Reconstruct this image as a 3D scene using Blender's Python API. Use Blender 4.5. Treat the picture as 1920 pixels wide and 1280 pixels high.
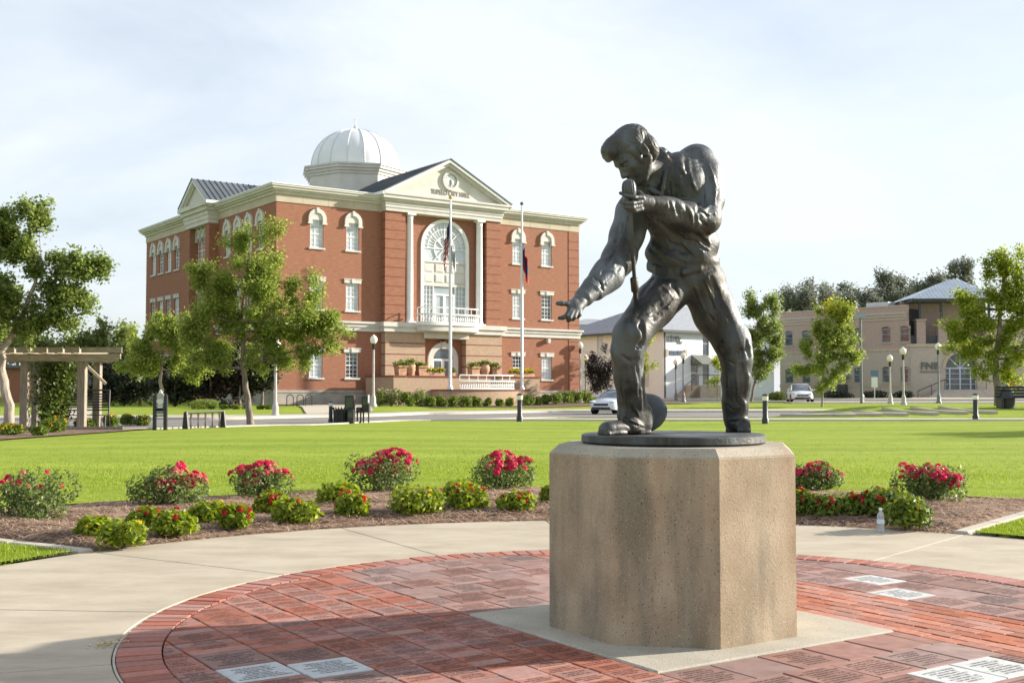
import bpy, bmesh, math, random
import numpy as np
from mathutils import Vector, Matrix

for _o in list(bpy.data.objects):
    bpy.data.objects.remove(_o)
SC = bpy.context.scene
COL = SC.collection
PI = math.pi
rad = math.radians

# ---------------------------------------------------------------- camera
FPX = 2160.0          # focal length in pixels of the 1920 px wide photograph
HC = 1.25             # eye height above the plaza
HOR = 735.0           # horizon row
PITCH = math.atan((HOR - 640.0) / FPX)
cam_d = bpy.data.cameras.new('camera')
cam_d.sensor_width = 36.0
cam_d.lens = FPX / 1920.0 * 36.0
cam_d.clip_start = 0.1
cam_d.clip_end = 6000
cam = bpy.data.objects.new('camera', cam_d)
COL.objects.link(cam)
cam.location = (0, 0, HC)
cam.rotation_euler = (PI / 2 + PITCH, 0, 0)
cam_d.dof.use_dof = True
cam_d.dof.focus_distance = 6.1
cam_d.dof.aperture_fstop = 10.0
SC.camera = cam
SC.render.resolution_x = 1024
SC.render.resolution_y = 682

# ---------------------------------------------------------------- light
SUN_AZ = 18.0         # degrees from +X towards +Y
SUN_EL = 19.0
world = bpy.data.worlds.new('World')
SC.world = world
world.use_nodes = True
wn, wl = world.node_tree.nodes, world.node_tree.links
wn.clear()
w_out = wn.new('ShaderNodeOutputWorld')
w_bg = wn.new('ShaderNodeBackground')
w_sky = wn.new('ShaderNodeTexSky')
w_sky.sky_type = 'NISHITA'
w_sky.sun_disc = False
w_sky.sun_elevation = rad(SUN_EL)
w_sky.sun_rotation = rad(90.0 - SUN_AZ)
w_sky.air_density = 1.2
w_sky.dust_density = 1.0
w_sky.ozone_density = 3.0
# thin high cloud veil
w_tc = wn.new('ShaderNodeTexCoord')
w_map = wn.new('ShaderNodeMapping')
w_map.inputs['Scale'].default_value = (1.1, 1.1, 3.2)
w_map.inputs['Rotation'].default_value = (0.0, 0.18, 0.3)
w_noise = wn.new('ShaderNodeTexNoise')
w_noise.inputs['Scale'].default_value = 1.5
w_noise.inputs['Detail'].default_value = 7.0
w_noise.inputs['Roughness'].default_value = 0.55
w_noise.inputs['Distortion'].default_value = 0.3
w_ramp = wn.new('ShaderNodeValToRGB')
w_ramp.color_ramp.elements[0].position = 0.36
w_ramp.color_ramp.elements[0].color = (0.40, 0.40, 0.40, 1)
w_ramp.color_ramp.elements[1].position = 0.64
w_ramp.color_ramp.elements[1].color = (0.90, 0.90, 0.90, 1)
w_mix = wn.new('ShaderNodeMixRGB')
w_mix.inputs[2].default_value = (6.6, 7.0, 7.55, 1)
wl.new(w_tc.outputs['Generated'], w_map.inputs['Vector'])
wl.new(w_map.outputs['Vector'], w_noise.inputs['Vector'])
wl.new(w_noise.outputs['Fac'], w_ramp.inputs['Fac'])
wl.new(w_ramp.outputs['Color'], w_mix.inputs[0])
wl.new(w_sky.outputs['Color'], w_mix.inputs[1])
wl.new(w_mix.outputs['Color'], w_bg.inputs['Color'])
w_bg.inputs['Strength'].default_value = 0.066
wl.new(w_bg.outputs['Background'], w_out.inputs['Surface'])

sun_d = bpy.data.lights.new('sun', 'SUN')
sun_d.energy = 4.7
sun_d.angle = rad(1.0)
sun_d.color = (1.0, 0.925, 0.81)
sun = bpy.data.objects.new('sun', sun_d)
COL.objects.link(sun)
_sd = Vector((math.cos(rad(SUN_AZ)) * math.cos(rad(SUN_EL)), math.sin(rad(SUN_AZ)) * math.cos(rad(SUN_EL)), math.sin(rad(SUN_EL))))
sun.rotation_euler = _sd.to_track_quat('Z', 'Y').to_euler()
sun.location = (30, 0, 30)

SC.view_settings.view_transform = 'Standard'
SC.view_settings.look = 'None'
SC.view_settings.exposure = 1.24
SC.view_settings.gamma = 1.0
SC.view_settings.use_curve_mapping = False

# ---------------------------------------------------------------- pixels to places
_cp, _sp = math.cos(PITCH), math.sin(PITCH)
def ray(px, py):
    a = (px - 960.0) / FPX
    b = (640.0 - py) / FPX
    return Vector((a, _cp - b * _sp, _sp + b * _cp))
def P(px, py, Y):
    """the point of a photo direction that lies at depth Y"""
    r = ray(px, py)
    t = Y / r.y
    return Vector((r.x * t, Y, HC + r.z * t))
def G(px, py, z=0.0):
    """the point of a photo direction that lies at height z"""
    r = ray(px, py)
    t = (z - HC) / r.z
    return Vector((r.x * t, r.y * t, z))
def mpp(Y):
    return Y / FPX

def sstep(a, b, x):
    t = min(1.0, max(0.0, (x - a) / (b - a)))
    return t * t * (3 - 2 * t)
def lerp_table(tab, x):
    if x <= tab[0][0]: return tab[0][1]
    for (a, va), (b, vb) in zip(tab, tab[1:]):
        if x <= b:
            t = (x - a) / (b - a)
            t = t * t * (3 - 2 * t)
            return va + (vb - va) * t
    return tab[-1][1]

# ---------------------------------------------------------------- the lie of the land
PC = Vector((0.88, 6.325, 0.0))          # centre of the plaza and the pedestal
ROAD = [(-80, 40.0), (-30, 42.5), (-13.6, 44.5), (-7.9, 50.0), (-4.3, 57.0), (3.0, 63.0), (80, 63.5), (200, 66)]
def yc(x):
    return lerp_table(ROAD, x)
PROF = [(12, 0.0), (20, 0.03), (36, 0.13), (44, 0.2), (47.0, 0.2), (54.5, 0.0), (71.5, 0.0), (76, 0.12), (85, 0.35), (100, 0.42), (112, 0.75), (130, 0.9), (400, 0.95), (3000, 1.0)]
def H(x, y):
    s = y - (yc(x) - 63.0)
    h = lerp_table(PROF, s)
    if s < 54.5:
        h *= sstep(-15, -3, x)
    if 44.5 < y < 57 and x > 10:
        h += 0.56 * sstep(10.0, 16.5, x) * (sstep(45.0, 51.5, y) if y < 51.5 else 1 - sstep(51.5, 56.6, y))
    r = math.hypot(x - PC.x, y - PC.y)
    h *= sstep(8.0, 14.0, r)
    return h
def GH(px, py, lift=0.0):
    """where a photo direction first meets the land"""
    r = ray(px, py)
    y = 4.0
    prev = 4.0
    while y < 900:
        t = y / r.y
        if HC + r.z * t <= H(r.x * t, y) + lift:
            a, b = prev, y
            for _ in range(20):
                m = 0.5 * (a + b)
                t = m / r.y
                if HC + r.z * t <= H(r.x * t, m) + lift: b = m
                else: a = m
            t = b / r.y
            return Vector((r.x * t, b, H(r.x * t, b)))
        prev = y
        y += 0.25 if y < 120 else 2.0
    t = 200 / r.y
    return Vector((r.x * t, 200, H(r.x * t, 200)))
def GY(px, Y):
    x = (px - 960.0) / FPX * Y / (_cp) * 1.0
    r = ray(px, 735)
    x = r.x * Y / r.y
    return Vector((x, Y, H(x, Y)))

# ---------------------------------------------------------------- objects
def tag(o, label, cat, group=None):
    o['label'] = label
    o['category'] = cat
    if group: o['group'] = group
    return o
def thing(name, label, cat, loc=(0, 0, 0), rotz=0.0, group=None):
    o = bpy.data.objects.new(name, None)
    COL.objects.link(o)
    o.location = loc
    o.rotation_euler = (0, 0, rotz)
    o.empty_display_size = 0.2
    return tag(o, label, cat, group)
def link(name, me, parent=None, loc=None):
    o = bpy.data.objects.new(name, me)
    COL.objects.link(o)
    if parent is not None: o.parent = parent
    if loc is not None: o.location = loc
    return o
def copy_tree(o, parent=None):
    c = o.copy()
    COL.objects.link(c)
    c.parent = parent
    for ch in o.children:
        copy_tree(ch, c)
    return c

class MB:
    def __init__(self):
        self.v = []; self.f = []; self.T = None
    def add(self, vs, fs):
        n = len(self.v)
        if self.T is not None:
            vs = [self.T @ Vector(p) for p in vs]
        self.v.extend([tuple(p) for p in vs])
        self.f.extend([tuple(i + n for i in f) for f in fs])
        return self
    def box(self, x0, x1, y0, y1, z0, z1):
        if x0 > x1: x0, x1 = x1, x0
        if y0 > y1: y0, y1 = y1, y0
        if z0 > z1: z0, z1 = z1, z0
        return self.add([(x0, y0, z0), (x1, y0, z0), (x1, y1, z0), (x0, y1, z0), (x0, y0, z1), (x1, y0, z1), (x1, y1, z1), (x0, y1, z1)],
                        [(0, 3, 2, 1), (4, 5, 6, 7), (0, 1, 5, 4), (1, 2, 6, 5), (2, 3, 7, 6), (3, 0, 4, 7)])
    def cbox(self, c, s, rot=None):
        h = [q * 0.5 for q in s]
        vs = [Vector((sx * h[0], sy * h[1], sz * h[2])) for sz in (-1, 1) for sx, sy in ((-1, -1), (1, -1), (1, 1), (-1, 1))]
        if rot is not None: vs = [rot @ p for p in vs]
        vs = [p + Vector(c) for p in vs]
        return self.add(vs, [(0, 3, 2, 1), (4, 5, 6, 7), (0, 1, 5, 4), (1, 2, 6, 5), (2, 3, 7, 6), (3, 0, 4, 7)])
    def bbox(self, x0, x1, y0, y1, z0, z1, b=0.01):
        """box with its top edges bevelled"""
        vs = [(x0, y0, z0), (x1, y0, z0), (x1, y1, z0), (x0, y1, z0),
              (x0, y0, z1 - b), (x1, y0, z1 - b), (x1, y1, z1 - b), (x0, y1, z1 - b),
              (x0 + b, y0 + b, z1), (x1 - b, y0 + b, z1), (x1 - b, y1 - b, z1), (x0 + b, y1 - b, z1)]
        fs = [(0, 3, 2, 1), (8, 9, 10, 11)]
        for k in range(4):
            j = (k + 1) % 4
            fs += [(k, j, 4 + j, 4 + k), (4 + k, 4 + j, 8 + j, 8 + k)]
        return self.add(vs, fs)
    def tube(self, pts, rs, n=8, caps=True):
        pts = [Vector(p) for p in pts]
        if not hasattr(rs, '__len__'): rs = [rs] * len(pts)
        vs, fs = [], []
        up = None
        for i, p in enumerate(pts):
            if i == 0: d = pts[1] - p
            elif i == len(pts) - 1: d = p - pts[i - 1]
            else: d = pts[i + 1] - pts[i - 1]
            d.normalize()
            if up is None:
                up = Vector((0, 0, 1)) if abs(d.z) < 0.9 else Vector((1, 0, 0))
            a = up - d * up.dot(d)
            if a.length < 1e-5: a = d.orthogonal()
            a.normalize()
            up = a
            b = d.cross(a)
            for k in range(n):
                t = 2 * PI * k / n
                vs.append(p + (a * math.cos(t) + b * math.sin(t)) * rs[i])
        for i in range(len(pts) - 1):
            for k in range(n):
                j = (k + 1) % n
                fs.append((i * n + k, i * n + j, (i + 1) * n + j, (i + 1) * n + k))
        if caps:
            fs.append(tuple(range(n - 1, -1, -1)))
            fs.append(tuple((len(pts) - 1) * n + k for k in range(n)))
        return self.add(vs, fs)
    def lathe(self, prof, c=(0, 0, 0), n=16, a0=0.0, a1=2 * PI):
        full = abs(a1 - a0 - 2 * PI) < 1e-6
        m = n if full else n + 1
        vs, fs = [], []
        for (r, z) in prof:
            for k in range(m):
                t = a0 + (a1 - a0) * k / n
                vs.append((c[0] + r * math.cos(t), c[1] + r * math.sin(t), c[2] + z))
        for i in range(len(prof) - 1):
            for k in range(n):
                j = (k + 1) % m
                fs.append((i * m + k, i * m + j, (i + 1) * m + j, (i + 1) * m + k))
        if full:
            fs.append(tuple(range(m - 1, -1, -1)))
            fs.append(tuple((len(prof) - 1) * m + k for k in range(m)))
        return self.add(vs, fs)
    def prism(self, poly, lo, hi, axis='z'):
        """poly of 2-D points pushed from lo to hi along axis; (a,b) are the two other axes in order"""
        n = len(poly)
        def mk(a, b, c):
            return {'z': (a, b, c), 'y': (a, c, b), 'x': (c, a, b)}[axis]
        vs = [mk(a, b, lo) for a, b in poly] + [mk(a, b, hi) for a, b in poly]
        fs = [tuple(range(n - 1, -1, -1)), tuple(range(n, 2 * n))]
        for k in range(n):
            j = (k + 1) % n
            fs.append((k, j, n + j, n + k))
        return self.add(vs, fs)
    def sphere(self, c, r, nu=12, nv=8):
        if not hasattr(r, '__len__'): r = (r, r, r)
        vs = [(c[0], c[1], c[2] - r[2])]
        for i in range(1, nv):
            t = -PI / 2 + PI * i / nv
            for k in range(nu):
                a = 2 * PI * k / nu
                vs.append((c[0] + r[0] * math.cos(t) * math.cos(a), c[1] + r[1] * math.cos(t) * math.sin(a), c[2] + r[2] * math.sin(t)))
        vs.append((c[0], c[1], c[2] + r[2]))
        fs = []
        for k in range(nu):
            j = (k + 1) % nu
            fs.append((0, 1 + j, 1 + k))
            for i in range(nv - 2):
                fs.append((1 + i * nu + k, 1 + i * nu + j, 1 + (i + 1) * nu + j, 1 + (i + 1) * nu + k))
            fs.append((1 + (nv - 2) * nu + k, 1 + (nv - 2) * nu + j, len(vs) - 1))
        return self.add(vs, fs)
    def mesh(self, name, mat, smooth=False):
        me = bpy.data.meshes.new(name)
        me.from_pydata(self.v, [], self.f)
        bm = bmesh.new(); bm.from_mesh(me)
        bmesh.ops.recalc_face_normals(bm, faces=bm.faces)
        bm.to_mesh(me); bm.free()
        if mat is not None: me.materials.append(mat)
        if smooth:
            me.polygons.foreach_set('use_smooth', [True] * len(me.polygons))
            try: me.set_sharp_from_angle(angle=rad(40))
            except Exception: pass
        me.update()
        return me
    def build(self, name, mat, parent=None, smooth=False, loc=None):
        return link(name, self.mesh(name, mat, smooth), parent, loc)

def np_mesh(name, verts, quads, mat, smooth=False):
    """mesh from arrays; quads (n,3) or (n,4)"""
    me = bpy.data.meshes.new(name)
    verts = np.asarray(verts, dtype=np.float32)
    quads = np.asarray(quads, dtype=np.int32)
    k = quads.shape[1]
    me.vertices.add(len(verts))
    me.vertices.foreach_set('co', verts.ravel())
    me.loops.add(quads.size)
    me.loops.foreach_set('vertex_index', quads.ravel())
    me.polygons.add(len(quads))
    me.polygons.foreach_set('loop_start', np.arange(0, quads.size, k, dtype=np.int32))
    me.polygons.foreach_set('loop_total', np.full(len(quads), k, dtype=np.int32))
    if smooth: me.polygons.foreach_set('use_smooth', np.ones(len(quads), dtype=bool))
    if mat is not None: me.materials.append(mat)
    me.update(calc_edges=True)
    return me

def structure(o):
    o['kind'] = 'structure'
    return o
def stuff(o):
    o['kind'] = 'stuff'
    return o

# ---------------------------------------------------------------- materials
def _nodes(name):
    m = bpy.data.materials.new(name)
    m.use_nodes = True
    return m, m.node_tree.nodes, m.node_tree.links, m.node_tree.nodes['Principled BSDF']
def M(name, c1, c2=None, scale=4.0, rough=0.8, bump=0.0, bscale=60.0, metallic=0.0, detail=5.0, spec=0.35, stretch=(1, 1, 1), lo=0.35, hi=0.65, rand=0.0, coord='Object'):
    m, n, l, b = _nodes(name)
    b.inputs['Roughness'].default_value = rough
    b.inputs['Metallic'].default_value = metallic
    b.inputs['Specular IOR Level'].default_value = spec
    tc = n.new('ShaderNodeTexCoord')
    mp = n.new('ShaderNodeMapping')
    mp.inputs['Scale'].default_value = stretch
    l.new(tc.outputs[coord], mp.inputs['Vector'])
    col = None
    if c2 is not None:
        t = n.new('ShaderNodeTexNoise')
        t.inputs['Scale'].default_value = scale
        t.inputs['Detail'].default_value = detail
        r = n.new('ShaderNodeValToRGB')
        r.color_ramp.elements[0].position = lo
        r.color_ramp.elements[0].color = (*c1, 1)
        r.color_ramp.elements[1].position = hi
        r.color_ramp.elements[1].color = (*c2, 1)
        l.new(mp.outputs['Vector'], t.inputs['Vector'])
        l.new(t.outputs['Fac'], r.inputs['Fac'])
        col = r.outputs['Color']
    else:
        b.inputs['Base Color'].default_value = (*c1, 1)
    if rand > 0 and col is not None:
        oi = n.new('ShaderNodeObjectInfo')
        hs = n.new('ShaderNodeHueSaturation')
        mr = n.new('ShaderNodeMapRange')
        mr.inputs['To Min'].default_value = 1 - rand
        mr.inputs['To Max'].default_value = 1 + rand
        l.new(oi.outputs['Random'], mr.inputs['Value'])
        l.new(mr.outputs['Result'], hs.inputs['Value'])
        l.new(col, hs.inputs['Color'])
        col = hs.outputs['Color']
    if col is not None:
        l.new(col, b.inputs['Base Color'])
    if bump > 0:
        t2 = n.new('ShaderNodeTexNoise')
        t2.inputs['Scale'].default_value = bscale
        t2.inputs['Detail'].default_value = 4.0
        bp = n.new('ShaderNodeBump')
        bp.inputs['Strength'].default_value = bump
        bp.inputs['Distance'].default_value = 0.02
        l.new(mp.outputs['Vector'], t2.inputs['Vector'])
        l.new(t2.outputs['Fac'], bp.inputs['Height'])
        l.new(bp.outputs['Normal'], b.inputs['Normal'])
    return m
def leaf_mat(name, c1, c2, trans=0.45, rough=0.5):
    """leaf: colour differs from leaf to leaf, some light comes through"""
    m, n, l, b = _nodes(name)
    b.inputs['Roughness'].default_value = rough
    b.inputs['Specular IOR Level'].default_value = 0.3
    g = n.new('ShaderNodeNewGeometry')
    r = n.new('ShaderNodeValToRGB')
    r.color_ramp.elements[0].color = (*c1, 1)
    r.color_ramp.elements[1].color = (*c2, 1)
    l.new(g.outputs['Random Per Island'], r.inputs['Fac'])
    l.new(r.outputs['Color'], b.inputs['Base Color'])
    tr = n.new('ShaderNodeBsdfTranslucent')
    hs = n.new('ShaderNodeHueSaturation')
    hs.inputs['Value'].default_value = 1.3
    hs.inputs['Saturation'].default_value = 1.1
    l.new(r.outputs['Color'], hs.inputs['Color'])
    l.new(hs.outputs['Color'], tr.inputs['Color'])
    mx = n.new('ShaderNodeMixShader')
    mx.inputs[0].default_value = trans
    l.new(b.outputs['BSDF'], mx.inputs[1])
    l.new(tr.outputs['BSDF'], mx.inputs[2])
    l.new(mx.outputs['Shader'], n['Material Output'].inputs['Surface'])
    return m

rng = np.random.default_rng(7)
random.seed(11)

def leaves(name, centers, size, mat, parent=None, up=0.3, seed=0, ratio=0.6, outward=None):
    """many small leaf faces at the given points, each a folded pair of triangles"""
    r = np.random.default_rng(seed + 101)
    c = np.asarray(centers, dtype=np.float32)
    n = len(c)
    d = r.normal(size=(n, 3)); 
    d /= np.linalg.norm(d, axis=1)[:, None] + 1e-9
    nrm = r.normal(size=(n, 3)); nrm[:, 2] = np.abs(nrm[:, 2]) + up
    if outward is not None:
        nrm += outward
    nrm /= np.linalg.norm(nrm, axis=1)[:, None] + 1e-9
    a = d - nrm * np.sum(d * nrm, axis=1)[:, None]
    a /= np.linalg.norm(a, axis=1)[:, None] + 1e-9
    b = np.cross(nrm, a)
    s = size * (0.65 + 0.7 * r.random((n, 1)))
    w = s * ratio
    droop = nrm * s * 0.18
    v0 = c - a * s * 0.5
    v1 = c + b * w * 0.5 - a * s * 0.05 - droop * 0.0
    v2 = c + a * s * 0.5 - droop
    v3 = c - b * w * 0.5 - a * s * 0.05
    verts = np.stack([v0, v1, v2, v3], axis=1).reshape(-1, 3)
    quads = np.arange(n * 4, dtype=np.int32).reshape(-1, 4)
    return link(name, np_mesh(name, verts, quads, mat), parent)
# ================================================================ ground, lawn, roads
CC = Vector((0.85, 6.40, 0.0))            # centre of the round plaza
R_RING0, R_RING, R_WALK, R_BED = 2.655, 2.865, 4.95, 8.35
A_BED0, A_BED1 = rad(51.0), rad(147.5)

def grass_mat():
    m, n, l, b = _nodes('grass')
    tc = n.new('ShaderNodeTexCoord')
    def noise(scale, st, detail=5):
        mp = n.new('ShaderNodeMapping'); mp.inputs['Scale'].default_value = st
        t = n.new('ShaderNodeTexNoise'); t.inputs['Scale'].default_value = scale; t.inputs['Detail'].default_value = detail
        l.new(tc.outputs['Object'], mp.inputs['Vector']); l.new(mp.outputs['Vector'], t.inputs['Vector'])
        return t.outputs['Fac']
    f1 = noise(0.30, (0.4, 2.4, 1)); f2 = noise(5.0, (0.6, 1.5, 1), 8); f3 = noise(60, (1, 1, 1), 3)
    r = n.new('ShaderNodeValToRGB')
    r.color_ramp.elements[0].position = 0.30; r.color_ramp.elements[0].color = (0.155, 0.225, 0.022, 1)
    r.color_ramp.elements[1].position = 0.72; r.color_ramp.elements[1].color = (0.345, 0.405, 0.062, 1)
    mx = n.new('ShaderNodeMixRGB'); mx.inputs[0].default_value = 0.5
    l.new(f1, mx.inputs[1]); l.new(f2, mx.inputs[2]); l.new(mx.outputs[0], r.inputs['Fac'])
    l.new(r.outputs['Color'], b.inputs['Base Color'])
    b.inputs['Roughness'].default_value = 0.9; b.inputs['Specular IOR Level'].default_value = 0.1
    bp = n.new('ShaderNodeBump'); bp.inputs['Strength'].default_value = 0.9; bp.inputs['Distance'].default_value = 0.05
    m2 = n.new('ShaderNodeMixRGB'); m2.inputs[0].default_value = 0.5
    l.new(f2, m2.inputs[1]); l.new(f3, m2.inputs[2]); l.new(m2.outputs[0], bp.inputs['Height']); l.new(bp.outputs['Normal'], b.inputs['Normal'])
    return m
GRASS = grass_mat()
def concrete(name, c1, c2, scale=1.3):
    m, n, l, b = _nodes(name)
    tc = n.new('ShaderNodeTexCoord')
    t1 = n.new('ShaderNodeTexNoise'); t1.inputs['Scale'].default_value = scale; t1.inputs['Detail'].default_value = 9.0; t1.inputs['Roughness'].default_value = 0.72
    mp = n.new('ShaderNodeMapping'); mp.inputs['Scale'].default_value = (1, 2.2, 1)
    t2 = n.new('ShaderNodeTexNoise'); t2.inputs['Scale'].default_value = 160.0
    l.new(tc.outputs['Object'], mp.inputs['Vector']); l.new(mp.outputs['Vector'], t1.inputs['Vector']); l.new(tc.outputs['Object'], t2.inputs['Vector'])
    r = n.new('ShaderNodeValToRGB')
    r.color_ramp.elements[0].position = 0.3; r.color_ramp.elements[0].color = (*c1, 1)
    r.color_ramp.elements[1].position = 0.62; r.color_ramp.elements[1].color = (*c2, 1)
    mx = n.new('ShaderNodeMixRGB'); mx.blend_type = 'OVERLAY'; mx.inputs[0].default_value = 0.22
    l.new(t1.outputs['Fac'], r.inputs['Fac']); l.new(r.outputs['Color'], mx.inputs[1]); l.new(t2.outputs['Fac'], mx.inputs[2])
    l.new(mx.outputs[0], b.inputs['Base Color'])
    b.inputs['Roughness'].default_value = 0.85; b.inputs['Specular IOR Level'].default_value = 0.25
    bp = n.new('ShaderNodeBump'); bp.inputs['Strength'].default_value = 0.25; bp.inputs['Distance'].default_value = 0.004
    l.new(t2.outputs['Fac'], bp.inputs['Height']); l.new(bp.outputs['Normal'], b.inputs['Normal'])
    return m
CONC = concrete('walk_concrete', (0.320, 0.270, 0.200), (0.450, 0.390, 0.300))
CONC2 = concrete('sidewalk_concrete', (0.40, 0.355, 0.285), (0.48, 0.435, 0.355), 0.5)
KERB = concrete('kerb_concrete', (0.40, 0.37, 0.31), (0.52, 0.48, 0.40), 2.0)
ASPH = M('asphalt', (0.17, 0.155, 0.145), (0.24, 0.225, 0.21), 0.7, 0.9, 0.3, 90, stretch=(0.4, 1.4, 1))
SOIL = M('mulch_soil', (0.10, 0.062, 0.042), (0.26, 0.17, 0.12), 9.0, 0.95, 0.9, 30)
STRAW = leaf_mat('pine_straw', (0.24, 0.135, 0.085), (0.64, 0.48, 0.34), 0.15, 0.8)

def spaced(a, b, base):
    return np.arange(a, b + 1e-6, base)
gx = np.concatenate([[-2500, -1200, -600, -350, -220, -150, -110, -90], spaced(-75, 75, 0.75), [90, 110, 150, 220, 350, 600, 1200, 2500]])
gy = np.concatenate([[-600, -200, -60, -20, -6], spaced(-2, 135, 0.75), [140, 150, 165, 190, 230, 300, 420, 650, 1100, 2000, 3500]])
def ground_z(x, y):
    h = H(x, y)
    r = math.hypot(x - CC.x, y - CC.y)
    if r < R_BED + 1.2:
        a = math.atan2(y - CC.y, x - CC.x)
        inbed = A_BED0 - .05 < a < A_BED1 + .05
        lim = R_BED if inbed else R_WALK
        h = -0.10 * (1 - sstep(lim - 0.6, lim + 0.1, r)) + (0.0 if not inbed else 0.03 * sstep(lim - .2, lim + .6, r))
    elif r < 14:
        a = math.atan2(y - CC.y, x - CC.x)
        if A_BED0 - .05 < a < A_BED1 + .05: h = max(h, 0.03 * (1 - sstep(R_BED + 1.2, 13, r)))
    return h
verts = [(x, y, ground_z(x, y)) for y in gy for x in gx]
nxg = len(gx)
quads = [(j * nxg + i, j * nxg + i + 1, (j + 1) * nxg + i + 1, (j + 1) * nxg + i) for j in range(len(gy) - 1) for i in range(nxg - 1)]
structure(link('lawn', np_mesh('lawn', verts, quads, GRASS, smooth=True)))

# fine lawn sheet with a clean edge round the plaza (the coarse ground dips below it)
def polar_sheet(name, r0, r1, a0, a1, zf, mat, nr=14, na=200, parent=None):
    vs, fs = [], []
    for i in range(nr + 1):
        for k in range(na + 1):
            r = r0 + (r1 - r0) * i / nr; a = a0 + (a1 - a0) * k / na
            x, y = CC.x + r * math.cos(a), CC.y + r * math.sin(a)
            vs.append((x, y, zf(r, a, x, y)))
    for i in range(nr):
        for k in range(na):
            fs.append((i * (na + 1) + k, (i + 1) * (na + 1) + k, (i + 1) * (na + 1) + k + 1, i * (na + 1) + k + 1))
    return link(name, np_mesh(name, vs, fs, mat, smooth=True), parent)
structure(polar_sheet('lawn_edge', R_BED - .02, R_BED + 1.9, A_BED0 - .02, A_BED1 + .02, lambda r, a, x, y: ground_z(x, y) * sstep(R_BED, R_BED + 1.5, r) + 0.045 * (1 - sstep(R_BED + .4, R_BED + 1.8, r)) - 0.05 * sstep(R_BED + 1.6, R_BED + 1.9, r), GRASS))
structure(polar_sheet('lawn_corner', R_WALK + .012, R_WALK + 1.6, A_BED1 + .022, A_BED1 + 1.9, lambda r, a, x, y: 0.018 + 0.01 * math.sin(r * 3) - 0.08 * sstep(R_WALK + 1.2, R_WALK + 1.6, r), GRASS))
structure(polar_sheet('lawn_corner', R_WALK + .012, R_WALK + 1.6, A_BED0 - 1.9, A_BED0 - .022, lambda r, a, x, y: 0.018 + 0.01 * math.sin(r * 3) - 0.08 * sstep(R_WALK + 1.2, R_WALK + 1.6, r), GRASS))
# the land between the kerbs of the bed and the far lawn, outside the walk
for a0, a1 in ((A_BED1 + .022, A_BED1 + 1.2), (A_BED0 - 1.2, A_BED0 - .022)):
    structure(polar_sheet('lawn_edge', R_WALK + 1.0, R_BED + 2.2, a0, a1, lambda r, a, x, y: 0.016 + 0.010 * math.sin(x * 1.3) - 0.06 * sstep(R_BED + 1.4, R_BED + 2.2, r), GRASS))

def strip(name, f0, f1, xs, z, mat, ncross=6, skirt=0.0, parent=None):
    """a band of ground between y=f0(x) and y=f1(x), lying z above the land"""
    vs, fs = [], []
    for x in xs:
        for j in range(ncross + 1):
            y = f0(x) + (f1(x) - f0(x)) * j / ncross
            vs.append((x, y, H(x, y) + z))
    n = ncross + 1
    for i in range(len(xs) - 1):
        for j in range(ncross):
            fs.append((i * n + j, (i + 1) * n + j, (i + 1) * n + j + 1, i * n + j + 1))
    if skirt > 0:
        m = len(vs)
        for side in (0, ncross):
            for x_i in range(len(xs)):
                p = vs[x_i * n + side]; vs.append((p[0], p[1], p[2] - skirt))
        L = len(xs)
        for i in range(L - 1):
            fs.append((i * n, m + i, m + i + 1, (i + 1) * n))
            fs.append((i * n + ncross, (i + 1) * n + ncross, m + L + i + 1, m + L + i))
    return structure(link(name, np_mesh(name, vs, fs, mat), parent))
XR = list(np.arange(-75, 75.1, 0.75))
strip('street', lambda x: yc(x) - 6.3, lambda x: yc(x) + 6.6, XR, 0.03, ASPH, 24)
strip('kerb', lambda x: yc(x) - 6.5, lambda x: yc(x) - 6.3, XR, 0.05, KERB, 1, 0.2)
strip('kerb', lambda x: yc(x) + 6.6, lambda x: yc(x) + 6.85, XR, 0.14, KERB, 1, 0.2)
strip('sidewalk', lambda x: yc(x) + 6.85, lambda x: yc(x) + 10.4, XR, 0.13, CONC2, 6, 0.2)
XP = list(np.arange(-3.0, 60.1, 0.75))
strip('lawn_path', lambda x: 42.4 + 0.010 * (x - 8) ** 2 * .2, lambda x: 44.2 + 0.010 * (x - 8) ** 2 * .2, XP, 0.05, CONC2, 3, 0.2)
# cross street and its pavement in front of the brick corner building
XB = list(np.arange(12, 70.1, 1.0))
strip('side_street', lambda x: 93.5 + .02 * x, lambda x: 103 + .02 * x, XB, 0.035, ASPH, 16)
strip('sidewalk', lambda x: 103.2 + .02 * x, lambda x: 106.5 + .02 * x, XB, 0.12, CONC2, 4, 0.2)
strip('sidewalk', lambda x: 90.4 + .02 * x, lambda x: 93.4 + .02 * x, list(np.arange(22, 70.1, 1.0)), 0.06, CONC2, 4, 0.2)
# footway leading up past the pergola on the left, and the forecourt of the hall
def poly_sheet(name, pts, z, mat, n=14):
    """four-cornered patch on the land"""
    a, b, c, d = [Vector((p[0], p[1], 0)) for p in pts]
    vs, fs = [], []
    for i in range(n + 1):
        for j in range(n + 1):
            p = a.lerp(b, i / n).lerp(d.lerp(c, i / n), j / n)
            vs.append((p.x, p.y, H(p.x, p.y) + z))
    for i in range(n):
        for j in range(n):
            fs.append((i * (n + 1) + j, (i + 1) * (n + 1) + j, (i + 1) * (n + 1) + j + 1, i * (n + 1) + j + 1))
    return structure(link(name, np_mesh(name, vs, fs, mat)))
poly_sheet('footway', [(-21.5, 52.5), (-19.3, 52.3), (-24.4, 68.0), (-26.6, 68.0)], 0.05, CONC2)
g0, g1_, g2_, g3_ = GH(598, 779), GH(700, 772), GH(690, 758), GH(560, 761)
poly_sheet('forecourt', [(g0.x - .6, g0.y), (g1_.x, g1_.y), (g2_.x, g2_.y), (g3_.x, g3_.y)], 0.05, CONC2)

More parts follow.
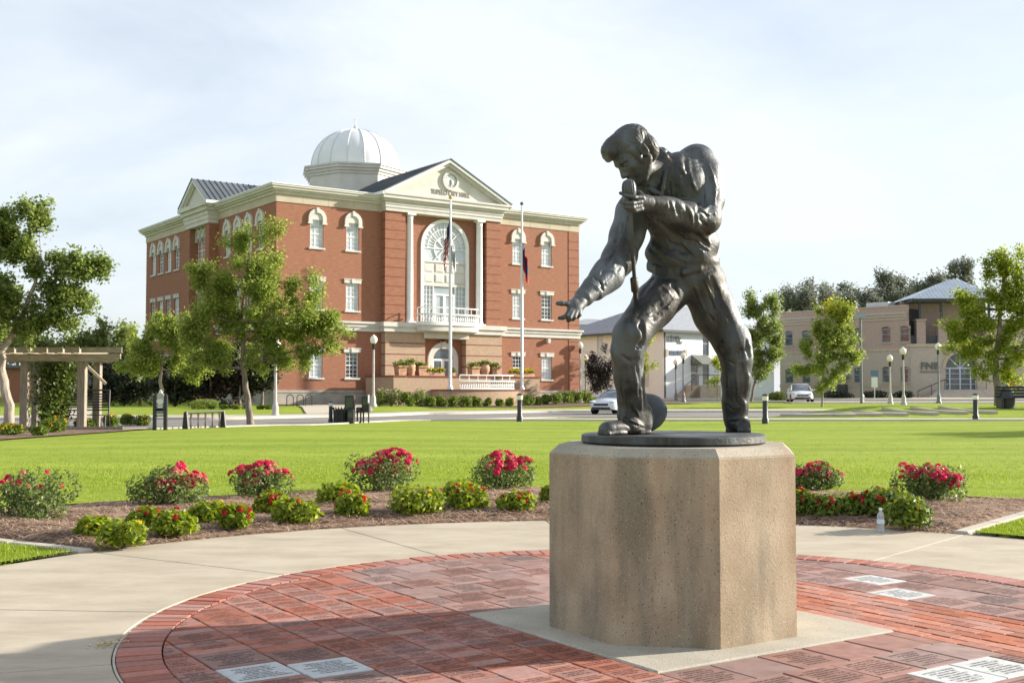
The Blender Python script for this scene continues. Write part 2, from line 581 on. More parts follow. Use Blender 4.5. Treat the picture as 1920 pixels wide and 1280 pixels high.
# curved concrete seat edges set into the grass on the right
arcs = [(1560, 778, 62), (1603, 778, 66), (1653, 777, 66), (1700, 776.5, 60), (1757, 775, 64), (1812, 773.5, 66), (1866, 772.5, 66)]
for i, (px, py, w) in enumerate(arcs):
    p = GH(px, py + 2)
    n = 14
    path = []
    for k in range(n + 1):
        t = k / n
        x = p.x - 1.7 * math.sin(t * 1.5); y = p.y + 1.9 * (1 - math.cos(t * 1.5))
        path.append((x, y))
    vs, fs = [], []
    for k, (x, y) in enumerate(path):
        hw = .26 * (1 - .9 * (k / n) ** .6)
        zt_ = H(x, y) + .10
        vs += [(x, y - hw, zt_ - .4), (x, y - hw, zt_), (x, y + hw, zt_ + .02), (x, y + hw, zt_ - .4)]
    for k in range(n):
        for j in range(3): fs.append((k * 4 + j, (k + 1) * 4 + j, (k + 1) * 4 + j + 1, k * 4 + j + 1))
    fs += [(0, 1, 2, 3), (n * 4, n * 4 + 3, n * 4 + 2, n * 4 + 1)]
    mb = MB(); mb.add(vs, fs)
    o = mb.build('seat_edge', CONC2)
    tag(o, 'low curved pale concrete seat edge set into the grass mound, %s from the left' % ['first', 'second', 'third', 'fourth', 'fifth', 'sixth', 'seventh'][i], 'seat edge', 'curved concrete seat edges in the grass')

# ---------------------------------------------------------------- concrete walk in slabs
base = polar_sheet('plaza_bed', 0.001, R_WALK - .01, 0, 2 * PI, lambda r, a, x, y: -0.035, M('joint_dirt', (0.09, 0.075, 0.06), (0.16, 0.13, 0.10), 14, 0.95, 0.4, 80), 6, 96)
structure(base)
walk = structure(link('walkway', None))
joints = [50.5, 72.0, 96.0, 119.5, 147.0, 175.5, 201.0, 228, 255, 282, 309, 336, 363, 387, 410.5]
for a0, a1 in zip(joints, joints[1:]):
    mb = MB()
    n = 14
    g = 0.011
    vs, fs = [], []
    ring = []
    for k in range(n + 1):
        t = k / n
        for r in (R_RING + 0.022, R_WALK):
            d = g / r * 0.5
            a = rad(a0) + d + (rad(a1) - rad(a0) - 2 * d) * t
            ring.append((CC.x + r * math.cos(a), CC.y + r * math.sin(a)))
    outer = [ring[2 * k + 1] for k in range(n + 1)]
    inner = [ring[2 * k] for k in range(n + 1)]
    b = 0.003
    loop = inner + outer[::-1]
    cx = sum(p[0] for p in loop) / len(loop); cy = sum(p[1] for p in loop) / len(loop)
    for k in range(n + 1):
        i0, o0 = inner[k], outer[k]
        vs += [(i0[0], i0[1], -.06), (i0[0], i0[1], -.004), (o0[0], o0[1], -.004), (o0[0], o0[1], -.06)]
    # top sheet slightly inset so that edges catch light
    m = len(vs)
    for k in range(n + 1):
        i0, o0 = Vector((*inner[k], 0)), Vector((*outer[k], 0))
        d = (o0 - i0).normalized() * b
        sx = 0
        if k == 0: tng = (Vector((*inner[1], 0)) - i0).normalized() * b
        elif k == n: tng = (Vector((*inner[n - 1], 0)) - i0).normalized() * b
        else: tng = Vector((0, 0, 0))
        for q in (i0 + d + tng, o0 - d + tng):
            vs.append((q.x, q.y, 0.0))
    for k in range(n):
        A, B = 4 * k, 4 * (k + 1)
        fs += [(A, B, B + 1, A + 1), (A + 2, B + 2, B + 3, A + 3), (m + 2 * k, m + 2 * k + 2, m + 2 * k + 3, m + 2 * k + 1),
               (A + 1, B + 1, m + 2 * k + 2, m + 2 * k), (m + 2 * k + 1, m + 2 * k + 3, B + 2, A + 2)]
    fs += [(0, 1, 2, 3), (1, m, m + 1, 2), (4 * n, 4 * n + 3, 4 * n + 2, 4 * n + 1), (4 * n + 1, 4 * n + 2, m + 2 * n + 1, m + 2 * n)]
    mb.add(vs, fs)
    mb.build('concrete_slab', CONC, walk)

# ---------------------------------------------------------------- mulch bed and its kerbs
def bed_z(r, a, x, y):
    t = (r - R_WALK) / (R_BED - R_WALK)
    e = min(1, max(0, min(t, 1 - t) / .12)) * min(1, max(0, min(a - A_BED0, A_BED1 - a) * r / .25))
    return -0.02 + e * (0.05 + 0.05 * math.sin(PI * t)) + 0.02 * e * math.sin(x * 5.1 + 2 * math.sin(y * 3)) * math.sin(y * 4.3)
structure(polar_sheet('mulch_bed', R_WALK + .004, R_BED + .02, A_BED0 + .012, A_BED1 - .012, bed_z, SOIL, 40, 300))
n = 62000
aa = A_BED0 + .02 + (A_BED1 - A_BED0 - .04) * rng.random(n)
rr = np.sqrt((R_WALK - .03) ** 2 + ((R_BED + .06) ** 2 - (R_WALK - .03) ** 2) * rng.random(n))
nx_ = CC.x + rr * np.cos(aa); ny_ = CC.y + rr * np.sin(aa)
nz_ = np.array([max(0.003, bed_z(min(max(r, R_WALK), R_BED), a, x, y)) for r, a, x, y in zip(rr, aa, nx_, ny_)]) + 0.028 * rng.random(n) ** 1.5
th = rng.random(n) * 2 * PI
Ls = 0.05 + 0.10 * rng.random(n)
tilt = (rng.random(n) - 0.4) * 0.5
d = np.stack([np.cos(th) * np.cos(tilt), np.sin(th) * np.cos(tilt), np.sin(tilt)], axis=1) * Ls[:, None]
sd = np.stack([-np.sin(th), np.cos(th), np.zeros(n)], axis=1) * 0.0032
up_ = np.array([0, 0, 0.003])
c = np.stack([nx_, ny_, nz_], axis=1)
V = np.stack([c - d * .5 - sd, c - d * .5 + sd, c + sd + up_, c - sd + up_, c + d * .5 + sd * .6, c + d * .5 - sd * .6], axis=1).reshape(-1, 3)
b = np.arange(n, dtype=np.int32)[:, None] * 6
Q = np.concatenate([b + np.array([0, 1, 2, 3]), b + np.array([3, 2, 4, 5])])
st = stuff(link('pine_straw', np_mesh('pine_straw', V, Q, STRAW)))
tag(st, 'brown pine straw mulch spread under the flower bushes', 'mulch')
for a, w in ((A_BED1, 1), (A_BED0, -1)):
    mb = MB()
    u = Vector((math.cos(a), math.sin(a), 0)); v = Vector((-u.y, u.x, 0))
    m4 = Matrix(((u.x, v.x, 0, CC.x), (u.y, v.y, 0, CC.y), (0, 0, 1, 0), (0, 0, 0, 1)))
    mb.T = m4
    L0 = R_WALK + .004
    for k in range(4):
        x0 = L0 + k * .92
        mb.bbox(x0, x0 + .91, -.065, .065, -.08, .026, .012)
    structure(mb.build('bed_kerb', CONC2))

# ---------------------------------------------------------------- blades of grass where the eye is close
BLADE = leaf_mat('grass_blade', (0.16, 0.235, 0.020), (0.34, 0.40, 0.055), 0.35, 0.6)
def blades(name, pts, label, h=0.035):
    p = np.asarray(pts); n = len(p)
    th = rng.random(n) * 2 * PI
    w = np.stack([np.cos(th), np.sin(th), np.zeros(n)], axis=1) * (0.003 + 0.003 * rng.random(n))[:, None]
    hh = h * (0.5 + rng.random(n))
    tip = p + np.stack([(rng.random(n) - .5) * hh * 1.2, (rng.random(n) - .5) * hh * 1.2, hh], axis=1)
    V = np.stack([p - w, p + w, tip], axis=1).reshape(-1, 3)
    o = stuff(link(name, np_mesh(name, V, np.arange(3 * n).reshape(-1, 3), BLADE)))
    return tag(o, label, 'grass')
def polar_pts(n, r0, r1, a0, a1, z):
    a = a0 + (a1 - a0) * rng.random(n)
    r = np.sqrt(r0 ** 2 + (r1 ** 2 - r0 ** 2) * rng.random(n))
    return np.stack([CC.x + r * np.cos(a), CC.y + r * np.sin(a), np.full(n, z)], axis=1)
blades('grass', polar_pts(45000, R_WALK + .01, R_WALK + 2.6, A_BED1 + .02, A_BED1 + .55, .012), 'clipped green grass in the left corner beside the walkway', .028)
blades('grass', polar_pts(38000, R_WALK + .01, R_WALK + 2.4, A_BED0 - .42, A_BED0 - .02, .012), 'clipped green grass in the right corner beside the walkway', .028)
n = 150000
a = A_BED0 - .06 + (A_BED1 - A_BED0 + .12) * rng.random(n)
r = R_BED + .02 + np.minimum(rng.exponential(2.6, n), 14)
gp = np.stack([CC.x + r * np.cos(a), CC.y + r * np.sin(a), np.zeros(n)], axis=1)
gp[:, 2] = [max(.028 if q < R_BED + 1.6 else -1, H(x, y)) for q, (x, y, z) in zip(r, gp)]
blades('grass', gp, 'clipped green grass along the far edge of the flower bed', .030)
# ================================================================ brick paving, pedestal
ANG = rad(33.5)
E1 = Vector((math.cos(ANG), math.sin(ANG), 0)); E2 = Vector((-math.sin(ANG), math.cos(ANG), 0))
SLAB = 0.81

def brick_mat(name, c1, c2, text, lines, mx_, my_, dark=0.36, var=0.16, scale=30):
    """fired paver; with `text` set, illegible engraved rows run along it"""
    m, n, l, b = _nodes(name)
    tc = n.new('ShaderNodeTexCoord'); oi = n.new('ShaderNodeObjectInfo')
    add = n.new('ShaderNodeVectorMath'); add.operation = 'ADD'
    mul = n.new('ShaderNodeMath'); mul.operation = 'MULTIPLY'; mul.inputs[1].default_value = 57.0
    l.new(oi.outputs['Random'], mul.inputs[0])
    cmb = n.new('ShaderNodeCombineXYZ'); l.new(mul.outputs[0], cmb.inputs['X']); l.new(mul.outputs[0], cmb.inputs['Z'])
    l.new(tc.outputs['Object'], add.inputs[0]); l.new(cmb.outputs[0], add.inputs[1])
    t = n.new('ShaderNodeTexNoise'); t.inputs['Scale'].default_value = scale; t.inputs['Detail'].default_value = 6
    l.new(add.outputs[0], t.inputs['Vector'])
    r = n.new('ShaderNodeValToRGB')
    r.color_ramp.elements[0].position = 0.3; r.color_ramp.elements[0].color = (*c1, 1)
    r.color_ramp.elements[1].position = 0.7; r.color_ramp.elements[1].color = (*c2, 1)
    l.new(t.outputs['Fac'], r.inputs['Fac'])
    hs = n.new('ShaderNodeHueSaturation')
    mr = n.new('ShaderNodeMapRange'); mr.inputs['To Min'].default_value = 1 - var; mr.inputs['To Max'].default_value = 1 + var
    fr = n.new('ShaderNodeMath'); fr.operation = 'FRACT'
    m7 = n.new('ShaderNodeMath'); m7.operation = 'MULTIPLY'; m7.inputs[1].default_value = 7.13
    l.new(oi.outputs['Random'], m7.inputs[0]); l.new(m7.outputs[0], fr.inputs[0])
    l.new(fr.outputs[0], mr.inputs['Value']); l.new(mr.outputs['Result'], hs.inputs['Value'])
    m9 = n.new('ShaderNodeMath'); m9.operation = 'MULTIPLY'; m9.inputs[1].default_value = 13.7
    f9 = n.new('ShaderNodeMath'); f9.operation = 'FRACT'
    l.new(oi.outputs['Random'], m9.inputs[0]); l.new(m9.outputs[0], f9.inputs[0])
    ms = n.new('ShaderNodeMapRange'); ms.inputs['To Min'].default_value = 0.72; ms.inputs['To Max'].default_value = 1.12
    l.new(f9.outputs[0], ms.inputs['Value']); l.new(ms.outputs['Result'], hs.inputs['Saturation'])
    l.new(r.outputs['Color'], hs.inputs['Color'])
    col = hs.outputs['Color']
    height = t.outputs['Fac']
    if text:
        sep = n.new('ShaderNodeSeparateXYZ'); l.new(tc.outputs['Object'], sep.inputs[0])
        def math_(op, a, b=None, v=None):
            q = n.new('ShaderNodeMath'); q.operation = op
            if hasattr(a, 'links'): l.new(a, q.inputs[0])
            else: q.inputs[0].default_value = a
            if b is not None:
                if hasattr(b, 'links'): l.new(b, q.inputs[1])
                else: q.inputs[1].default_value = b
            return q.outputs[0]
        X, Y, Z = sep.outputs
        pitch = 2 * my_ / lines
        row = math_('DIVIDE', math_('ADD', Y, my_), pitch)
        rowi = math_('FLOOR', row); rowf = math_('SUBTRACT', row, rowi)
        inrow = math_('MULTIPLY', math_('GREATER_THAN', rowf, 0.16), math_('LESS_THAN', rowf, 0.84))
        # each row has its own length
        wn_ = n.new('ShaderNodeTexWhiteNoise'); wn_.noise_dimensions = '2D'
        cv = n.new('ShaderNodeCombineXYZ'); l.new(rowi, cv.inputs['X']); l.new(mul.outputs[0], cv.inputs['Y']); l.new(cv.outputs[0], wn_.inputs['Vector'])
        half = math_('MULTIPLY', math_('ADD', math_('MULTIPLY', wn_.outputs['Value'], 0.6), 0.45), mx_)
        inx = math_('LESS_THAN', math_('ABSOLUTE', X), half)
        iny = math_('LESS_THAN', math_('ABSOLUTE', Y), my_)
        # letters
        nv = n.new('ShaderNodeCombineXYZ')
        l.new(math_('MULTIPLY', X, 130.0), nv.inputs['X'])
        l.new(math_('ADD', math_('MULTIPLY', rowi, 7.7), math_('MULTIPLY', rowf, 2.2)), nv.inputs['Y']); l.new(mul.outputs[0], nv.inputs['Z'])
        tn = n.new('ShaderNodeTexNoise'); tn.inputs['Scale'].default_value = 1.0; tn.inputs['Detail'].default_value = 1.0
        l.new(nv.outputs[0], tn.inputs['Vector'])
        let = math_('GREATER_THAN', tn.outputs['Fac'], 0.41)
        has = math_('LESS_THAN', oi.outputs['Random'], text)
        mask = math_('MULTIPLY', math_('MULTIPLY', math_('MULTIPLY', inrow, inx), math_('MULTIPLY', iny, let)), has)
        top = n.new('ShaderNodeNewGeometry'); sz = n.new('ShaderNodeSeparateXYZ'); l.new(top.outputs['Normal'], sz.inputs[0])
        mask = math_('MULTIPLY', mask, math_('GREATER_THAN', sz.outputs['Z'], 0.9))
        mm = n.new('ShaderNodeMixRGB'); mm.blend_type = 'MULTIPLY'; mm.inputs[2].default_value = (dark, dark * .96, dark * .98, 1)
        l.new(mask, mm.inputs[0]); l.new(col, mm.inputs[1]); col = mm.outputs[0]
        height = math_('SUBTRACT', t.outputs['Fac'], math_('MULTIPLY', mask, 1.5))
    l.new(col, b.inputs['Base Color'])
    b.inputs['Roughness'].default_value = 0.8; b.inputs['Specular IOR Level'].default_value = 0.25
    bp = n.new('ShaderNodeBump'); bp.inputs['Strength'].default_value = 0.4; bp.inputs['Distance'].default_value = 0.002
    l.new(height, bp.inputs['Height']); l.new(bp.outputs['Normal'], b.inputs['Normal'])
    return m
B_TEXT = brick_mat('engraved_brick', (0.27, 0.105, 0.072), (0.36, 0.150, 0.108), 0.80, 3, .085, .036)
B_SQ = brick_mat('engraved_square_brick', (0.27, 0.105, 0.072), (0.36, 0.150, 0.108), 0.85, 6, .082, .078)
B_RED = brick_mat('red_brick', (0.31, 0.108, 0.066), (0.43, 0.170, 0.105), 0, 3, .1, .04, var=0.2)
B_RING = brick_mat('border_brick', (0.29, 0.105, 0.075), (0.36, 0.140, 0.100), 0, 3, .1, .04, var=0.2, scale=40)
B_PAV = brick_mat('engraved_paver', (0.22, 0.122, 0.100), (0.315, 0.182, 0.152), 0.75, 8, .125, .115, var=0.2, scale=11)
B_WHITE = brick_mat('pale_paver', (0.44, 0.45, 0.44), (0.54, 0.55, 0.54), 1.1, 8, .12, .11, dark=0.35, var=0.04)

plaza = structure(link('brick_paving', None))
NG = 160
ringpoly = [Vector((CC.x + R_RING0 * math.cos(2 * PI * k / NG), CC.y + R_RING0 * math.sin(2 * PI * k / NG), 0)) for k in range(NG)]
def clip_round(poly, rr):
    """cut a convex outline to the round edge"""
    c = Vector((CC.x, CC.y, 0))
    if all((p - c).length < rr for p in poly): return poly, False
    if all((p - c).length > rr + .4 for p in poly): return [], True
    out = poly
    angs = [math.atan2(p.y - c.y, p.x - c.x) for p in poly]
    k0 = int(angs[0] / (2 * PI) * NG)
    for k in range(k0 - 16, k0 + 17):
        a = 2 * PI * (k + .5) / NG
        nrm = Vector((math.cos(a), math.sin(a), 0)); dist = rr * math.cos(PI / NG)
        new = []
        for i in range(len(out)):
            p, q = out[i], out[(i + 1) % len(out)]
            dp, dq = (p - c).dot(nrm) - dist, (q - c).dot(nrm) - dist
            if dp <= 0: new.append(p)
            if (dp < 0) != (dq < 0) and abs(dp - dq) > 1e-9: new.append(p.lerp(q, dp / (dp - dq)))
        out = new
        if len(out) < 3: return [], True
    return out, True
def area(poly):
    return abs(sum(poly[i].x * poly[(i + 1) % len(poly)].y - poly[(i + 1) % len(poly)].x * poly[i].y for i in range(len(poly)))) * .5
def prism_part(poly, ctr, th=.05, b=.004):
    """a cut piece: outline pushed down, top edge eased"""
    n = len(poly)
    m = sum((p for p in poly), Vector()) / n
    R = Matrix.Rotation(-ANG, 3, 'Z')
    def loc(p, z): 
        q = R @ (p - ctr); return (q.x, q.y, z)
    vs = [loc(p, -th) for p in poly] + [loc(p, -b) for p in poly]
    ins = [p + (m - p).normalized() * b * 1.3 for p in poly]
    vs += [loc(p, 0) for p in ins]
    fs = [tuple(range(2 * n, 3 * n))]
    for k in range(n):
        j = (k + 1) % n
        fs += [(k, j, n + j, n + k), (n + k, n + j, 2 * n + j, 2 * n + k)]
    return vs, fs
shared = {}
def whole(w, h, mat, name):
    key = (round(w, 3), round(h, 3), mat.name)
    if key not in shared:
        mb = MB(); mb.bbox(-w / 2, w / 2, -h / 2, h / 2, -.05, 0, .0035)
        shared[key] = mb.mesh(name, mat)
    return shared[key]
pieces = []     # (name, poly or None, centre, w, h, mat)
GAP = 0.005
GAPA, GAPB = 0.010, 0.006
def lay(name, a0, a1, b0, b1, mat):
    ctr = PC + E1 * (a0 + a1) / 2 + E2 * (b0 + b1) / 2
    w, h = a1 - a0 - GAPA, b1 - b0 - GAPB
    poly = [ctr + E1 * sx * w / 2 + E2 * sy * h / 2 for sx, sy in ((-1, -1), (1, -1), (1, 1), (-1, 1))]
    out, cut = clip_round(poly, R_RING0 - .004)
    if len(out) < 3 or area(out) < 4e-4: return
    pieces.append((name, out if cut else None, ctr, w, h, mat))
rb = random.Random(5)
# strips of 12-inch pavers before and behind the pedestal slab
PV = 0.305
ncol = 3.0
for sgn in (-1, 1):
    row = 0
    b = SLAB + .006
    while b < 3.0:
        off = 0.0 if row % 2 == 0 else PV / 2
        a = -SLAB - .006 - off
        while a < SLAB + .006 - .02:
            x0, x1 = max(a, -SLAB - .006), min(a + PV, SLAB + .006)
            lo, hi = (b, b + PV) if sgn > 0 else (-b - PV, -b)
            white = sgn < 0 and row >= 1 and (round(a, 2), row) in []
            if x1 - x0 > .03: lay('paver', x0, x1, lo, hi, B_PAV)
            a += PV
        b += PV; row += 1
# left field of engraved bricks in straight columns
a = -SLAB - .006
band = 0
while a > -3.4:
    wide = 0.203
    if band in (5, 6): wide = PV
    lo = a - wide
    b = -3.0 - (0.1 if band % 2 else 0)
    while b < 3.0:
        if wide == PV and -.36 < b < .50:
            white = -.15 < b < .2
            lay('paver', lo, a, b, b + PV, B_WHITE if white else B_PAV); b += PV
        elif rb.random() < .16:
            lay('square_brick', lo, a, b, b + .203, B_SQ); b += .203
        else:
            lay('brick', lo, a, b, b + .1015, B_TEXT); b += .1015
    a = lo; band += 1
# right field: narrow bricks in running bond, then pavers
a = SLAB + .006
band = 0
while a < 1.62:
    b = -3.0 + (0.1015 if band % 2 else 0)
    while b < 3.0:
        lay('red_brick', a, a + .1015, b, b + .203, B_RED); b += .203
    a += .1015; band += 1
row = 0
while a < 3.4:
    b = -3.0 + (PV / 2 if row % 2 else 0)
    while b < 3.0:
        cx_, cy_ = a + PV / 2, b + PV / 2
        p = PC + E1 * cx_ + E2 * cy_
        white = any((p - G(u, v)).length < .17 for u, v in ((1522, 1073), (1655, 1084), (1703, 1110)))
        lay('paver', a, a + PV, b, b + PV, B_WHITE if white else B_PAV); b += PV
    a += PV; row += 1
# pale pavers in the front strip, bottom right
def near_white(ctr): return any((ctr - G(u, v)).length < .16 for u, v in ((1790, 1262), (1845, 1250)))
def view_weight(ctr):
    d = Vector((ctr.x, ctr.y - 0, 0))
    px = ctr.x / max(ctr.y, .1) * FPX + 960
    py = 735 + FPX * HC / max(ctr.y, .1)
    vis = -120 < px < 2040 and py < 1330 and ctr.y > 0
    return (1.0 if vis else 0.01) / max(ctr.y, .5) ** 3
kinds = {}
for p in pieces: kinds.setdefault(p[0], []).append(p)
rest = {}
for kind, lst in kinds.items():
    lst.sort(key=lambda p: -view_weight(p[2]) * p[3] * p[4])
    for i, (name, poly, ctr, w, h, mat) in enumerate(lst):
        if near_white(ctr) and name == 'paver': mat = B_WHITE
        z = rb.uniform(-.0025, .0025)
        if i < 290 and view_weight(ctr) > 1e-5 * 100:
            if poly is None:
                o = link(name, whole(w, h, mat, name), plaza)
                o.rotation_euler = (rb.uniform(-.006, .006), rb.uniform(-.006, .006), ANG + rb.uniform(-.006, .006))
            else:
                vs, fs = prism_part(poly, ctr)
                mb = MB(); mb.add(vs, fs)
                o = mb.build(name, mat, plaza)
                o.rotation_euler = (0, 0, ANG)
            o.location = (ctr.x, ctr.y, z)
        else:
            q = poly if poly is not None else [ctr + E1 * sx * w / 2 + E2 * sy * h / 2 for sx, sy in ((-1, -1), (1, -1), (1, 1), (-1, 1))]
            vs, fs = prism_part(q, ctr)
            R = Matrix.Rotation(ANG, 3, 'Z')
            rest.setdefault(mat.name, (MB(), mat))[0].add([R @ Vector(v) + Vector((ctr.x, ctr.y, z)) for v in vs], fs)
for mb, mat in rest.values():
    stuff(mb.build('bricks', {'engraved_brick': B_RED, 'engraved_square_brick': B_RED, 'red_brick': B_RED, 'engraved_paver': B_PAV, 'pale_paver': B_WHITE}[mat.name], plaza))
# ring of border bricks on edge
nb = 166
mb = MB()
ra, rc = R_RING0 + .004, R_RING
da = 2 * PI / nb / 2 - .0024
def rp(r, a, z): return (r * math.cos(a) - (ra + rc) / 2, r * math.sin(a), z)
q = .0035
mb.add([rp(ra, -da, -.05), rp(rc, -da, -.05), rp(rc, da, -.05), rp(ra, da, -.05), rp(ra, -da, -q), rp(rc, -da, -q), rp(rc, da, -q), rp(ra, da, -q),
        rp(ra + q, -da + q / ra, 0), rp(rc - q, -da + q / rc, 0), rp(rc - q, da - q / rc, 0), rp(ra + q, da - q / ra, 0)],
       [(8, 9, 10, 11), (0, 1, 5, 4), (1, 2, 6, 5), (2, 3, 7, 6), (3, 0, 4, 7), (4, 5, 9, 8), (5, 6, 10, 9), (6, 7, 11, 10), (7, 4, 8, 11)])
ringmesh = mb.mesh('border_brick', B_RING)
for k in range(nb):
    a = 2 * PI * k / nb
    o = link('border_brick', ringmesh, plaza)
    o.location = (CC.x + (ra + rc) / 2 * math.cos(a), CC.y + (ra + rc) / 2 * math.sin(a), rb.uniform(-.002, .003) + .002)
    o.rotation_euler = (rb.uniform(-.008, .008), rb.uniform(-.008, .008), a + rb.uniform(-.004, .004))
# mortar bead between ring and walk
mb = MB(); mb.lathe([(R_RING + .002, -.04), (R_RING + .004, -.006), (R_RING + .016, -.004), (R_RING + .018, -.04)], tuple(CC), 160)
structure(mb.build('ring_mortar', KERB))

# ---------------------------------------------------------------- concrete slab and octagonal pedestal
def aggregate_mat(name, c1, c2, stain, chips=True):
    m, n, l, b = _nodes(name)
    tc = n.new('ShaderNodeTexCoord')
    t1 = n.new('ShaderNodeTexNoise'); t1.inputs['Scale'].default_value = 3.0; t1.inputs['Detail'].default_value = 7
    l.new(tc.outputs['Object'], t1.inputs['Vector'])
    r = n.new('ShaderNodeValToRGB')
    r.color_ramp.elements[0].position = .32; r.color_ramp.elements[0].color = (*c1, 1)
    r.color_ramp.elements[1].position = .68; r.color_ramp.elements[1].color = (*c2, 1)
    l.new(t1.outputs['Fac'], r.inputs['Fac'])
    col = r.outputs['Color']
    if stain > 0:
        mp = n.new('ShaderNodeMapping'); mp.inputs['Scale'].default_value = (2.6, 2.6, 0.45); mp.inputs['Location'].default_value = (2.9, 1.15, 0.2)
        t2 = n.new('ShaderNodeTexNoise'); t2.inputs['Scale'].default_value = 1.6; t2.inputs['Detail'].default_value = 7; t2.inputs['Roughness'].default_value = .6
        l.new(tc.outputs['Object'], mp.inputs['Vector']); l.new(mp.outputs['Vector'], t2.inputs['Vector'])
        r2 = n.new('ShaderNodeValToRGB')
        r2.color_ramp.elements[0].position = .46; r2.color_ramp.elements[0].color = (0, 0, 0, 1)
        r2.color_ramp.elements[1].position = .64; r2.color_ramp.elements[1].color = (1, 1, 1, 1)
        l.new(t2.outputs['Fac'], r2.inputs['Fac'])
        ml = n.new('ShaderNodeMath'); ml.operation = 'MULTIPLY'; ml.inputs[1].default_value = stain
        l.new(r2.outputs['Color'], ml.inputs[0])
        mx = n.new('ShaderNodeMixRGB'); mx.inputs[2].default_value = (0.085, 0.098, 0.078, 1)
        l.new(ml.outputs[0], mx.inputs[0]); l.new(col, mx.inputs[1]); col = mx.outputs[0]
        # rusty runs
        mp3 = n.new('ShaderNodeMapping'); mp3.inputs['Scale'].default_value = (2.2, 2.2, .35); mp3.inputs['Location'].default_value = (3.3, 1.2, 0)
        t3 = n.new('ShaderNodeTexNoise'); t3.inputs['Scale'].default_value = 2.2; t3.inputs['Detail'].default_value = 6
        l.new(tc.outputs['Object'], mp3.inputs['Vector']); l.new(mp3.outputs['Vector'], t3.inputs['Vector'])
        r3 = n.new('ShaderNodeValToRGB'); r3.color_ramp.elements[0].position = .52; r3.color_ramp.elements[0].color = (0, 0, 0, 1); r3.color_ramp.elements[1].position = .72; r3.color_ramp.elements[1].color = (.55, .55, .55, 1)
        l.new(t3.outputs['Fac'], r3.inputs['Fac'])
        mx3 = n.new('ShaderNodeMixRGB'); mx3.inputs[2].default_value = (0.22, 0.125, 0.062, 1)
        l.new(r3.outputs['Color'], mx3.inputs[0]); l.new(col, mx3.inputs[1]); col = mx3.outputs[0]
    # pebbles
    h = None
    for sc, thr, pal in ((88.0, .23, ((0.05, 0.035, 0.03), (0.16, 0.08, 0.05), (0.55, 0.50, 0.42))), (220.0, .30, ((0.06, 0.05, 0.045), (0.30, 0.24, 0.17), (0.62, 0.58, 0.50)))):
        v = n.new('ShaderNodeTexVoronoi'); v.inputs['Scale'].default_value = sc
        l.new(tc.outputs['Object'], v.inputs['Vector'])
        s = n.new('ShaderNodeSeparateColor'); l.new(v.outputs['Color'], s.inputs[0])
        lt = n.new('ShaderNodeMath'); lt.operation = 'LESS_THAN'; l.new(v.outputs['Distance'], lt.inputs[0]); lt.inputs[1].default_value = thr
        pk = n.new('ShaderNodeMath'); pk.operation = 'LESS_THAN'; l.new(s.outputs['Red'], pk.inputs[0]); pk.inputs[1].default_value = .27
        mk = n.new('ShaderNodeMath'); mk.operation = 'MULTIPLY'; l.new(lt.outputs[0], mk.inputs[0]); l.new(pk.outputs[0], mk.inputs[1])
        rr_ = n.new('ShaderNodeValToRGB')
        rr_.color_ramp.interpolation = 'CONSTANT'
        rr_.color_ramp.elements[0].color = (*pal[0], 1); rr_.color_ramp.elements[1].position = .72; rr_.color_ramp.elements[1].color = (*pal[2], 1)
        e = rr_.color_ramp.elements.new(.45); e.color = (*pal[1], 1)
        l.new(s.outputs['Green'], rr_.inputs['Fac'])
        mx4 = n.new('ShaderNodeMixRGB'); l.new(mk.outputs[0], mx4.inputs[0]); l.new(col, mx4.inputs[1]); l.new(rr_.outputs['Color'], mx4.inputs[2]); col = mx4.outputs[0]
        h = mk.outputs[0] if h is None else h
    l.new(col, b.inputs['Base Color'])
    b.inputs['Roughness'].default_value = .85; b.inputs['Specular IOR Level'].default_value = .3
    bp = n.new('ShaderNodeBump'); bp.inputs['Strength'].default_value = .5; bp.inputs['Distance'].default_value = .003
    t5 = n.new('ShaderNodeTexNoise'); t5.inputs['Scale'].default_value = 90; t5.inputs['Detail'].default_value = 4
    l.new(tc.outputs['Object'], t5.inputs['Vector'])
    sb = n.new('ShaderNodeMath'); sb.operation = 'SUBTRACT'; l.new(t5.outputs['Fac'], sb.inputs[0]); l.new(h, sb.inputs[1])
    l.new(sb.outputs[0], bp.inputs['Height']); l.new(bp.outputs['Normal'], b.inputs['Normal'])
    return m
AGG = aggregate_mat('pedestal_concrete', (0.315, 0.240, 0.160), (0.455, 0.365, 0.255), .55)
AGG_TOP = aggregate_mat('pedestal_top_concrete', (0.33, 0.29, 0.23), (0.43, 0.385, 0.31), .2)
AGG_SLAB = aggregate_mat('footing_concrete', (0.34, 0.31, 0.25), (0.43, 0.395, 0.325), 0)
mb = MB()
mb.bbox(-SLAB, SLAB, -SLAB, SLAB, -.06, .006, .008)
o = mb.build('footing_slab', AGG_SLAB, None, loc=(PC.x, PC.y, 0))
o.rotation_euler = (0, 0, ANG)
structure(o)
ped = thing('pedestal', 'tall octagonal stained aggregate concrete pedestal under the bronze statue', 'pedestal', (PC.x, PC.y, 0.006), ANG)
RI = 0.640
def octo(ri):
    rc = ri / math.cos(PI / 8)
    return [(rc * math.cos(PI / 8 + k * PI / 4), rc * math.sin(PI / 8 + k * PI / 4)) for k in range(8)]
def octo_shell(levels):
    vs, fs = [], []
    for ri, z in levels: vs += [(x, y, z) for x, y in octo(ri)]
    for i in range(len(levels) - 1):
        for k in range(8):
            j = (k + 1) % 8
            fs.append((i * 8 + k, i * 8 + j, (i + 1) * 8 + j, (i + 1) * 8 + k))
    fs.append(tuple((len(levels) - 1) * 8 + k for k in range(8)))
    fs.append(tuple(range(7, -1, -1)))
    return vs, fs
mb = MB(); mb.add(*octo_shell([(RI, 0), (RI, .915), (RI - .003, .918)])); 
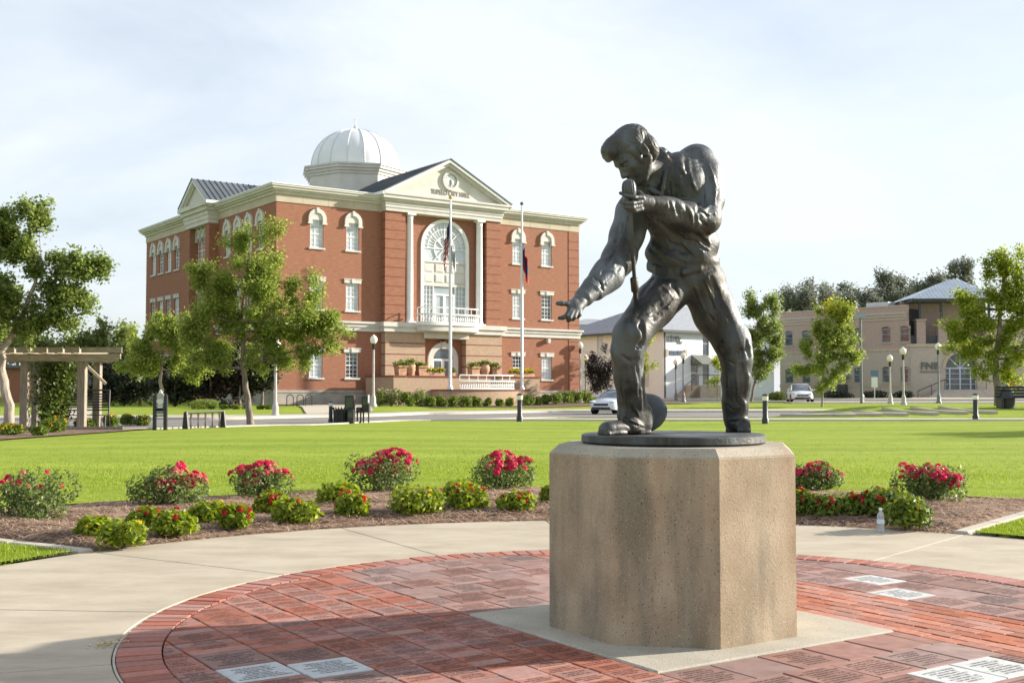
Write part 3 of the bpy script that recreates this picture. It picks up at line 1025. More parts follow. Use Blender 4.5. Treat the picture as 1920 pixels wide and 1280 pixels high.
o = mb.build('shaft', AGG, ped)
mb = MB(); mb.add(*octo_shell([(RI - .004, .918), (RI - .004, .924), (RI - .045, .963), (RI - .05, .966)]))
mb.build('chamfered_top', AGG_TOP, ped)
# ================================================================ the city hall
BRICK = M('hall_brick', (0.245, 0.102, 0.062), (0.355, 0.162, 0.098), 2.4, 0.85, 0.35, 6, stretch=(1, 1, 7), lo=.3, hi=.72, detail=7)
BRICKD = M('hall_dark_brick', (0.17, 0.050, 0.032), (0.22, 0.070, 0.042), 3, 0.85)
BLOCK = M('hall_pink_block', (0.36, 0.250, 0.170), (0.47, 0.345, 0.245), 4.0, 0.9, 0.4, 8, stretch=(1, 1, 5), lo=.3, hi=.7, detail=8)
CREAM = M('hall_cream_stone', (0.54, 0.52, 0.48), (0.61, 0.59, 0.55), 1.2, 0.75)
FRIEZE = M('hall_tan_frieze', (0.44, 0.38, 0.29), (0.52, 0.455, 0.355), .7, 0.8)
WHITE = M('white_paint', (0.74, 0.75, 0.74), (0.80, 0.80, 0.79), 2, 0.5)
DOMEW = M('dome_metal', (0.66, 0.68, 0.70), (0.74, 0.75, 0.76), .8, 0.42, spec=.5)
SEAM = M('dark_seam_roof', (0.085, 0.098, 0.112), (0.120, 0.135, 0.150), .6, 0.5, spec=.5)
GLASSL = M('blind_window_glass', (0.42, 0.47, 0.52), (0.60, 0.64, 0.68), 1.1, 0.08, spec=.9)
GLASSD = M('dark_window_glass', (0.035, 0.045, 0.055), (0.11, 0.13, 0.15), 1.3, 0.06, spec=.9)
PLINTH = M('plinth_stone', (0.34, 0.31, 0.26), (0.44, 0.40, 0.34), 1.5, 0.85)
TERRA = M('terracotta', (0.42, 0.22, 0.13), (0.55, 0.33, 0.20), 3, 0.7)

HROT = rad(35.5)
HC0 = P(515, 735, 76.0); HC0.z = 0.0
hall = thing('city_hall', 'red brick city hall with cream trim, white dome, clock pediment and columned portico', 'building', HC0, HROT)
_hc, _hs = math.cos(HROT), math.sin(HROT)
def to_hall(p):
    d = p - HC0
    return Vector((d.x * _hc + d.y * _hs, -d.x * _hs + d.y * _hc, d.z))
def from_hall(p):
    return Vector((HC0.x + p[0] * _hc - p[1] * _hs, HC0.y + p[0] * _hs + p[1] * _hc, p[2]))
_eye = to_hall(Vector((0, 0, HC)))
def _hray(px, py):
    r = ray(px, py)
    return Vector((r.x * _hc + r.y * _hs, -r.x * _hs + r.y * _hc, r.z))
def hf(px, py, v=0.0):
    """photo direction -> (u, z) on the front, v metres before the wall"""
    r = _hray(px, py); t = (-v - _eye.y) / r.y
    q = _eye + r * t
    return q.x, q.z
def hl(px, py, v=0.0):
    r = _hray(px, py); t = (-v - _eye.x) / r.x
    q = _eye + r * t
    return q.y, q.z
W = hf(1085, 600)[0]
D = hl(273, 600)[0]
zs = lambda py: hf(594, py)[1]
Z_PL = 1.36; Z_B0, Z_B1 = hf(700, 622)[1], hf(700, 604)[1]
Z_FR, Z_CB, Z_CT = hf(515.5, 377)[1], hf(515.5, 361)[1], hf(515.5, 346)[1]
hz = dict(top=(zs(464.5), zs(412.5)), mid=(zs(579.5), zs(527)), low=(zs(708), zs(659)))
WW = 0.98
front_cols = [hf(594, 440)[0], hf(661.5, 440)[0], hf(971, 470)[0], hf(1025, 470)[0]]
left_cols = [hl(px, 450)[0] for px in (289, 303, 317.5, 332.5, 427, 447, 467, 488.5)]
uL, uR = hf(715.5, 500)[0], hf(939, 500, .5)[0]
uM = (uL + uR) / 2
BV = 0.5

def cell_wall(mb, us, to3, z0, z1, u0, u1, holes, depth):
    """wall face with real openings; holes are (u0,u1,z0,z1)"""
    ul = sorted(set([u0, u1] + [h[0] for h in holes] + [h[1] for h in holes]))
    zl = sorted(set([z0, z1] + [h[2] for h in holes] + [h[3] for h in holes]))
    for a, b in zip(ul, ul[1:]):
        for c, d in zip(zl, zl[1:]):
            m, q = (a + b) / 2, (c + d) / 2
            if any(h[0] < m < h[1] and h[2] < q < h[3] for h in holes): continue
            mb.add([to3(a, 0, c), to3(b, 0, c), to3(b, 0, d), to3(a, 0, d)], [(0, 1, 2, 3)])
    for h in holes:
        a, b, c, d = h
        for p, q in (((a, c), (b, c)), ((b, c), (b, d)), ((b, d), (a, d)), ((a, d), (a, c))):
            mb.add([to3(p[0], 0, p[1]), to3(q[0], 0, q[1]), to3(q[0], depth, q[1]), to3(p[0], depth, p[1])], [(0, 1, 2, 3)])
f3 = lambda u, d, z: (u, d, z)
l3 = lambda u, d, z: (d, u, z)
archL, archR = hf(788.5, 500)[0], hf(878, 500)[0]
a_bot, a_top = hf(833, 606)[1], hf(833, 412)[1]
a_rad = (archR - archL) / 2
a_mid = (archL + archR) / 2
a_spr = a_top - a_rad
holes = []
for u in front_cols:
    for k in hz: holes.append((u - WW / 2, u + WW / 2, *hz[k]))
holes.append((archL + .05, archR - .05, a_bot, a_top - .05))
dz0, dz1 = hf(822, 735)[1], hf(822, 640)[1]
duL, duR = hf(799, 690)[0], hf(858, 690)[0]
mb = MB()
cell_wall(mb, None, f3, 0, Z_FR + .1, 0, W, holes, .3)
lh = []
for w in left_cols:
    for k in hz: lh.append((w - WW / 2, w + WW / 2, *hz[k]))
cell_wall(mb, None, l3, 0, Z_FR + .1, 0, D, lh, .3)
mb.add([(W, 0, 0), (W, D, 0), (W, D, Z_FR), (W, 0, Z_FR)], [(0, 1, 2, 3)])
mb.add([(0, D, 0), (W, D, 0), (W, D, Z_FR), (0, D, Z_FR)], [(0, 1, 2, 3)])
mb.build('wall', BRICK, hall)
# dim rooms behind the glass
mb = MB(); mb.box(.35, W - .35, .35, D - .35, 0.2, Z_FR); mb.build('interior_lining', M('room_dark', (0.06, 0.06, 0.06)), hall)
for a_, b_, c_, d_ in ((-.12, uL - .2, -.12, .4), (uR + .2, W + .12, -.12, .4), (-.121, .4, .4, D + .1)):
    e_ = .001 if c_ > 0 else 0
    mb = MB(); mb.box(a_, b_, c_, d_, -.4, Z_PL - e_)
    mb.box(a_ - .04 * (a_ < 0), b_ + .04 * (b_ > W), c_ - .04 * (c_ < 0), d_ - .02, Z_PL - .14 - e_, Z_PL + .03 + e_)
    mb.build('plinth', PLINTH, hall)
# belt course
mb = MB()
bt = Z_B1 - Z_B0
for o_, z0, z1 in ((.10, Z_B0, Z_B0 + bt * .45), (.18, Z_B0 + bt * .45, Z_B0 + bt * .8), (.30, Z_B0 + bt * .8, Z_B1)):
    mb.box(-o_, W + o_, -o_, D + o_, z0, z1)
mb.build('belt_course', CREAM, hall)
# frieze and cornice
mb = MB(); mb.box(-.05, W + .05, -.05, D + .05, Z_FR, Z_CB)
mb.build('frieze', FRIEZE, hall)
seam = 0.0
JT = M('joint_tan', (0.36, 0.29, 0.19))
while seam < W:
    if not (uL - .3 < seam < uR + .3):
        mb = MB(); mb.box(seam - .012, seam + .012, -.053, 0, Z_FR + .01, Z_CB - .01); mb.build('frieze_joint', JT, hall)
    seam += 1.9
mb = MB()
ch = Z_CT - Z_CB
for o_, z0, z1 in ((.14, Z_CB - .04, Z_CB + ch * .25), (.30, Z_CB + ch * .25, Z_CB + ch * .5), (.46, Z_CB + ch * .5, Z_CB + ch * .78), (.54, Z_CB + ch * .78, Z_CT)):
    mb.box(-o_, W + o_, -o_, D + o_, z0, z1)
mb.build('cornice', CREAM, hall)
mb = MB(); mb.box(-.58, W + .58, -.58, D + .58, Z_CT + .002, Z_CT + .07); mb.build('coping', WHITE, hall)

# ---- windows, each its own part with pane, sill and head
def window_meshes(key, w, h, dark):
    fr = MB()
    t = .07
    y0, y1 = .09, .16
    fr.box(-w / 2, -w / 2 + t, y0, y1, 0, h); fr.box(w / 2 - t, w / 2, y0, y1, 0, h)
    fr.box(-w / 2 + t, w / 2 - t, y0, y1, 0, t); fr.box(-w / 2 + t, w / 2 - t, y0, y1, h - t, h)
    fr.box(-w / 2 + t, w / 2 - t, y0 + .004, y1 - .004, h * .5 - .035, h * .5 + .035)
    for i in (1, 2):
        x = -w / 2 + t + (w - 2 * t) * i / 3
        fr.box(x - .015, x + .015, y0 + .02, y1 - .02, t, h - t)
    for i in (1, 2, 4, 5):
        z = h * i / 6
        fr.box(-w / 2 + t, w / 2 - t, y0 + .023, y1 - .023, z - .015, z + .015)
    pn = MB(); pn.box(-w / 2 + .02, w / 2 - .02, .135, .145, .02, h - .02)
    si = MB(); si.box(-w / 2 - .12, w / 2 + .12, -.09, .14, -.11, 0)
    hd = MB()
    if key == 'top':
        ro, ri = w / 2 + .17, w / 2 - .10
        zc = h + .10
        n = 14
        pts_o = [(ro * math.cos(PI * k / n), zc + ro * math.sin(PI * k / n)) for k in range(n + 1)]
        pts_i = [(ri * math.cos(PI * k / n), zc + ri * math.sin(PI * k / n)) for k in range(n + 1)]
        for k in range(n):
            hd.prism([pts_o[k], pts_o[k + 1], pts_i[k + 1], pts_i[k]], -.14, .02, 'y')
        hd.prism([(p[0] * 1.0, p[1]) for p in pts_i] , -.06, .03, 'y')
        hd.box(-ri, ri, -.058, .03, h, zc)
        hd.box(-ro, -ri, -.142, .02, h - .22, zc); hd.box(ri, ro, -.142, .02, h - .22, zc)
        hd.box(-ro - .05, -ri + .03, -.17, .02, h - .30, h - .18); hd.box(ri - .03, ro + .05, -.17, .02, h - .30, h - .18)
        hd.prism([(-.07, zc + ri - .02), (.07, zc + ri - .02), (.10, zc + ro + .06), (-.10, zc + ro + .06)], -.19, .02, 'y')
    else:
        hd.box(-w / 2 - .16, w / 2 + .16, -.07, .1, h, h + .24)
        hd.box(-w / 2 - .20, w / 2 + .20, -.10, .1, h + .24, h + .30)
        hd.prism([(-.08, h - .01), (.08, h - .01), (.12, h + .31), (-.12, h + .31)], -.12, .05, 'y')
    g = GLASSD if dark else GLASSL
    return (fr.mesh('window', WHITE), pn.mesh('pane', g), si.mesh('sill', CREAM), hd.mesh('window_head', CREAM))
wm = {}
for k in hz:
    for dk in (0, 1): wm[(k, dk)] = window_meshes(k, WW, hz[k][1] - hz[k][0], dk)
def put_window(key, dark, loc, rz, sx=1.0):
    f, p, s, h = wm[(key, dark)]
    o = link('window', f, hall, loc); o.rotation_euler = (0, 0, rz); o.scale = (sx, 1, 1)
    link('pane', p, o); link('sill', s, o); link('window_head', h, o)
for i, u in enumerate(front_cols):
    for k in hz:
        put_window(k, 1 if (k == 'low' and i in (1, 2)) or (k == 'mid' and i == 3) else 0, (u, 0, hz[k][0]), 0)
for i, w in enumerate(left_cols):
    for k in hz: put_window(k, (i + (k == 'mid')) % 2, (0, w, hz[k][0]), -PI / 2)

# ---- great arched window in the portico
aw = MB()
n = 24
def arc(r, k, N=n): return (a_mid + r * math.cos(PI * k / N), a_spr + r * math.sin(PI * k / N))
# brick infill around the arch head (square opening above the curve)
inf = MB()
for k in range(n):
    p, q = arc(a_rad - .06, k), arc(a_rad - .06, k + 1)
    inf.add([(p[0], 0.0, p[1]), (q[0], 0.0, q[1]), (q[0], 0.0, a_top + .0), (p[0], 0.0, a_top)], [(0, 1, 2, 3)])
inf.v = [(x, y + .004, z) for x, y, z in inf.v]
inf.build('arch_spandrel', BRICK, hall)
for k in range(n):
    aw.prism([arc(a_rad, k), arc(a_rad, k + 1), arc(a_rad - .24, k + 1), arc(a_rad - .24, k)], -.10, .14, 'y')
aw.box(archL, archL + .24, -.10, .14, a_bot, a_spr); aw.box(archR - .24, archR, -.10, .14, a_bot, a_spr)
gz0 = hf(833, 492)[1]; sz0, sz1 = hf(833, 537)[1], hf(833, 490)[1]
rin = a_rad - .24
mc = (a_mid, hf(833, 467)[1])
for k in range(8):
    a = PI * 2 * k / 8 + .0
    d = (math.cos(a), math.sin(a))
    L = rin if d[1] >= -.01 else min(rin, (mc[1] - sz1) / max(1e-3, -d[1]))
    aw.prism([(mc[0] - d[1] * .03, mc[1] + d[0] * .03), (mc[0] + d[1] * .03, mc[1] - d[0] * .03), (mc[0] + d[0] * L + d[1] * .03, mc[1] + d[1] * L - d[0] * .03), (mc[0] + d[0] * L - d[1] * .03, mc[1] + d[1] * L + d[0] * .03)], .04, .11, 'y')
for rr_, lo_, hi_ in ((rin * .5, -60, 240), (rin * .8, 0, 180)):
    m_ = 20
    for k in range(m_):
        a0, a1 = rad(lo_ + (hi_ - lo_) * k / m_), rad(lo_ + (hi_ - lo_) * (k + 1) / m_)
        if mc[1] + rr_ * math.sin(a0) < sz1: continue
        aw.prism([(mc[0] + rr_ * math.cos(a0), mc[1] + rr_ * math.sin(a0)), (mc[0] + rr_ * math.cos(a1), mc[1] + rr_ * math.sin(a1)), (mc[0] + (rr_ - .05) * math.cos(a1), mc[1] + (rr_ - .05) * math.sin(a1)), (mc[0] + (rr_ - .05) * math.cos(a0), mc[1] + (rr_ - .05) * math.sin(a0))], .045, .105, 'y')
for k in range(1, 16):
    if k % 4 == 0: continue
    a = PI * k / 16
    d = (math.cos(a), math.sin(a))
    aw.prism([(mc[0] + d[0] * rin * .5 - d[1] * .014, mc[1] + d[1] * rin * .5 + d[0] * .014), (mc[0] + d[0] * rin * .5 + d[1] * .014, mc[1] + d[1] * rin * .5 - d[0] * .014), (mc[0] + d[0] * rin + d[1] * .014, mc[1] + d[1] * rin - d[0] * .014), (mc[0] + d[0] * rin - d[1] * .014, mc[1] + d[1] * rin + d[0] * .014)], .05, .10, 'y')
for s_ in (-1, 1):
    aw.box(a_mid + s_ * rin * .52 - .04, a_mid + s_ * rin * .52 + .04, .04, .11, a_bot, sz0)
    for i in range(1, 3):
        x = a_mid + s_ * (rin * .52 + rin * .48 * i / 3)
        aw.box(x - .015, x + .015, .05, .10, a_bot, sz0)
    for i in range(1, 8):
        z = a_bot + (sz0 - a_bot) * i / 8
        x0, x1 = sorted((a_mid + s_ * rin * .54, a_mid + s_ * rin))
        aw.box(x0, x1, .053, .097, z - .014, z + .014)
dh = hf(833, 553)[1]
aw.box(a_mid - rin * .5, a_mid + rin * .5, .038, .112, dh - .06, dh + .06)
aw.box(a_mid - .09, a_mid + .09, .036, .114, a_bot, dh - .06)
for s_ in (-1, 1):
    x0, x1 = sorted((a_mid + s_ * rin * .40, a_mid + s_ * rin * .48)); aw.box(x0, x1, .037, .113, a_bot, dh - .06)
gw = aw.build('arched_window', WHITE, hall)
pn = MB(); pn.prism([arc(rin + .05, k) for k in range(n + 1)] + [(archL + .2, sz1), (archR - .2, sz1)], .115, .125, 'y')
pn.build('fan_pane', GLASSL, gw)
pn = MB(); pn.box(archL + .2, archR - .2, .115, .125, a_bot, sz0); pn.build('pane', M('lower_glass', (0.30, 0.34, 0.36), (0.42, 0.46, 0.48), 1.0, .08, spec=.9), gw)
sp = MB(); sp.box(archL + .23, archR - .23, .06, .13, sz0, sz1); sp.box(archL + .22, archR - .22, -.02, .06, sz1 - .14, sz1 + .02); sp.box(archL + .22, archR - .22, 0, .06, sz0 - .02, sz0 + .16)
for i in range(4):
    for j in range(2):
        pw = (archR - archL - .5) / 4; ph = (sz1 - sz0 - .34) / 2
        x = archL + .25 + pw * (i + .5); z = sz0 + .18 + ph * (j + .5)
        sp.add([(x - pw * .42, .055, z - ph * .42), (x + pw * .42, .055, z - ph * .42), (x + pw * .42, .055, z + ph * .42), (x - pw * .42, .055, z + ph * .42),
                (x - pw * .32, .01, z - ph * .32), (x + pw * .32, .01, z - ph * .32), (x + pw * .32, .01, z + ph * .32), (x - pw * .32, .01, z + ph * .32)],
               [(4, 5, 6, 7), (0, 1, 5, 4), (1, 2, 6, 5), (2, 3, 7, 6), (3, 0, 4, 7)])
sp.build('spandrel_panel', CREAM, gw)

# ---- portico: brick piers with dark bands, columns, entablature, pediment
Z_E0, Z_E1 = hf(760, 397, .8)[1], hf(760, 364, .8)[1]
pL = hf(760, 500, BV)[0]; pR = hf(912.5, 500, BV)[0]
mb = MB(); mb.box(uL, pL, -BV, .1, Z_B1, Z_E0); pier1 = mb.build('pier', BRICK, hall)
mb = MB(); mb.box(pR, uR, -BV, .1, Z_B1, Z_E0); pier2 = mb.build('pier', BRICK, hall)
for pr, a, b in ((pier1, uL, pL), (pier2, pR, uR)):
    mb = MB()
    z = Z_B1 + .55
    while z < Z_E0 - .2:
        mb.box(a - .006, b + .006, -BV - .006, .05, z, z + .06); z += .66
    mb.build('brick_band', BRICKD, pr)
mb = MB()
z = Z_PL + .5
cu0 = hf(1066, 560)[0]
mb2 = MB(); mb2.box(cu0, W + .03, -.03, .2, Z_PL + .03, Z_FR); qn = mb2.build('corner_pilaster', BRICK, hall)
while z < Z_FR - .2:
    if not Z_B0 - .1 < z < Z_B1 + .1: mb.box(cu0 - .005, W + .036, -.036, .15, z, z + .06)
    z += .66
mb.box(cu0 - .03, cu0 + .0, -.012, .1, Z_PL + .03, Z_FR)
mb.build('brick_band', BRICKD, qn)
for px in (768, 898.5):
    u = hf(px, 500, .30)[0]
    mb = MB()
    mb.lathe([(.29, .12), (.30, .2), (.27, .28), (.255, .4), (.255, 2.6), (.225, Z_E0 - Z_B1 - .42), (.24, Z_E0 - Z_B1 - .40), (.24, Z_E0 - Z_B1 - .34), (.225, Z_E0 - Z_B1 - .32), (.225, Z_E0 - Z_B1 - .25), (.30, Z_E0 - Z_B1 - .14)], (u, -.30, Z_B1), 20)
    c = mb.build('column', WHITE, hall, smooth=True)
    mb = MB(); mb.box(u - .34, u + .34, -.64, .04, Z_E0 - .14, Z_E0 - .002); mb.build('capital', WHITE, c)
    mb = MB(); mb.box(u - .36, u + .36, -.66, .05, Z_B1 + .002, Z_B1 + .14); mb.build('column_base', WHITE, c)
mb = MB()
eh = Z_E1 - Z_E0
for o_, z0, z1 in ((.02, Z_E0, Z_E0 + eh * .2), (.07, Z_E0 + eh * .2, Z_E0 + eh * .38), (.12, Z_E0 + eh * .38, Z_E0 + eh * .55), (.26, Z_E0 + eh * .55, Z_E0 + eh * .68), (.40, Z_E0 + eh * .68, Z_E0 + eh * .88), (.48, Z_E0 + eh * .88, Z_E1)):
    mb.box(uL - o_, uR + o_, -BV - .1 - o_, .6, z0, z1)
mb.build('entablature', CREAM, hall)
VP_ = BV + .12
apu, apz = hf(846, 299, VP_ + .5)
hw = (uR - uL) / 2 + .50
def pediment(name, umid, hw, z0, za, v_face, v_front, back, axis, roof_back, clock):
    """gable: tympanum, raking cornice and seamed roof; axis 'f' looks out of the front, 'l' out of the left side"""
    def tf(mb): 
        if axis == 'l': mb.v = [(y, x, z) for x, y, z in mb.v]
        return mb
    mb = MB(); mb.prism([(umid - hw + .3, z0 - .02), (umid + hw - .3, z0 - .02), (umid, za - .35)], -v_face, -v_face + .3, 'y')
    ty = tf(mb).build(name, CREAM, hall)
    slope = (za - z0) / hw
    for nm, th, vf, off, mat in (('raking_cornice', .22, v_front - .2, .22, CREAM), ('rake_trim', .20, v_front, .0, WHITE)):
        mb = MB()
        for s_ in (-1, 1):
            e, ap = (umid + s_ * (hw - off * .0), z0 - off), (umid, za - off)
            mb.prism([e, ap, (ap[0], ap[1] - th), (e[0], e[1] - th)], -vf, -v_face + .1, 'y')
        tf(mb).build(nm, mat, ty)
    rf = MB()
    for s_ in (-1, 1):
        e, ap = (umid + s_ * (hw + .05), z0 + .0), (umid, za + .04)
        rf.add([(e[0], -v_front - .05, e[1]), (ap[0], -v_front - .05, ap[1]), (ap[0], roof_back, ap[1]), (e[0], roof_back, e[1])], [(0, 1, 2, 3)])
    tf(rf)
    r_o = rf.build('roof', SEAM, hall)
    sm = MB()
    y = -v_front - .04
    while y < roof_back:
        for s_ in (-1, 1):
            e, ap = (umid + s_ * (hw + .05), z0), (umid, za + .04)
            sm.prism([e, ap, (ap[0], ap[1] + .06), (e[0], e[1] + .06)], y - .02, y + .02, 'y')
        y += .45
    tf(sm).build('standing_seam', SEAM, r_o)
    gt = MB()
    for s_ in (-1, 1):
        x = umid + s_ * (hw + .06)
        gt.box(x - .09, x + .09, -v_front - .04, roof_back * .5, z0 - .24, z0 - .02)
    tf(gt).build('eave_gutter', WHITE, ty)
    return ty
ped_f = pediment('pediment', apu, hw, Z_E1 + .05, apz, VP_, VP_ + .42, 0, 'f', 9.0, True)
# clock
cu_, cz_ = hf(845, 339.5, VP_ + .05)
cr_ = .50
cl = MB()
cl.v = []
def disc_ring(mb, r0, r1, y0, y1, N=40):
    for k in range(N):
        a0, a1 = 2 * PI * k / N, 2 * PI * (k + 1) / N
        mb.prism([(cu_ + r0 * math.cos(a0), cz_ + r0 * math.sin(a0)), (cu_ + r1 * math.cos(a0), cz_ + r1 * math.sin(a0)), (cu_ + r1 * math.cos(a1), cz_ + r1 * math.sin(a1)), (cu_ + r0 * math.cos(a1), cz_ + r0 * math.sin(a1))], -y1, -y0, 'y')
disc_ring(cl, cr_ * .99, cr_ * 1.40, VP_ - .02, VP_ + .13)
clock = cl.build('clock_surround', CREAM, ped_f)
cl = MB(); cl.prism([(cu_ + cr_ * math.cos(2 * PI * k / 40), cz_ + cr_ * math.sin(2 * PI * k / 40)) for k in range(40)], -VP_ - .06, -VP_ + .02, 'y')
cf = cl.build('clock_face', WHITE, ped_f)
DARK = M('dark_trim', (0.03, 0.033, 0.036), rough=.5)
GREYD = M('slate_grey_trim', (0.11, 0.115, 0.12), rough=.6)
cl = MB(); disc_ring(cl, cr_ * .955, cr_ * 1.02, VP_ + .05, VP_ + .11); cl.build('clock_rim', GREYD, ped_f)
for k in range(12):
    cl = MB()
    a = 2 * PI * k / 12
    d = (math.cos(a), math.sin(a))
    r0, r1, w_ = cr_ * .72, cr_ * .86, .018
    cl.prism([(cu_ + d[0] * r0 - d[1] * w_, cz_ + d[1] * r0 + d[0] * w_), (cu_ + d[0] * r0 + d[1] * w_, cz_ + d[1] * r0 - d[0] * w_), (cu_ + d[0] * r1 + d[1] * w_, cz_ + d[1] * r1 - d[0] * w_), (cu_ + d[0] * r1 - d[1] * w_, cz_ + d[1] * r1 + d[0] * w_)], -VP_ - .075, -VP_ - .055, 'y')
    cl.build('hour_mark', GREYD, ped_f)
for nm, ang, L, w_ in (('hour_hand', rad(-72), .34, .035), ('minute_hand', rad(-95), .50, .028)):
    cl = MB(); d = (math.cos(ang), math.sin(ang))
    cl.prism([(cu_ - d[0] * .1 - d[1] * w_, cz_ - d[1] * .1 + d[0] * w_), (cu_ - d[0] * .1 + d[1] * w_, cz_ - d[1] * .1 - d[0] * w_), (cu_ + d[0] * L + d[1] * w_ * .5, cz_ + d[1] * L - d[0] * w_ * .5), (cu_ + d[0] * L - d[1] * w_ * .5, cz_ + d[1] * L + d[0] * w_ * .5)], -VP_ - .10, -VP_ - .08, 'y')
    cl.build(nm, DARK, ped_f)
# lettering
def text_mesh(s, mat, extrude=.02, bold=0.0):
    c = bpy.data.curves.new('lettering', 'FONT'); c.body = s; c.align_x = 'CENTER'; c.align_y = 'CENTER'; c.extrude = extrude; c.size = 1.0; c.offset = bold
    o = bpy.data.objects.new('lettering', c); COL.objects.link(o)
    bpy.context.view_layer.update()
    me = bpy.data.meshes.new_from_object(o.evaluated_get(bpy.context.evaluated_depsgraph_get()))
    bpy.data.objects.remove(o)
    me.materials.clear(); me.materials.append(mat)
    return me
def lettering(s, parent, mat, loc, width, height, rotz=0.0, extrude=.02, bold=0.0):
    """raised letters facing local -y"""
    me = text_mesh(s, mat, extrude, bold)
    co = np.empty(len(me.vertices) * 3); me.vertices.foreach_get('co', co); co = co.reshape(-1, 3)
    w, h = co[:, 0].max() - co[:, 0].min(), co[:, 1].max() - co[:, 1].min()
    co[:, 0] -= (co[:, 0].max() + co[:, 0].min()) / 2; co[:, 1] -= (co[:, 1].max() + co[:, 1].min()) / 2
    co[:, 0] *= width / w; co[:, 1] *= height / h
    me.vertices.foreach_set('co', co.ravel()); me.update()
    o = link('lettering', me, parent, loc)
    o.rotation_euler = (PI / 2, 0, rotz)
    return o
LETT = M('bronze_letters', (0.20, 0.175, 0.15), rough=.6)
t0, t1 = hf(808, 364, VP_), hf(881, 372, VP_)
lettering('TUPELO CITY HALL', ped_f, LETT, ((t0[0] + t1[0]) / 2, -VP_ - .012, Z_E1 + .46), t1[0] - t0[0], .36, 0, .02, .0)

# ---- left side bay with its own gable
LV = .7
w0, w1 = hl(409, 450)[0], hl(349, 450, LV)[0]
wm_ = (w0 + w1) / 2
mb = MB(); pw = (w1 - w0) * .16
mb.box(-LV, .1, w0, w0 + pw, 0, Z_FR + .3); mb.box(-LV, .1, w1 - pw, w1, 0, Z_FR + .3)
mb.box(-LV + .02, .1, w0 + pw, w1 - pw, 0, hz['low'][0] - .1)
mb.build('side_bay', BRICK, hall)
for i in range(4):
    w = w0 + pw + (w1 - w0 - 2 * pw) * (i + .5) / 4
    for k in hz: put_window(k, i % 2, (-.12, w, hz[k][0]), -PI / 2, .78)
mb = MB()
Lz0, Lz1 = Z_FR - .25, Z_CT + .2
lh_ = Lz1 - Lz0
for o_, z0, z1 in ((.02, Lz0, Lz0 + lh_ * .2), (.08, Lz0 + lh_ * .2, Lz0 + lh_ * .4), (.14, Lz0 + lh_ * .4, Lz0 + lh_ * .6), (.30, Lz0 + lh_ * .6, Lz0 + lh_ * .8), (.48, Lz0 + lh_ * .8, Lz1)):
    mb.box(-LV - .06 - o_, .5, w0 - o_, w1 + o_, z0, z1)
mb.build('side_entablature', CREAM, hall)
lap = hl(366.5, 334, LV + .4)
pediment('side_pediment', wm_, (w1 - w0) / 2 + .5, Lz1 + .05, lap[1], LV + .08, LV + .45, 0, 'l', 9.5, False)

# ---- dome on its octagonal drum
dc = (W / 2, D / 2)
Yd = from_hall((dc[0], dc[1], 0)).y
zd = lambda py: HC + (HOR - py) * Yd / FPX * 1.0
dr = 83.0 * mpp(Yd)
def octb(mb, r, z0, z1):
    mb.prism([(dc[0] + r * math.cos(PI / 8 + k * PI / 4 - HROT + rad(12)), dc[1] + r * math.sin(PI / 8 + k * PI / 4 - HROT + rad(12))) for k in range(8)], z0, z1, 'z')
mb = MB(); octb(mb, dr * 1.10, Z_CT - .3, zd(336)); drum = mb.build('drum', M('drum_stucco', (0.56, 0.54, 0.49), (0.62, 0.60, 0.55), 1, .8), hall)
mb = MB()
for r_, p0, p1 in ((1.13, 338, 333), (1.17, 333, 328), (1.22, 328, 323), (1.25, 323, 320)): octb(mb, dr * r_, zd(p0), zd(p1))
mb.build('drum_cornice', CREAM, drum)
zb, zt = zd(320), zd(241)
mb = MB()
prof = [(dr * 1.02, zb - .02), (dr * 1.02, zb + .12)] + [(dr * math.cos(t) ** .92 if t < 1.55 else .03, zb + .12 + (zt - zb - .12) * math.sin(t)) for t in np.linspace(0, PI / 2 - .03, 22)]
mb.lathe(prof, (dc[0], dc[1], 0), 64)
dome = mb.build('dome', DOMEW, hall, smooth=True)
mb = MB()
for k in range(16):
    a = 2 * PI * k / 16 + .12
    mb.tube([(dc[0] + (r + .015) * math.cos(a), dc[1] + (r + .015) * math.sin(a), z) for r, z in prof[1:]], .045, 5)
mb.build('dome_rib', M('rib_metal', (0.60, 0.62, 0.64), rough=.45), dome)
mb = MB(); mb.lathe([(.30, 0), (.26, .12), (.12, .2), (.17, .34), (.08, .46), (.05, .9), (.09, 1.0), (.03, 1.1), (.012, zd(224) - zt)], (dc[0], dc[1], zt - .06), 12); mb.build('finial', DOMEW, dome, smooth=True)
mb = MB(); mb.box(.2, W - .2, .2, D - .2, Z_CT - .5, Z_CT - .35); mb.build('flat_roof', PLINTH, hall)

# ---- ground storey of the portico in pink block, with its arched doorway
GV = .62
bz1 = Z_B0
du0, du1 = hf(797, 670, GV)[0], hf(874, 670, GV)[0]
mb = MB(); mb.box(uL - .02, du0, -GV, .1, 0, bz1); p1_ = mb.build('block_pier', BLOCK, hall)
mb = MB(); mb.box(du1, uR + .02, -GV, .1, 0, bz1); p2_ = mb.build('block_pier', BLOCK, hall)
for pr, a, b in ((p1_, uL - .02, du0), (p2_, du1, uR + .02)):
    mb = MB(); z = bz1 - .78
    while z > .6:
        mb.box(a - .005, b + .005, -GV - .005, .05, z, z + .07); z -= .80
    mb.build('brick_band', BRICKD, pr)
mb = MB(); mb.box(uL - .3, uR + .3, -GV - .28, .2, Z_B0 + bt * .55, Z_B1 + .02); mb.box(uL - .2, uR + .2, -GV - .16, .2, Z_B0 + .02, Z_B0 + bt * .55)
mb.build('portico_belt', CREAM, hall)
lz0, lz1 = hf(835, 635, GV)[1], hf(835, 623, GV)[1]
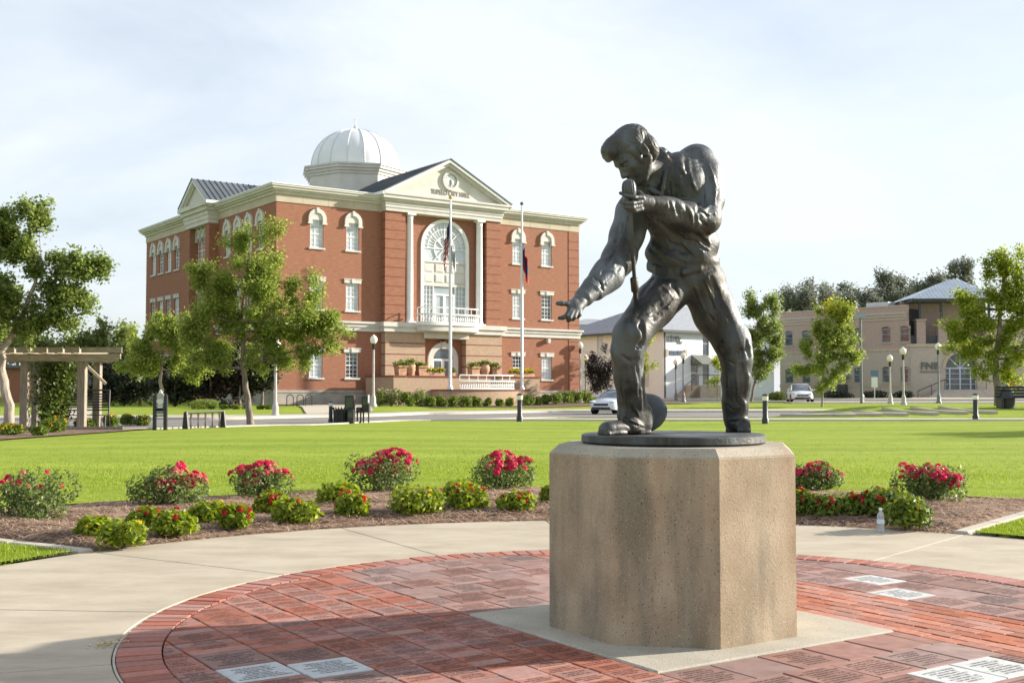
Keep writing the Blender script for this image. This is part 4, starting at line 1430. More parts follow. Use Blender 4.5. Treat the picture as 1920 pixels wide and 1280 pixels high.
mb = MB(); mb.box(du0 - .15, du1 + .15, -GV - .14, .1, lz0, min(lz1, Z_B0)); mb.build('door_lintel', CREAM, hall)
dm = (hf(801, 680)[0] + hf(857, 680)[0]) / 2; dr0 = (hf(857, 680)[0] - hf(801, 680)[0]) / 2
dsp = hf(829, 642)[1] - dr0
di = dr0 - .42
mb = MB()
N = 20
for k in range(N):
    a0, a1 = PI * k / N, PI * (k + 1) / N
    mb.prism([(dm + dr0 * math.cos(a0), dsp + dr0 * math.sin(a0)), (dm + dr0 * math.cos(a1), dsp + dr0 * math.sin(a1)), (dm + di * math.cos(a1), dsp + di * math.sin(a1)), (dm + di * math.cos(a0), dsp + di * math.sin(a0))], -.16, .05, 'y')
for s_ in (-1, 1):
    x0, x1 = sorted((dm + s_ * di, dm + s_ * dr0)); mb.box(x0, x1, -.16, .05, 1.0, dsp)
mb.prism([(dm - .14, dsp + di - .03), (dm + .14, dsp + di - .03), (dm + .2, dsp + dr0 + .06), (dm - .2, dsp + dr0 + .06)], -.2, .05, 'y')
mb.build('door_surround', CREAM, hall)
mb = MB(); mb.prism([(dm + di * math.cos(PI * k / N), dsp + di * math.sin(PI * k / N)) for k in range(N + 1)], -.04, -.02, 'y'); mb.build('door_fanlight', GLASSD, hall)
mb = MB(); mb.box(dm - di, dm + di, -.07, -.01, dsp - .06, dsp + .08); mb.box(dm - di, dm - di + .1, -.068, -.01, 1.0, dsp - .06); mb.box(dm + di - .1, dm + di, -.068, -.01, 1.0, dsp - .06); mb.box(dm - .13, dm + .13, -.069, -.01, 1.0, dsp - .06); mb.box(dm - di, dm + di, -.066, -.01, 2.0, 2.12)
dr_ = mb.build('door', WHITE, hall)
mb = MB(); mb.box(dm - di + .05, dm + di - .05, -.035, -.02, 1.0, dsp); mb.build('door_glass', GLASSD, dr_)
mb = MB(); mb.sphere((hf(832, 637, .5)[0], -.4, lz0 - .12), (.16, .16, .1)); mb.build('porch_lamp', DARK, hall)
mb = MB(); wu, wz = hf(1026, 639); mb.box(wu - .12, wu + .12, -.3, 0, wz - .16, wz + .16); mb.build('wall_lamp', CREAM, hall)

# ---- balcony before the great window
bu0, bu1 = hf(780, 590, .7)[0], hf(892.5, 590, .7)[0]
bm_ = (bu0 + bu1) / 2; bh = (bu1 - bu0) / 2
bulge = .75
z_t, z_m, z_b = hf(835, 578, 1.2)[1], hf(835, 589, 1.2)[1], hf(835, 607, 1.2)[1]
def bal_curve(k, N, extra=0.0):
    t = -1 + 2 * k / N
    return (bm_ + (bh + extra) * t, -GV - .28 - (bulge + extra) * math.sqrt(max(0.0, 1 - abs(t) ** 3)))
def balustrade(parent, curve, z_b, z_m, z_t, N, mat, post_every):
    m1 = MB()
    P_ = [curve(k, N) for k in range(N + 1)]
    for z0, z1, th in ((z_b, z_b + .10, .12), (z_m - .10, z_m, .14)):
        for a, b in zip(P_, P_[1:]):
            d = Vector((b[0] - a[0], b[1] - a[1], 0)); nn = Vector((-d.y, d.x, 0)).normalized() * th
            m1.add([(a[0] - nn.x, a[1] - nn.y, z0), (b[0] - nn.x, b[1] - nn.y, z0), (b[0] + nn.x, b[1] + nn.y, z0), (a[0] + nn.x, a[1] + nn.y, z0), (a[0] - nn.x, a[1] - nn.y, z1), (b[0] - nn.x, b[1] - nn.y, z1), (b[0] + nn.x, b[1] + nn.y, z1), (a[0] + nn.x, a[1] + nn.y, z1)],
                   [(0, 3, 2, 1), (4, 5, 6, 7), (0, 1, 5, 4), (1, 2, 6, 5), (2, 3, 7, 6), (3, 0, 4, 7)])
    m1.build('rail', mat, parent)
    m2 = MB()
    for k, p in enumerate(P_):
        hgt = z_m - z_b - .2
        m2.lathe([(.05, 0), (.035, hgt * .12), (.07, hgt * .38), (.035, hgt * .7), (.03, hgt * .85), (.05, hgt)], (p[0], p[1], z_b + .1), 7)
    stuff(m2.build('balusters', mat, parent))
    if z_t:
        m3 = MB()
        m3.tube([(p[0], p[1], z_t) for p in P_], .045, 6)
        for k in range(0, N + 1, post_every): m3.tube([(P_[k][0], P_[k][1], z_m - .02), (P_[k][0], P_[k][1], z_t)], .03, 6)
        m3.build('upper_rail', mat, parent)
mb = MB(); pts = [bal_curve(k, 26, .12) for k in range(27)] + [(bm_ + bh + .12, -.1), (bm_ - bh - .12, -.1)]
mb.prism(pts, z_b - .14, z_b, 'z'); bal = mb.build('balcony', WHITE, hall)
mb = MB()
pts2 = [bal_curve(k, 26, .02) for k in range(27)] + [(bm_ + bh, -.1), (bm_ - bh, -.1)]
mb.prism(pts2, Z_B0 + bt * .2, z_b - .141, 'z'); mb.build('balcony_bracket', CREAM, bal)
balustrade(bal, lambda k, N: bal_curve(k, N), z_b, z_m, z_t, 26, WHITE, 3)

# ---- terrace with brick retaining walls
terr = thing('entrance_terrace', 'pink brick terrace wall with a lower curved platform before the city hall portico', 'terrace', HC0, HROT)
TV = 4.0
tz = hf(850, 707, TV)[1]
tu0, tu1 = hf(738, 720, TV + .5)[0], hf(1012, 720, TV)[0]
mb = MB()
mb.box(tu0 + .8, tu1, -TV, -GV - .02, -.4, tz); mb.box(tu0, tu0 + 1.0, -TV - .5, -GV - .021, -.4, tz - .001)
mb.build('terrace_wall', BLOCK, terr)
mb = MB(); mb.box(tu0 + .75, tu1 + .06, -TV - .06, -TV + .4, tz, tz + .09); mb.box(tu0 - .06, tu0 + 1.06, -TV - .56, -TV + .41, tz + .001, tz + .091); mb.box(tu0 - .061, tu0 + .4, -TV + .4, -GV - .1, tz, tz + .09)
mb.build('wall_coping', BRICKD, terr)
PV_ = 5.6
pz = hf(880, 732, PV_)[1]
q0, q1 = hf(833, 735, PV_)[0], hf(992, 735, PV_ - .8)[0]
N = 24
pts = [(q0 + (q1 - q0) * k / N, -TV - (PV_ - TV) * (math.sin(PI * (.12 + .76 * k / N)) ** .6)) for k in range(N + 1)] + [(q1, -TV + .2), (q0, -TV + .2)]
mb = MB(); mb.prism(pts, -.4, pz, 'z'); mb.build('platform_wall', BLOCK, terr)
pts_c = [(q0 - .05 + (q1 - q0 + .1) * k / N, -TV - (PV_ - TV + .06) * (math.sin(PI * (.12 + .76 * k / N)) ** .6)) for k in range(N + 1)] + [(q1 + .05, -TV + .2), (q0 - .05, -TV + .2)]
mb = MB(); mb.prism(pts_c, pz + .001, pz + .08, 'z'); mb.build('platform_coping', BRICKD, terr)
balu = thing('white_balustrade', 'white balustrade with turned balusters on the curved brick platform', 'balustrade', HC0, HROT)
r0, r1 = hf(864, 720, PV_ - .3)[0], hf(964, 720, PV_ - .3)[0]
def tcurve(k, N):
    t = k / N
    u = r0 + (r1 - r0) * t
    s = (u - q0) / (q1 - q0)
    return (u, -TV - (PV_ - TV - .22) * (math.sin(PI * (.12 + .76 * s)) ** .6))
bz_ = pz + .085
balustrade(balu, tcurve, bz_, hf(915, 713, PV_ - .3)[1], hf(915, 703.5, PV_ - .3)[1], 26, WHITE, 4)
# ================================================================ other buildings
class Facade:
    """a wall line with its own frame: x along the wall, y into the building"""
    def __init__(self, p, ang):
        self.o = Vector((p[0], p[1], 0)); self.a = ang
        self.c, self.s = math.cos(ang), math.sin(ang)
    def hit(self, px, py, v=0.0):
        r = ray(px, py)
        rx, ry = r.x * self.c + r.y * self.s, -r.x * self.s + r.y * self.c
        ox, oy = -self.o.x * self.c - self.o.y * self.s, self.o.x * self.s - self.o.y * self.c
        t = (-v - oy) / ry
        return ox + rx * t, HC + r.z * t
TANB = M('tan_brick', (0.40, 0.345, 0.285), (0.51, 0.45, 0.385), 3.0, 0.9, 0.3, 7, stretch=(1, 1, 6), lo=.3, hi=.7)
REDB = M('mottled_brick', (0.35, 0.262, 0.218), (0.49, 0.395, 0.34), 5.0, 0.9, 0.3, 7, stretch=(1, 1, 4), lo=.35, hi=.65)
STONEB = M('tan_stone', (0.44, 0.36, 0.27), (0.52, 0.44, 0.34), 2, .85)
FRAMEB = M('blue_grey_frame', (0.30, 0.34, 0.38), rough=.5)
METAL = M('galvanised_roof', (0.50, 0.55, 0.60), (0.58, 0.63, 0.68), .8, .40, metallic=.25, spec=.6)
STEEL = M('dark_steel', (0.07, 0.078, 0.085), rough=.5)
gz_ = 0.35
pA0 = P(1463, 735, 121.0); pA1 = P(1703, 735, 110.5)
angA = math.atan2(pA1.y - pA0.y, pA1.x - pA0.x)
fa = Facade(pA0, angA)
LA = math.hypot(pA1.x - pA0.x, pA1.y - pA0.y)
bank = thing('brick_corner_building', 'two-storey tan and red brick corner building with arched windows and metal hip-roofed porch', 'building', (pA0.x, pA0.y, 0), angA)
zt_ = fa.hit(1660, 574)[1]; zc0, zc1 = fa.hit(1660, 601)[1], fa.hit(1660, 586)[1]
zbelt = fa.hit(1660, 656)[1]; zsill = fa.hit(1660, 722)[1]; zplin = fa.hit(1660, 733)[1]
cols = [fa.hit(px, 630)[0] for px in (1479, 1511, 1545, 1608, 1661.5, 1696)]
up0, up1 = fa.hit(1661, 642)[1], fa.hit(1661, 612)[1]
lo0, lo1 = fa.hit(1661, 717)[1], fa.hit(1661, 687)[1]
ww = .95
mb = MB(); cell_wall(mb, None, f3, zbelt, zt_, 0, LA, [(u - ww / 2, u + ww / 2, up0, up1) for u in cols], .25)
mb.box(0, LA, 9.9, 10, gz_, zt_); mb.box(0, .05, .001, 10, gz_, zt_ - .01)
mb.build('upper_wall', REDB, bank)
mb = MB(); cell_wall(mb, None, f3, gz_ - .6, zbelt, 0, LA, [(u - ww / 2, u + ww / 2, lo0, lo1) for u in cols], .25); mb.build('lower_wall', TANB, bank)
mb = MB(); mb.box(.3, LA - .3, .28, 9.8, gz_, zt_ - .3); mb.build('interior_lining', M('room_dim', (0.05, 0.05, 0.055)), bank)
mb = MB(); mb.box(-.06, LA, -.06, .2, zbelt - .1, zbelt + .12); mb.build('belt_course', STONEB, bank)
mb = MB(); mb.box(-.05, LA, -.05, .2, zsill - .15, zsill + .1); mb.box(-.09, LA, -.09, .2, gz_ - .6, zplin); mb.build('plinth_course', TANB, bank)
mb = MB()
for o_, z0, z1 in ((.08, zc0, zc0 + (zc1 - zc0) * .35), (.18, zc0 + (zc1 - zc0) * .35, zc0 + (zc1 - zc0) * .7), (.28, zc0 + (zc1 - zc0) * .7, zc1)): mb.box(-o_, LA, -o_, .2, z0, z1)
mb.build('corbel_cornice', TANB, bank)
mb = MB(); mb.box(-.06, LA, -.06, .3, zt_ - .1, zt_ + .02); mb.build('parapet_coping', STONEB, bank)
def arch_window(parent, u, z0, z1, w, mats, name='window', y=0.0):
    fr = MB(); t = .07
    fr.box(u - w / 2, u - w / 2 + t, y + .06, y + .14, z0, z1); fr.box(u + w / 2 - t, u + w / 2, y + .06, y + .14, z0, z1)
    fr.box(u - w / 2 + t, u + w / 2 - t, y + .06, y + .14, z0, z0 + t); fr.box(u - w / 2 + t, u + w / 2 - t, y + .06, y + .14, z1 - .30, z1 - .22); fr.box(u - w / 2 + t, u + w / 2 - t, y + .065, y + .135, (z0 + z1) / 2 - .03, (z0 + z1) / 2 + .03)
    o = fr.build(name, FRAMEB, parent)
    p = MB(); p.box(u - w / 2 + .03, u + w / 2 - .03, y + .10, y + .11, z0 + .03, z1); p.build('pane', GLASSD, o)
    h = MB()
    n = 8; r = w / 2
    top = [(u + (r + .14) * math.cos(PI * k / n), z1 - .24 + .36 * math.sin(PI * k / n)) for k in range(n + 1)]
    bot = [(u + r * math.cos(PI * k / n), z1 - .26 + .24 * math.sin(PI * k / n)) for k in range(n + 1)]
    for k in range(n): h.prism([top[k], top[k + 1], bot[k + 1], bot[k]], y - .05, y + .1, 'y')
    for k in range(n): h.prism([(bot[k][0], bot[k][1]), (bot[k + 1][0], bot[k + 1][1]), (bot[k + 1][0], z1 + .001), (bot[k][0], z1 + .001)], y - .006, y + .09, 'y')
    h.build('window_arch', mats, o)
    s = MB(); s.box(u - w / 2 - .1, u + w / 2 + .1, y - .09, y + .1, z0 - .12, z0); s.build('sill', STONEB, o)
for u in cols:
    arch_window(bank, u, up0, up1, ww, REDB)
    arch_window(bank, u, lo0, lo1, ww, TANB)
# porch tower on the corner, facing the green
fb = Facade(pA1, rad(-3.0))
ta = rad(-3.0) - angA
tower_T = Matrix.Rotation(ta, 4, 'Z'); tower_T.translation = (LA, 0, 0)
def TB():
    m = MB(); m.T = tower_T; return m
LT = fb.hit(1866, 700)[0]
tz_b = fb.hit(1790, 648)[1]; tz_p = fb.hit(1790, 598)[1]; tz_e = fb.hit(1790, 565)[1]
e0, e1 = fb.hit(1773, 700)[0], fb.hit(1832, 700)[0]
em = (e0 + e1) / 2; er = (e1 - e0) / 2
ez0 = fb.hit(1802, 730)[1]; ezs = fb.hit(1802, 690)[1]
m = TB(); cell_wall(m, None, f3, gz_ - .6, tz_b, 0, LT, [(e0, e1, ez0, ezs + er)], .5); m.box(LT, LT + .1, .01, 9, gz_ - .6, tz_b - .01); m.build('porch_wall', TANB, bank)
m = TB()
n = 16
for k in range(n):
    p, q = (em + er * math.cos(PI * k / n), ezs + er * math.sin(PI * k / n)), (em + er * math.cos(PI * (k + 1) / n), ezs + er * math.sin(PI * (k + 1) / n))
    m.prism([p, q, (q[0], ezs + er + .01), (p[0], ezs + er + .01)], -.004, .3, 'y')
m.build('entrance_spandrel', TANB, bank)
m = TB()
for k in range(n):
    a0, a1 = PI * k / n, PI * (k + 1) / n
    m.prism([(em + (er + .3) * math.cos(a0), ezs + (er + .3) * math.sin(a0)), (em + (er + .3) * math.cos(a1), ezs + (er + .3) * math.sin(a1)), (em + er * math.cos(a1), ezs + er * math.sin(a1)), (em + er * math.cos(a0), ezs + er * math.sin(a0))], -.08, .1, 'y')
m.build('entrance_arch', STONEB, bank)
m = TB(); m.prism([(em + er * math.cos(PI * k / n), ezs + er * math.sin(PI * k / n)) for k in range(n + 1)] + [(e0, ez0), (e1, ez0)], .44, .46, 'y'); m.build('entrance_glass', GLASSD, bank)
m = TB()
m.box(e0, e1, .36, .44, ezs - .06, ezs + .06)
for t in (0, .17, .5, .83, 1): x = e0 + (e1 - e0) * t; m.box(x - .06, x + .06, .362, .438, ez0, ezs)
for t in (.25, .5, .75): z = ez0 + (ezs - ez0) * t; m.box(e0, e1, .366, .434, z - .025, z + .025)
for k in (1, 2, 3):
    a = PI * k / 4; d = (math.cos(a), math.sin(a))
    m.prism([(em - d[1] * .04, ezs + d[0] * .04), (em + d[1] * .04, ezs - d[0] * .04), (em + d[0] * er + d[1] * .04, ezs + d[1] * er - d[0] * .04), (em + d[0] * er - d[1] * .04, ezs + d[1] * er + d[0] * .04)], .37, .43, 'y')
m.build('entrance_door', M('pale_blue_frame', (0.52, 0.58, 0.64), rough=.5), bank)
m = TB(); m.box(-.1, LT + .1, -.1, .3, tz_b - .08, tz_b + .2); m.build('balcony_ledge', STONEB, bank)
m = TB(); m.box(.02, LT, 2.2, 2.5, tz_b, tz_e + .3); m.build('balcony_back_wall', REDB, bank)
for px in (1731, 1800, 1858):
    u = fb.hit(px, 620)[0]; m = TB(); m.box(u - .5, u + .5, 2.12, 2.21, tz_b + .3, tz_b + 2.4); m.build('balcony_door', GLASSD, bank)
for px in (1727.5, 1768, 1812, 1858):
    u = fb.hit(px, 620)[0]
    m = TB(); m.box(u - .42, u + .42, .02, .86, tz_b + .2, tz_p - .12); o = m.build('balcony_pier', REDB, bank)
    m = TB(); m.box(u - .5, u + .5, -.06, .94, tz_p - .12, tz_p); m.build('pier_cap', STONEB, o)
    m = TB(); m.box(u - .11, u + .11, .33, .55, tz_p, tz_e); m.build('steel_post', STEEL, o)
m = TB(); m.box(.1, LT - .1, .40, .48, tz_b + .25, tz_b + 1.0); m.build('balcony_railing', STEEL, bank)
m = TB(); u0_, u1_ = fb.hit(1706, 563)[0] - .2, fb.hit(1872, 563)[0]
ua, za_ = fb.hit(1789, 524, -3.6)
m.box(u0_ + .3, u1_ - .3, -.2, 7.2, tz_e - .02, tz_e + .28); m.build('roof_beam', STEEL, bank)
m = TB()
m.add([(u0_, -.6, tz_e + .25), (u1_, -.6, tz_e + .25), (u1_, 7.8, tz_e + .25), (u0_, 7.8, tz_e + .25), (ua - .5, 3.6, za_), (ua + .5, 3.6, za_)], [(0, 1, 5, 4), (1, 2, 5), (2, 3, 4, 5), (3, 0, 4), (0, 3, 2, 1)])
hr_ = m.build('hip_roof', METAL, bank)
m = TB()
for i in range(1, 22):
    t = i / 22; x = u0_ + (u1_ - u0_) * t
    xm = ua - .5 + t
    q = 1.0
    if x < ua - .5: q = (x - u0_) / (ua - .5 - u0_)
    if x > ua + .5: q = (u1_ - x) / (u1_ - ua - .5)
    y1_, z1_ = -.6 + 4.2 * q, tz_e + .25 + (za_ - tz_e - .25) * q
    m.add([(x - .03, -.6, tz_e + .26), (x + .03, -.6, tz_e + .26), (x + .03, y1_, z1_ + .01), (x - .03, y1_, z1_ + .01), (x, -.6, tz_e + .34), (x, y1_, z1_ + .09)], [(0, 4, 5, 3), (1, 2, 5, 4), (0, 1, 4), (3, 5, 2)])
m.build('roof_seam', METAL, hr_)
fu, fz = fb.hit(1744, 685.5)
me_o = lettering('FNB', bank, M('sign_letters', (0.13, 0.14, 0.13), rough=.5), (0, 0, 0), 1.75, .66, 0, .05, .01)
wp = tower_T @ Vector((fu, -.07, fz)); me_o.location = wp; me_o.rotation_euler = (PI / 2, 0, ta)
m = TB(); m.box(fu - .95, fu + .95, -.05, .0, fz - .66, fz - .50); m.build('sign_underline', M('sign_grey', (0.22, 0.21, 0.19)), bank)
# steps and rails
m = TB()
for i in range(6): m.box(e0 - 1.2 - .3 * i, e1 + .6 + .5 * i, -1.2 - .38 * i, -.02, gz_ - .3, ez0 - .02 - .17 * i)
m.build('entrance_steps', concrete('step_concrete', (0.42, 0.38, 0.32), (0.52, 0.47, 0.40)), bank)
for nm, x0, x1 in (('stair_rail', e0 - 3.4, e0 - .4), ('stair_rail', e1 + 3.6, e1 + .5)):
    m = TB(); m.tube([(x0, -2.6, gz_ + 1.0), (x1, -1.0, ez0 + .95), (x1 + (.6 if x1 > x0 else -.6) * .6, -1.0, ez0 + .95)], .05, 6)
    for t in (0, .5, 1): m.tube([(x0 + (x1 - x0) * t, -2.6 + 1.6 * t, gz_ - .2), (x0 + (x1 - x0) * t, -2.6 + 1.6 * t, gz_ + 1.0 + (ez0 + .95 - gz_ - 1.0) * t)], .035, 6)
    m.build(nm, STEEL, bank)
# wing to the right of the porch
fcb = fb.hit(1866, 700)[0]
m = TB(); m.T = tower_T @ Matrix.Translation((LT + .05, 1.5, 0)) @ Matrix.Rotation(rad(14), 4, 'Z')
cc2 = [1.8, 4.4, 7.0, 9.6]
cell_wall(m, None, f3, gz_ - .6, tz_b + 2.6, 0, 13, [(u - .45, u + .45, lo0, lo1) for u in cc2] + [(u - .45, u + .45, up0, up1) for u in cc2], .25); m.box(0, 13, 5, 5.1, gz_, tz_b + 2.6)
wing = m.build('side_wing_wall', TANB, bank)
m2 = MB(); m2.T = m.T
for u in cc2:
    m2 = MB(); m2.T = m.T; m2.box(u - .45, u + .45, .12, .14, lo0, lo1); m2.build('wing_pane', GLASSD, wing)
    m2 = MB(); m2.T = m.T; m2.box(u - .45, u + .45, .12, .14, up0, up1); m2.build('wing_pane', GLASSD, wing)
# drive-through hood and rooftop unit
hu, hz_ = fa.hit(1576, 704)
mb = MB(); mb.box(hu - 1.1, hu + 1.1, -1.0, 0, hz_ - .15, hz_ + .15); mb.build('door_hood', FRAMEB, bank)
mb = MB(); mb.box(hu - .1, hu + .8, -.5, 0, hz_ - 1.9, hz_ - .9); mb.build('night_deposit', STEEL, bank)
mb = MB(); ru, rz_ = fa.hit(1630, 570); mb.box(ru - 1.2, ru + 1.2, 1.5, 3.2, zt_ - .2, zt_ + .55); mb.build('rooftop_unit', METAL, bank)

# ---- white painted building
WSID = M('white_painted_brick', (0.76, 0.78, 0.80), (0.80, 0.82, 0.84), 1.4, .8, .15, 9)
GROOF = M('grey_shingle_roof', (0.24, 0.26, 0.285), (0.32, 0.34, 0.37), 2.5, .85, stretch=(1, 1, 5))
wC = P(1245, 735, 106.0)
wang = rad(36.0)
fw_ = Facade(wC, wang)
whb = thing('white_building', 'white painted two-storey building with grey hip roof behind the street', 'building', (wC.x, wC.y, 0), wang)
WL, WD = 15.0, 16.0
wz = fw_.hit(1246, 618.5)[1]
mb = MB()
wu1, wz1 = fw_.hit(1323.5, 644); wu2, wz2 = fw_.hit(1323.5, 698); du_, dz_ = fw_.hit(1302.5, 700)
hs_ = [(wu1 - .42, wu1 + .42, wz1 - 1.15, wz1 + 1.15), (wu2 - .42, wu2 + .42, wz2 - 1.15, wz2 + 1.15), (du_ - .5, du_ + .5, dz_ - 1.2, dz_ + 1.3)]
cell_wall(mb, None, f3, 0, wz, 0, WL, hs_, .2)
fl_ = Facade(wC, wang + PI / 2)
wl3 = lambda u, d, z: (d, u, z)
lw = []
for px, py in ((1125, 647), (1211, 640), (1125, 708), (1211, 706)):
    u, z = fl_.hit(px, py); lw.append((u - .45, u + .45, z - 1.0, z + 1.0))
cell_wall(mb, None, wl3, 0, wz - .002, 0, WD, lw, .2)
mb.build('wall', WSID, whb)
mb = MB(); mb.add([(WL, 0, 0), (WL, WD, 0), (0, WD, 0), (WL, 0, wz), (WL, WD, wz), (0, WD, wz)], [(0, 1, 4, 3), (1, 2, 5, 4)]); mb.build('wall', WSID, whb)
for h_, nm in zip(hs_, ('window', 'window', 'door')):
    m = MB(); m.box(h_[0], h_[1], .1, .12, h_[2], h_[3]); o = m.build(nm, GLASSD, whb)
    m = MB(); x = (h_[0] + h_[1]) / 2
    for a, b in ((h_[0], h_[0] + .06), (h_[1] - .06, h_[1])): m.box(a, b, .06, .1, h_[2], h_[3])
    m.box(h_[0] + .06, h_[1] - .06, .062, .1, (h_[2] + h_[3]) / 2 - .04, (h_[2] + h_[3]) / 2 + .04); m.build('frame', FRAMEB if nm == 'window' else WHITE, o)
for h_ in lw:
    m = MB(); m.box(.1, .12, h_[0], h_[1], h_[2], h_[3]); m.build('window', GLASSL, whb)
ov = .5
rz0 = wz - .02
ridge = fw_.hit(1290, 569, -7.0)
mb = MB()
mb.add([(-ov, -ov, rz0), (WL + ov, -ov, rz0), (WL + ov, WD + ov, rz0), (-ov, WD + ov, rz0), (6.0, WD / 2 - .4, ridge[1]), (WL - 6, WD / 2 - .4, ridge[1])], [(0, 1, 5, 4), (1, 2, 5), (2, 3, 4, 5), (3, 0, 4), (3, 2, 1, 0)])
rf = mb.build('roof', GROOF, whb)
mb = MB(); mb.box(-ov - .05, WL + ov, -ov - .05, -ov + .06, rz0 - .18, rz0 + .03); mb.box(-ov - .051, -ov + .06, -ov + .06, WD + ov, rz0 - .181, rz0 + .029); mb.build('gutter', STEEL, rf)
mb = MB(); mb.tube([(.02, -.12, 0.2), (.02, -.12, wz - .5), (-.3, -.42, wz - .12)], .08, 6); mb.build('downpipe', STEEL, whb)
# awning over the stair door
au0, az0 = fw_.hit(1296, 683); au1, _ = fw_.hit(1325, 683); az1 = fw_.hit(1296, 665)[1]
mb = MB(); mb.prism([(-.02, az1), (-.02, az0), (-1.5, az0)], au0, au1, 'x'); mb.build('awning', M('awning_green', (0.10, 0.115, 0.10), (0.20, 0.21, 0.18), 2, .7, stretch=(9, 1, 1)), whb)
# stair
s0u, s0z = fw_.hit(1285, 742, 1.2); s1u, s1z = fw_.hit(1306, 722, 1.2)
mb = MB()
ns = 9
for i in range(ns): mb.box(s0u + (s1u - s0u) * i / ns, s1u + .2, -1.5, -.05, 0.3, s0z + (s1z - s0z) * (i + 1) / ns)
mb.box(s1u + .2, au1 + .3, -1.5, -.05, 0.3, s1z); mb.build('stair', STONEB, whb)
mb = MB(); mb.tube([(s0u - .3, -1.45, s0z + .9), (s1u, -1.45, s1z + .95), (au1 + .2, -1.45, s1z + .95)], .035, 6)
for t in (0, .5, 1): mb.tube([(s0u - .3 + (s1u - s0u + .3) * t, -1.45, .4), (s0u - .3 + (s1u - s0u + .3) * t, -1.45, s0z + .9 + (s1z - s0z + .05) * t)], .03, 6)
mb.build('stair_rail', STEEL, whb)
# wall signs: small dark strokes too soft to read
rs = random.Random(3)
for px0, px1, py, hh, mat in ((1250, 1278, 634, .62, GREYD), (1270, 1279, 641.5, .28, GREYD)):
    a, z = fw_.hit(px0, py); b, _ = fw_.hit(px1, py)
    x = a
    mb = MB()
    while x < b - .1:
        w_ = rs.uniform(.10, .2); h_ = hh * rs.uniform(.55, 1)
        mb.box(x, x + w_ * .35, -.06, 0, z - hh / 2, z - hh / 2 + h_); mb.box(x, x + w_, -.058, 0, z - hh / 2, z - hh / 2 + hh * .16) if rs.random() < .6 else mb.box(x, x + w_, -.058, 0, z + hh * .05, z + hh * .2)
        x += w_ + .07
    stuff(mb.build('sign_lettering', mat, whb))
NAVY = M('navy_sign', (0.03, 0.06, 0.13), rough=.5)
for py in (659, 663.5):
    for px0, px1 in ((1255, 1268), (1269.5, 1279)):
        a, z = fw_.hit(px0, py); b, _ = fw_.hit(px1, py)
        mb = MB(); mb.box(a, b, -.07, 0, z - .09, z + .09); mb.build('sign_bar', NAVY, whb)
a, z = fw_.hit(1250, 661); b, _ = fw_.hit(1285, 661)
for x in (a, b):
    mb = MB(); mb.box(x - .15, x + .15, -.09, 0, z - .32, z + .32); mb.build('sign_emblem', STONEB, whb)

# ---- grey-roofed house behind
hp = P(1107, 735, 150.0)
hs2 = thing('grey_roof_house', 'small pale house with grey hip roof far behind the white building', 'house', (hp.x, hp.y, 0), rad(10))
z1 = P(1107, 612, 150).z; z2 = P(1107, 598, 150).z
mb = MB(); mb.box(-4.5, 4.5, -4, 4, 0, z1); mb.build('wall', WSID, hs2)
mb = MB(); mb.add([(-5, -4.5, z1 - .02), (5, -4.5, z1 - .02), (5, 4.5, z1 - .02), (-5, 4.5, z1 - .02), (-.6, 0, z2), (.6, 0, z2)], [(0, 1, 5, 4), (1, 2, 5), (2, 3, 4, 5), (3, 0, 4), (3, 2, 1, 0)]); mb.build('roof', GROOF, hs2)
# ---- low red brick building glimpsed through the pergola
lp = P(112, 735, 84.0)
lb = thing('low_brick_building', 'low red brick building glimpsed behind the vine-clad pergola', 'building', (lp.x, lp.y, 0), rad(5))
mb = MB(); cell_wall(mb, None, f3, 0, 3.0, -4, 3, [(.6, 2.6, .4, 2.7)], .3); mb.box(2.9, 3, 0.001, 5, 0, 3.0); mb.build('wall', BRICK, lb)
mb = MB(); mb.box(.6, 2.6, .2, .25, .4, 2.7); mb.build('window', GLASSD, lb)
mb = MB(); mb.box(-4.2, 3.2, -.3, 5.2, 3.0, 3.2); mb.build('roof', SEAM, lb)
# ================================================================ trees and plants
BARK = M('grey_bark', (0.13, 0.105, 0.085), (0.27, 0.225, 0.185), 9, .9, .5, 40, stretch=(1, 1, .3))
BARKL = M('pale_bark', (0.26, 0.21, 0.165), (0.40, 0.34, 0.28), 7, .9, .5, 30, stretch=(1, 1, .3))
L_OAK = leaf_mat('oak_leaf', (0.12, 0.165, 0.042), (0.28, 0.335, 0.10), .55)
L_MAPLE = leaf_mat('maple_leaf', (0.16, 0.215, 0.045), (0.36, 0.41, 0.105), .55)
L_LIME = leaf_mat('lime_leaf', (0.17, 0.225, 0.030), (0.38, 0.415, 0.070), .55)
L_YEL = leaf_mat('yellowing_leaf', (0.32, 0.32, 0.020), (0.52, 0.45, 0.030))
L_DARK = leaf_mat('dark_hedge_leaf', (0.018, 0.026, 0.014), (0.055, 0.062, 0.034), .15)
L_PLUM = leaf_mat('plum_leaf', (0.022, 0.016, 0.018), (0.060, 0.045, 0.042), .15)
L_FAR = leaf_mat('far_leaf', (0.13, 0.17, 0.05), (0.27, 0.31, 0.10), .5)
L_PINE = leaf_mat('pine_leaf', (0.13, 0.145, 0.12), (0.23, 0.245, 0.20), .4)
L_ROSE = leaf_mat('rose_leaf', (0.075, 0.112, 0.032), (0.185, 0.240, 0.070), .3)
L_PENT = leaf_mat('penta_leaf', (0.120, 0.180, 0.015), (0.330, 0.385, 0.040), .4)
L_PENT2 = leaf_mat('penta_leaf_dark', (0.075, 0.125, 0.018), (0.210, 0.275, 0.038), .35)
F_ROSE = leaf_mat('rose_petal', (0.48, 0.012, 0.055), (0.72, 0.040, 0.130), .35)
F_PINK = leaf_mat('faded_petal', (0.58, 0.12, 0.13), (0.74, 0.33, 0.27), .35)
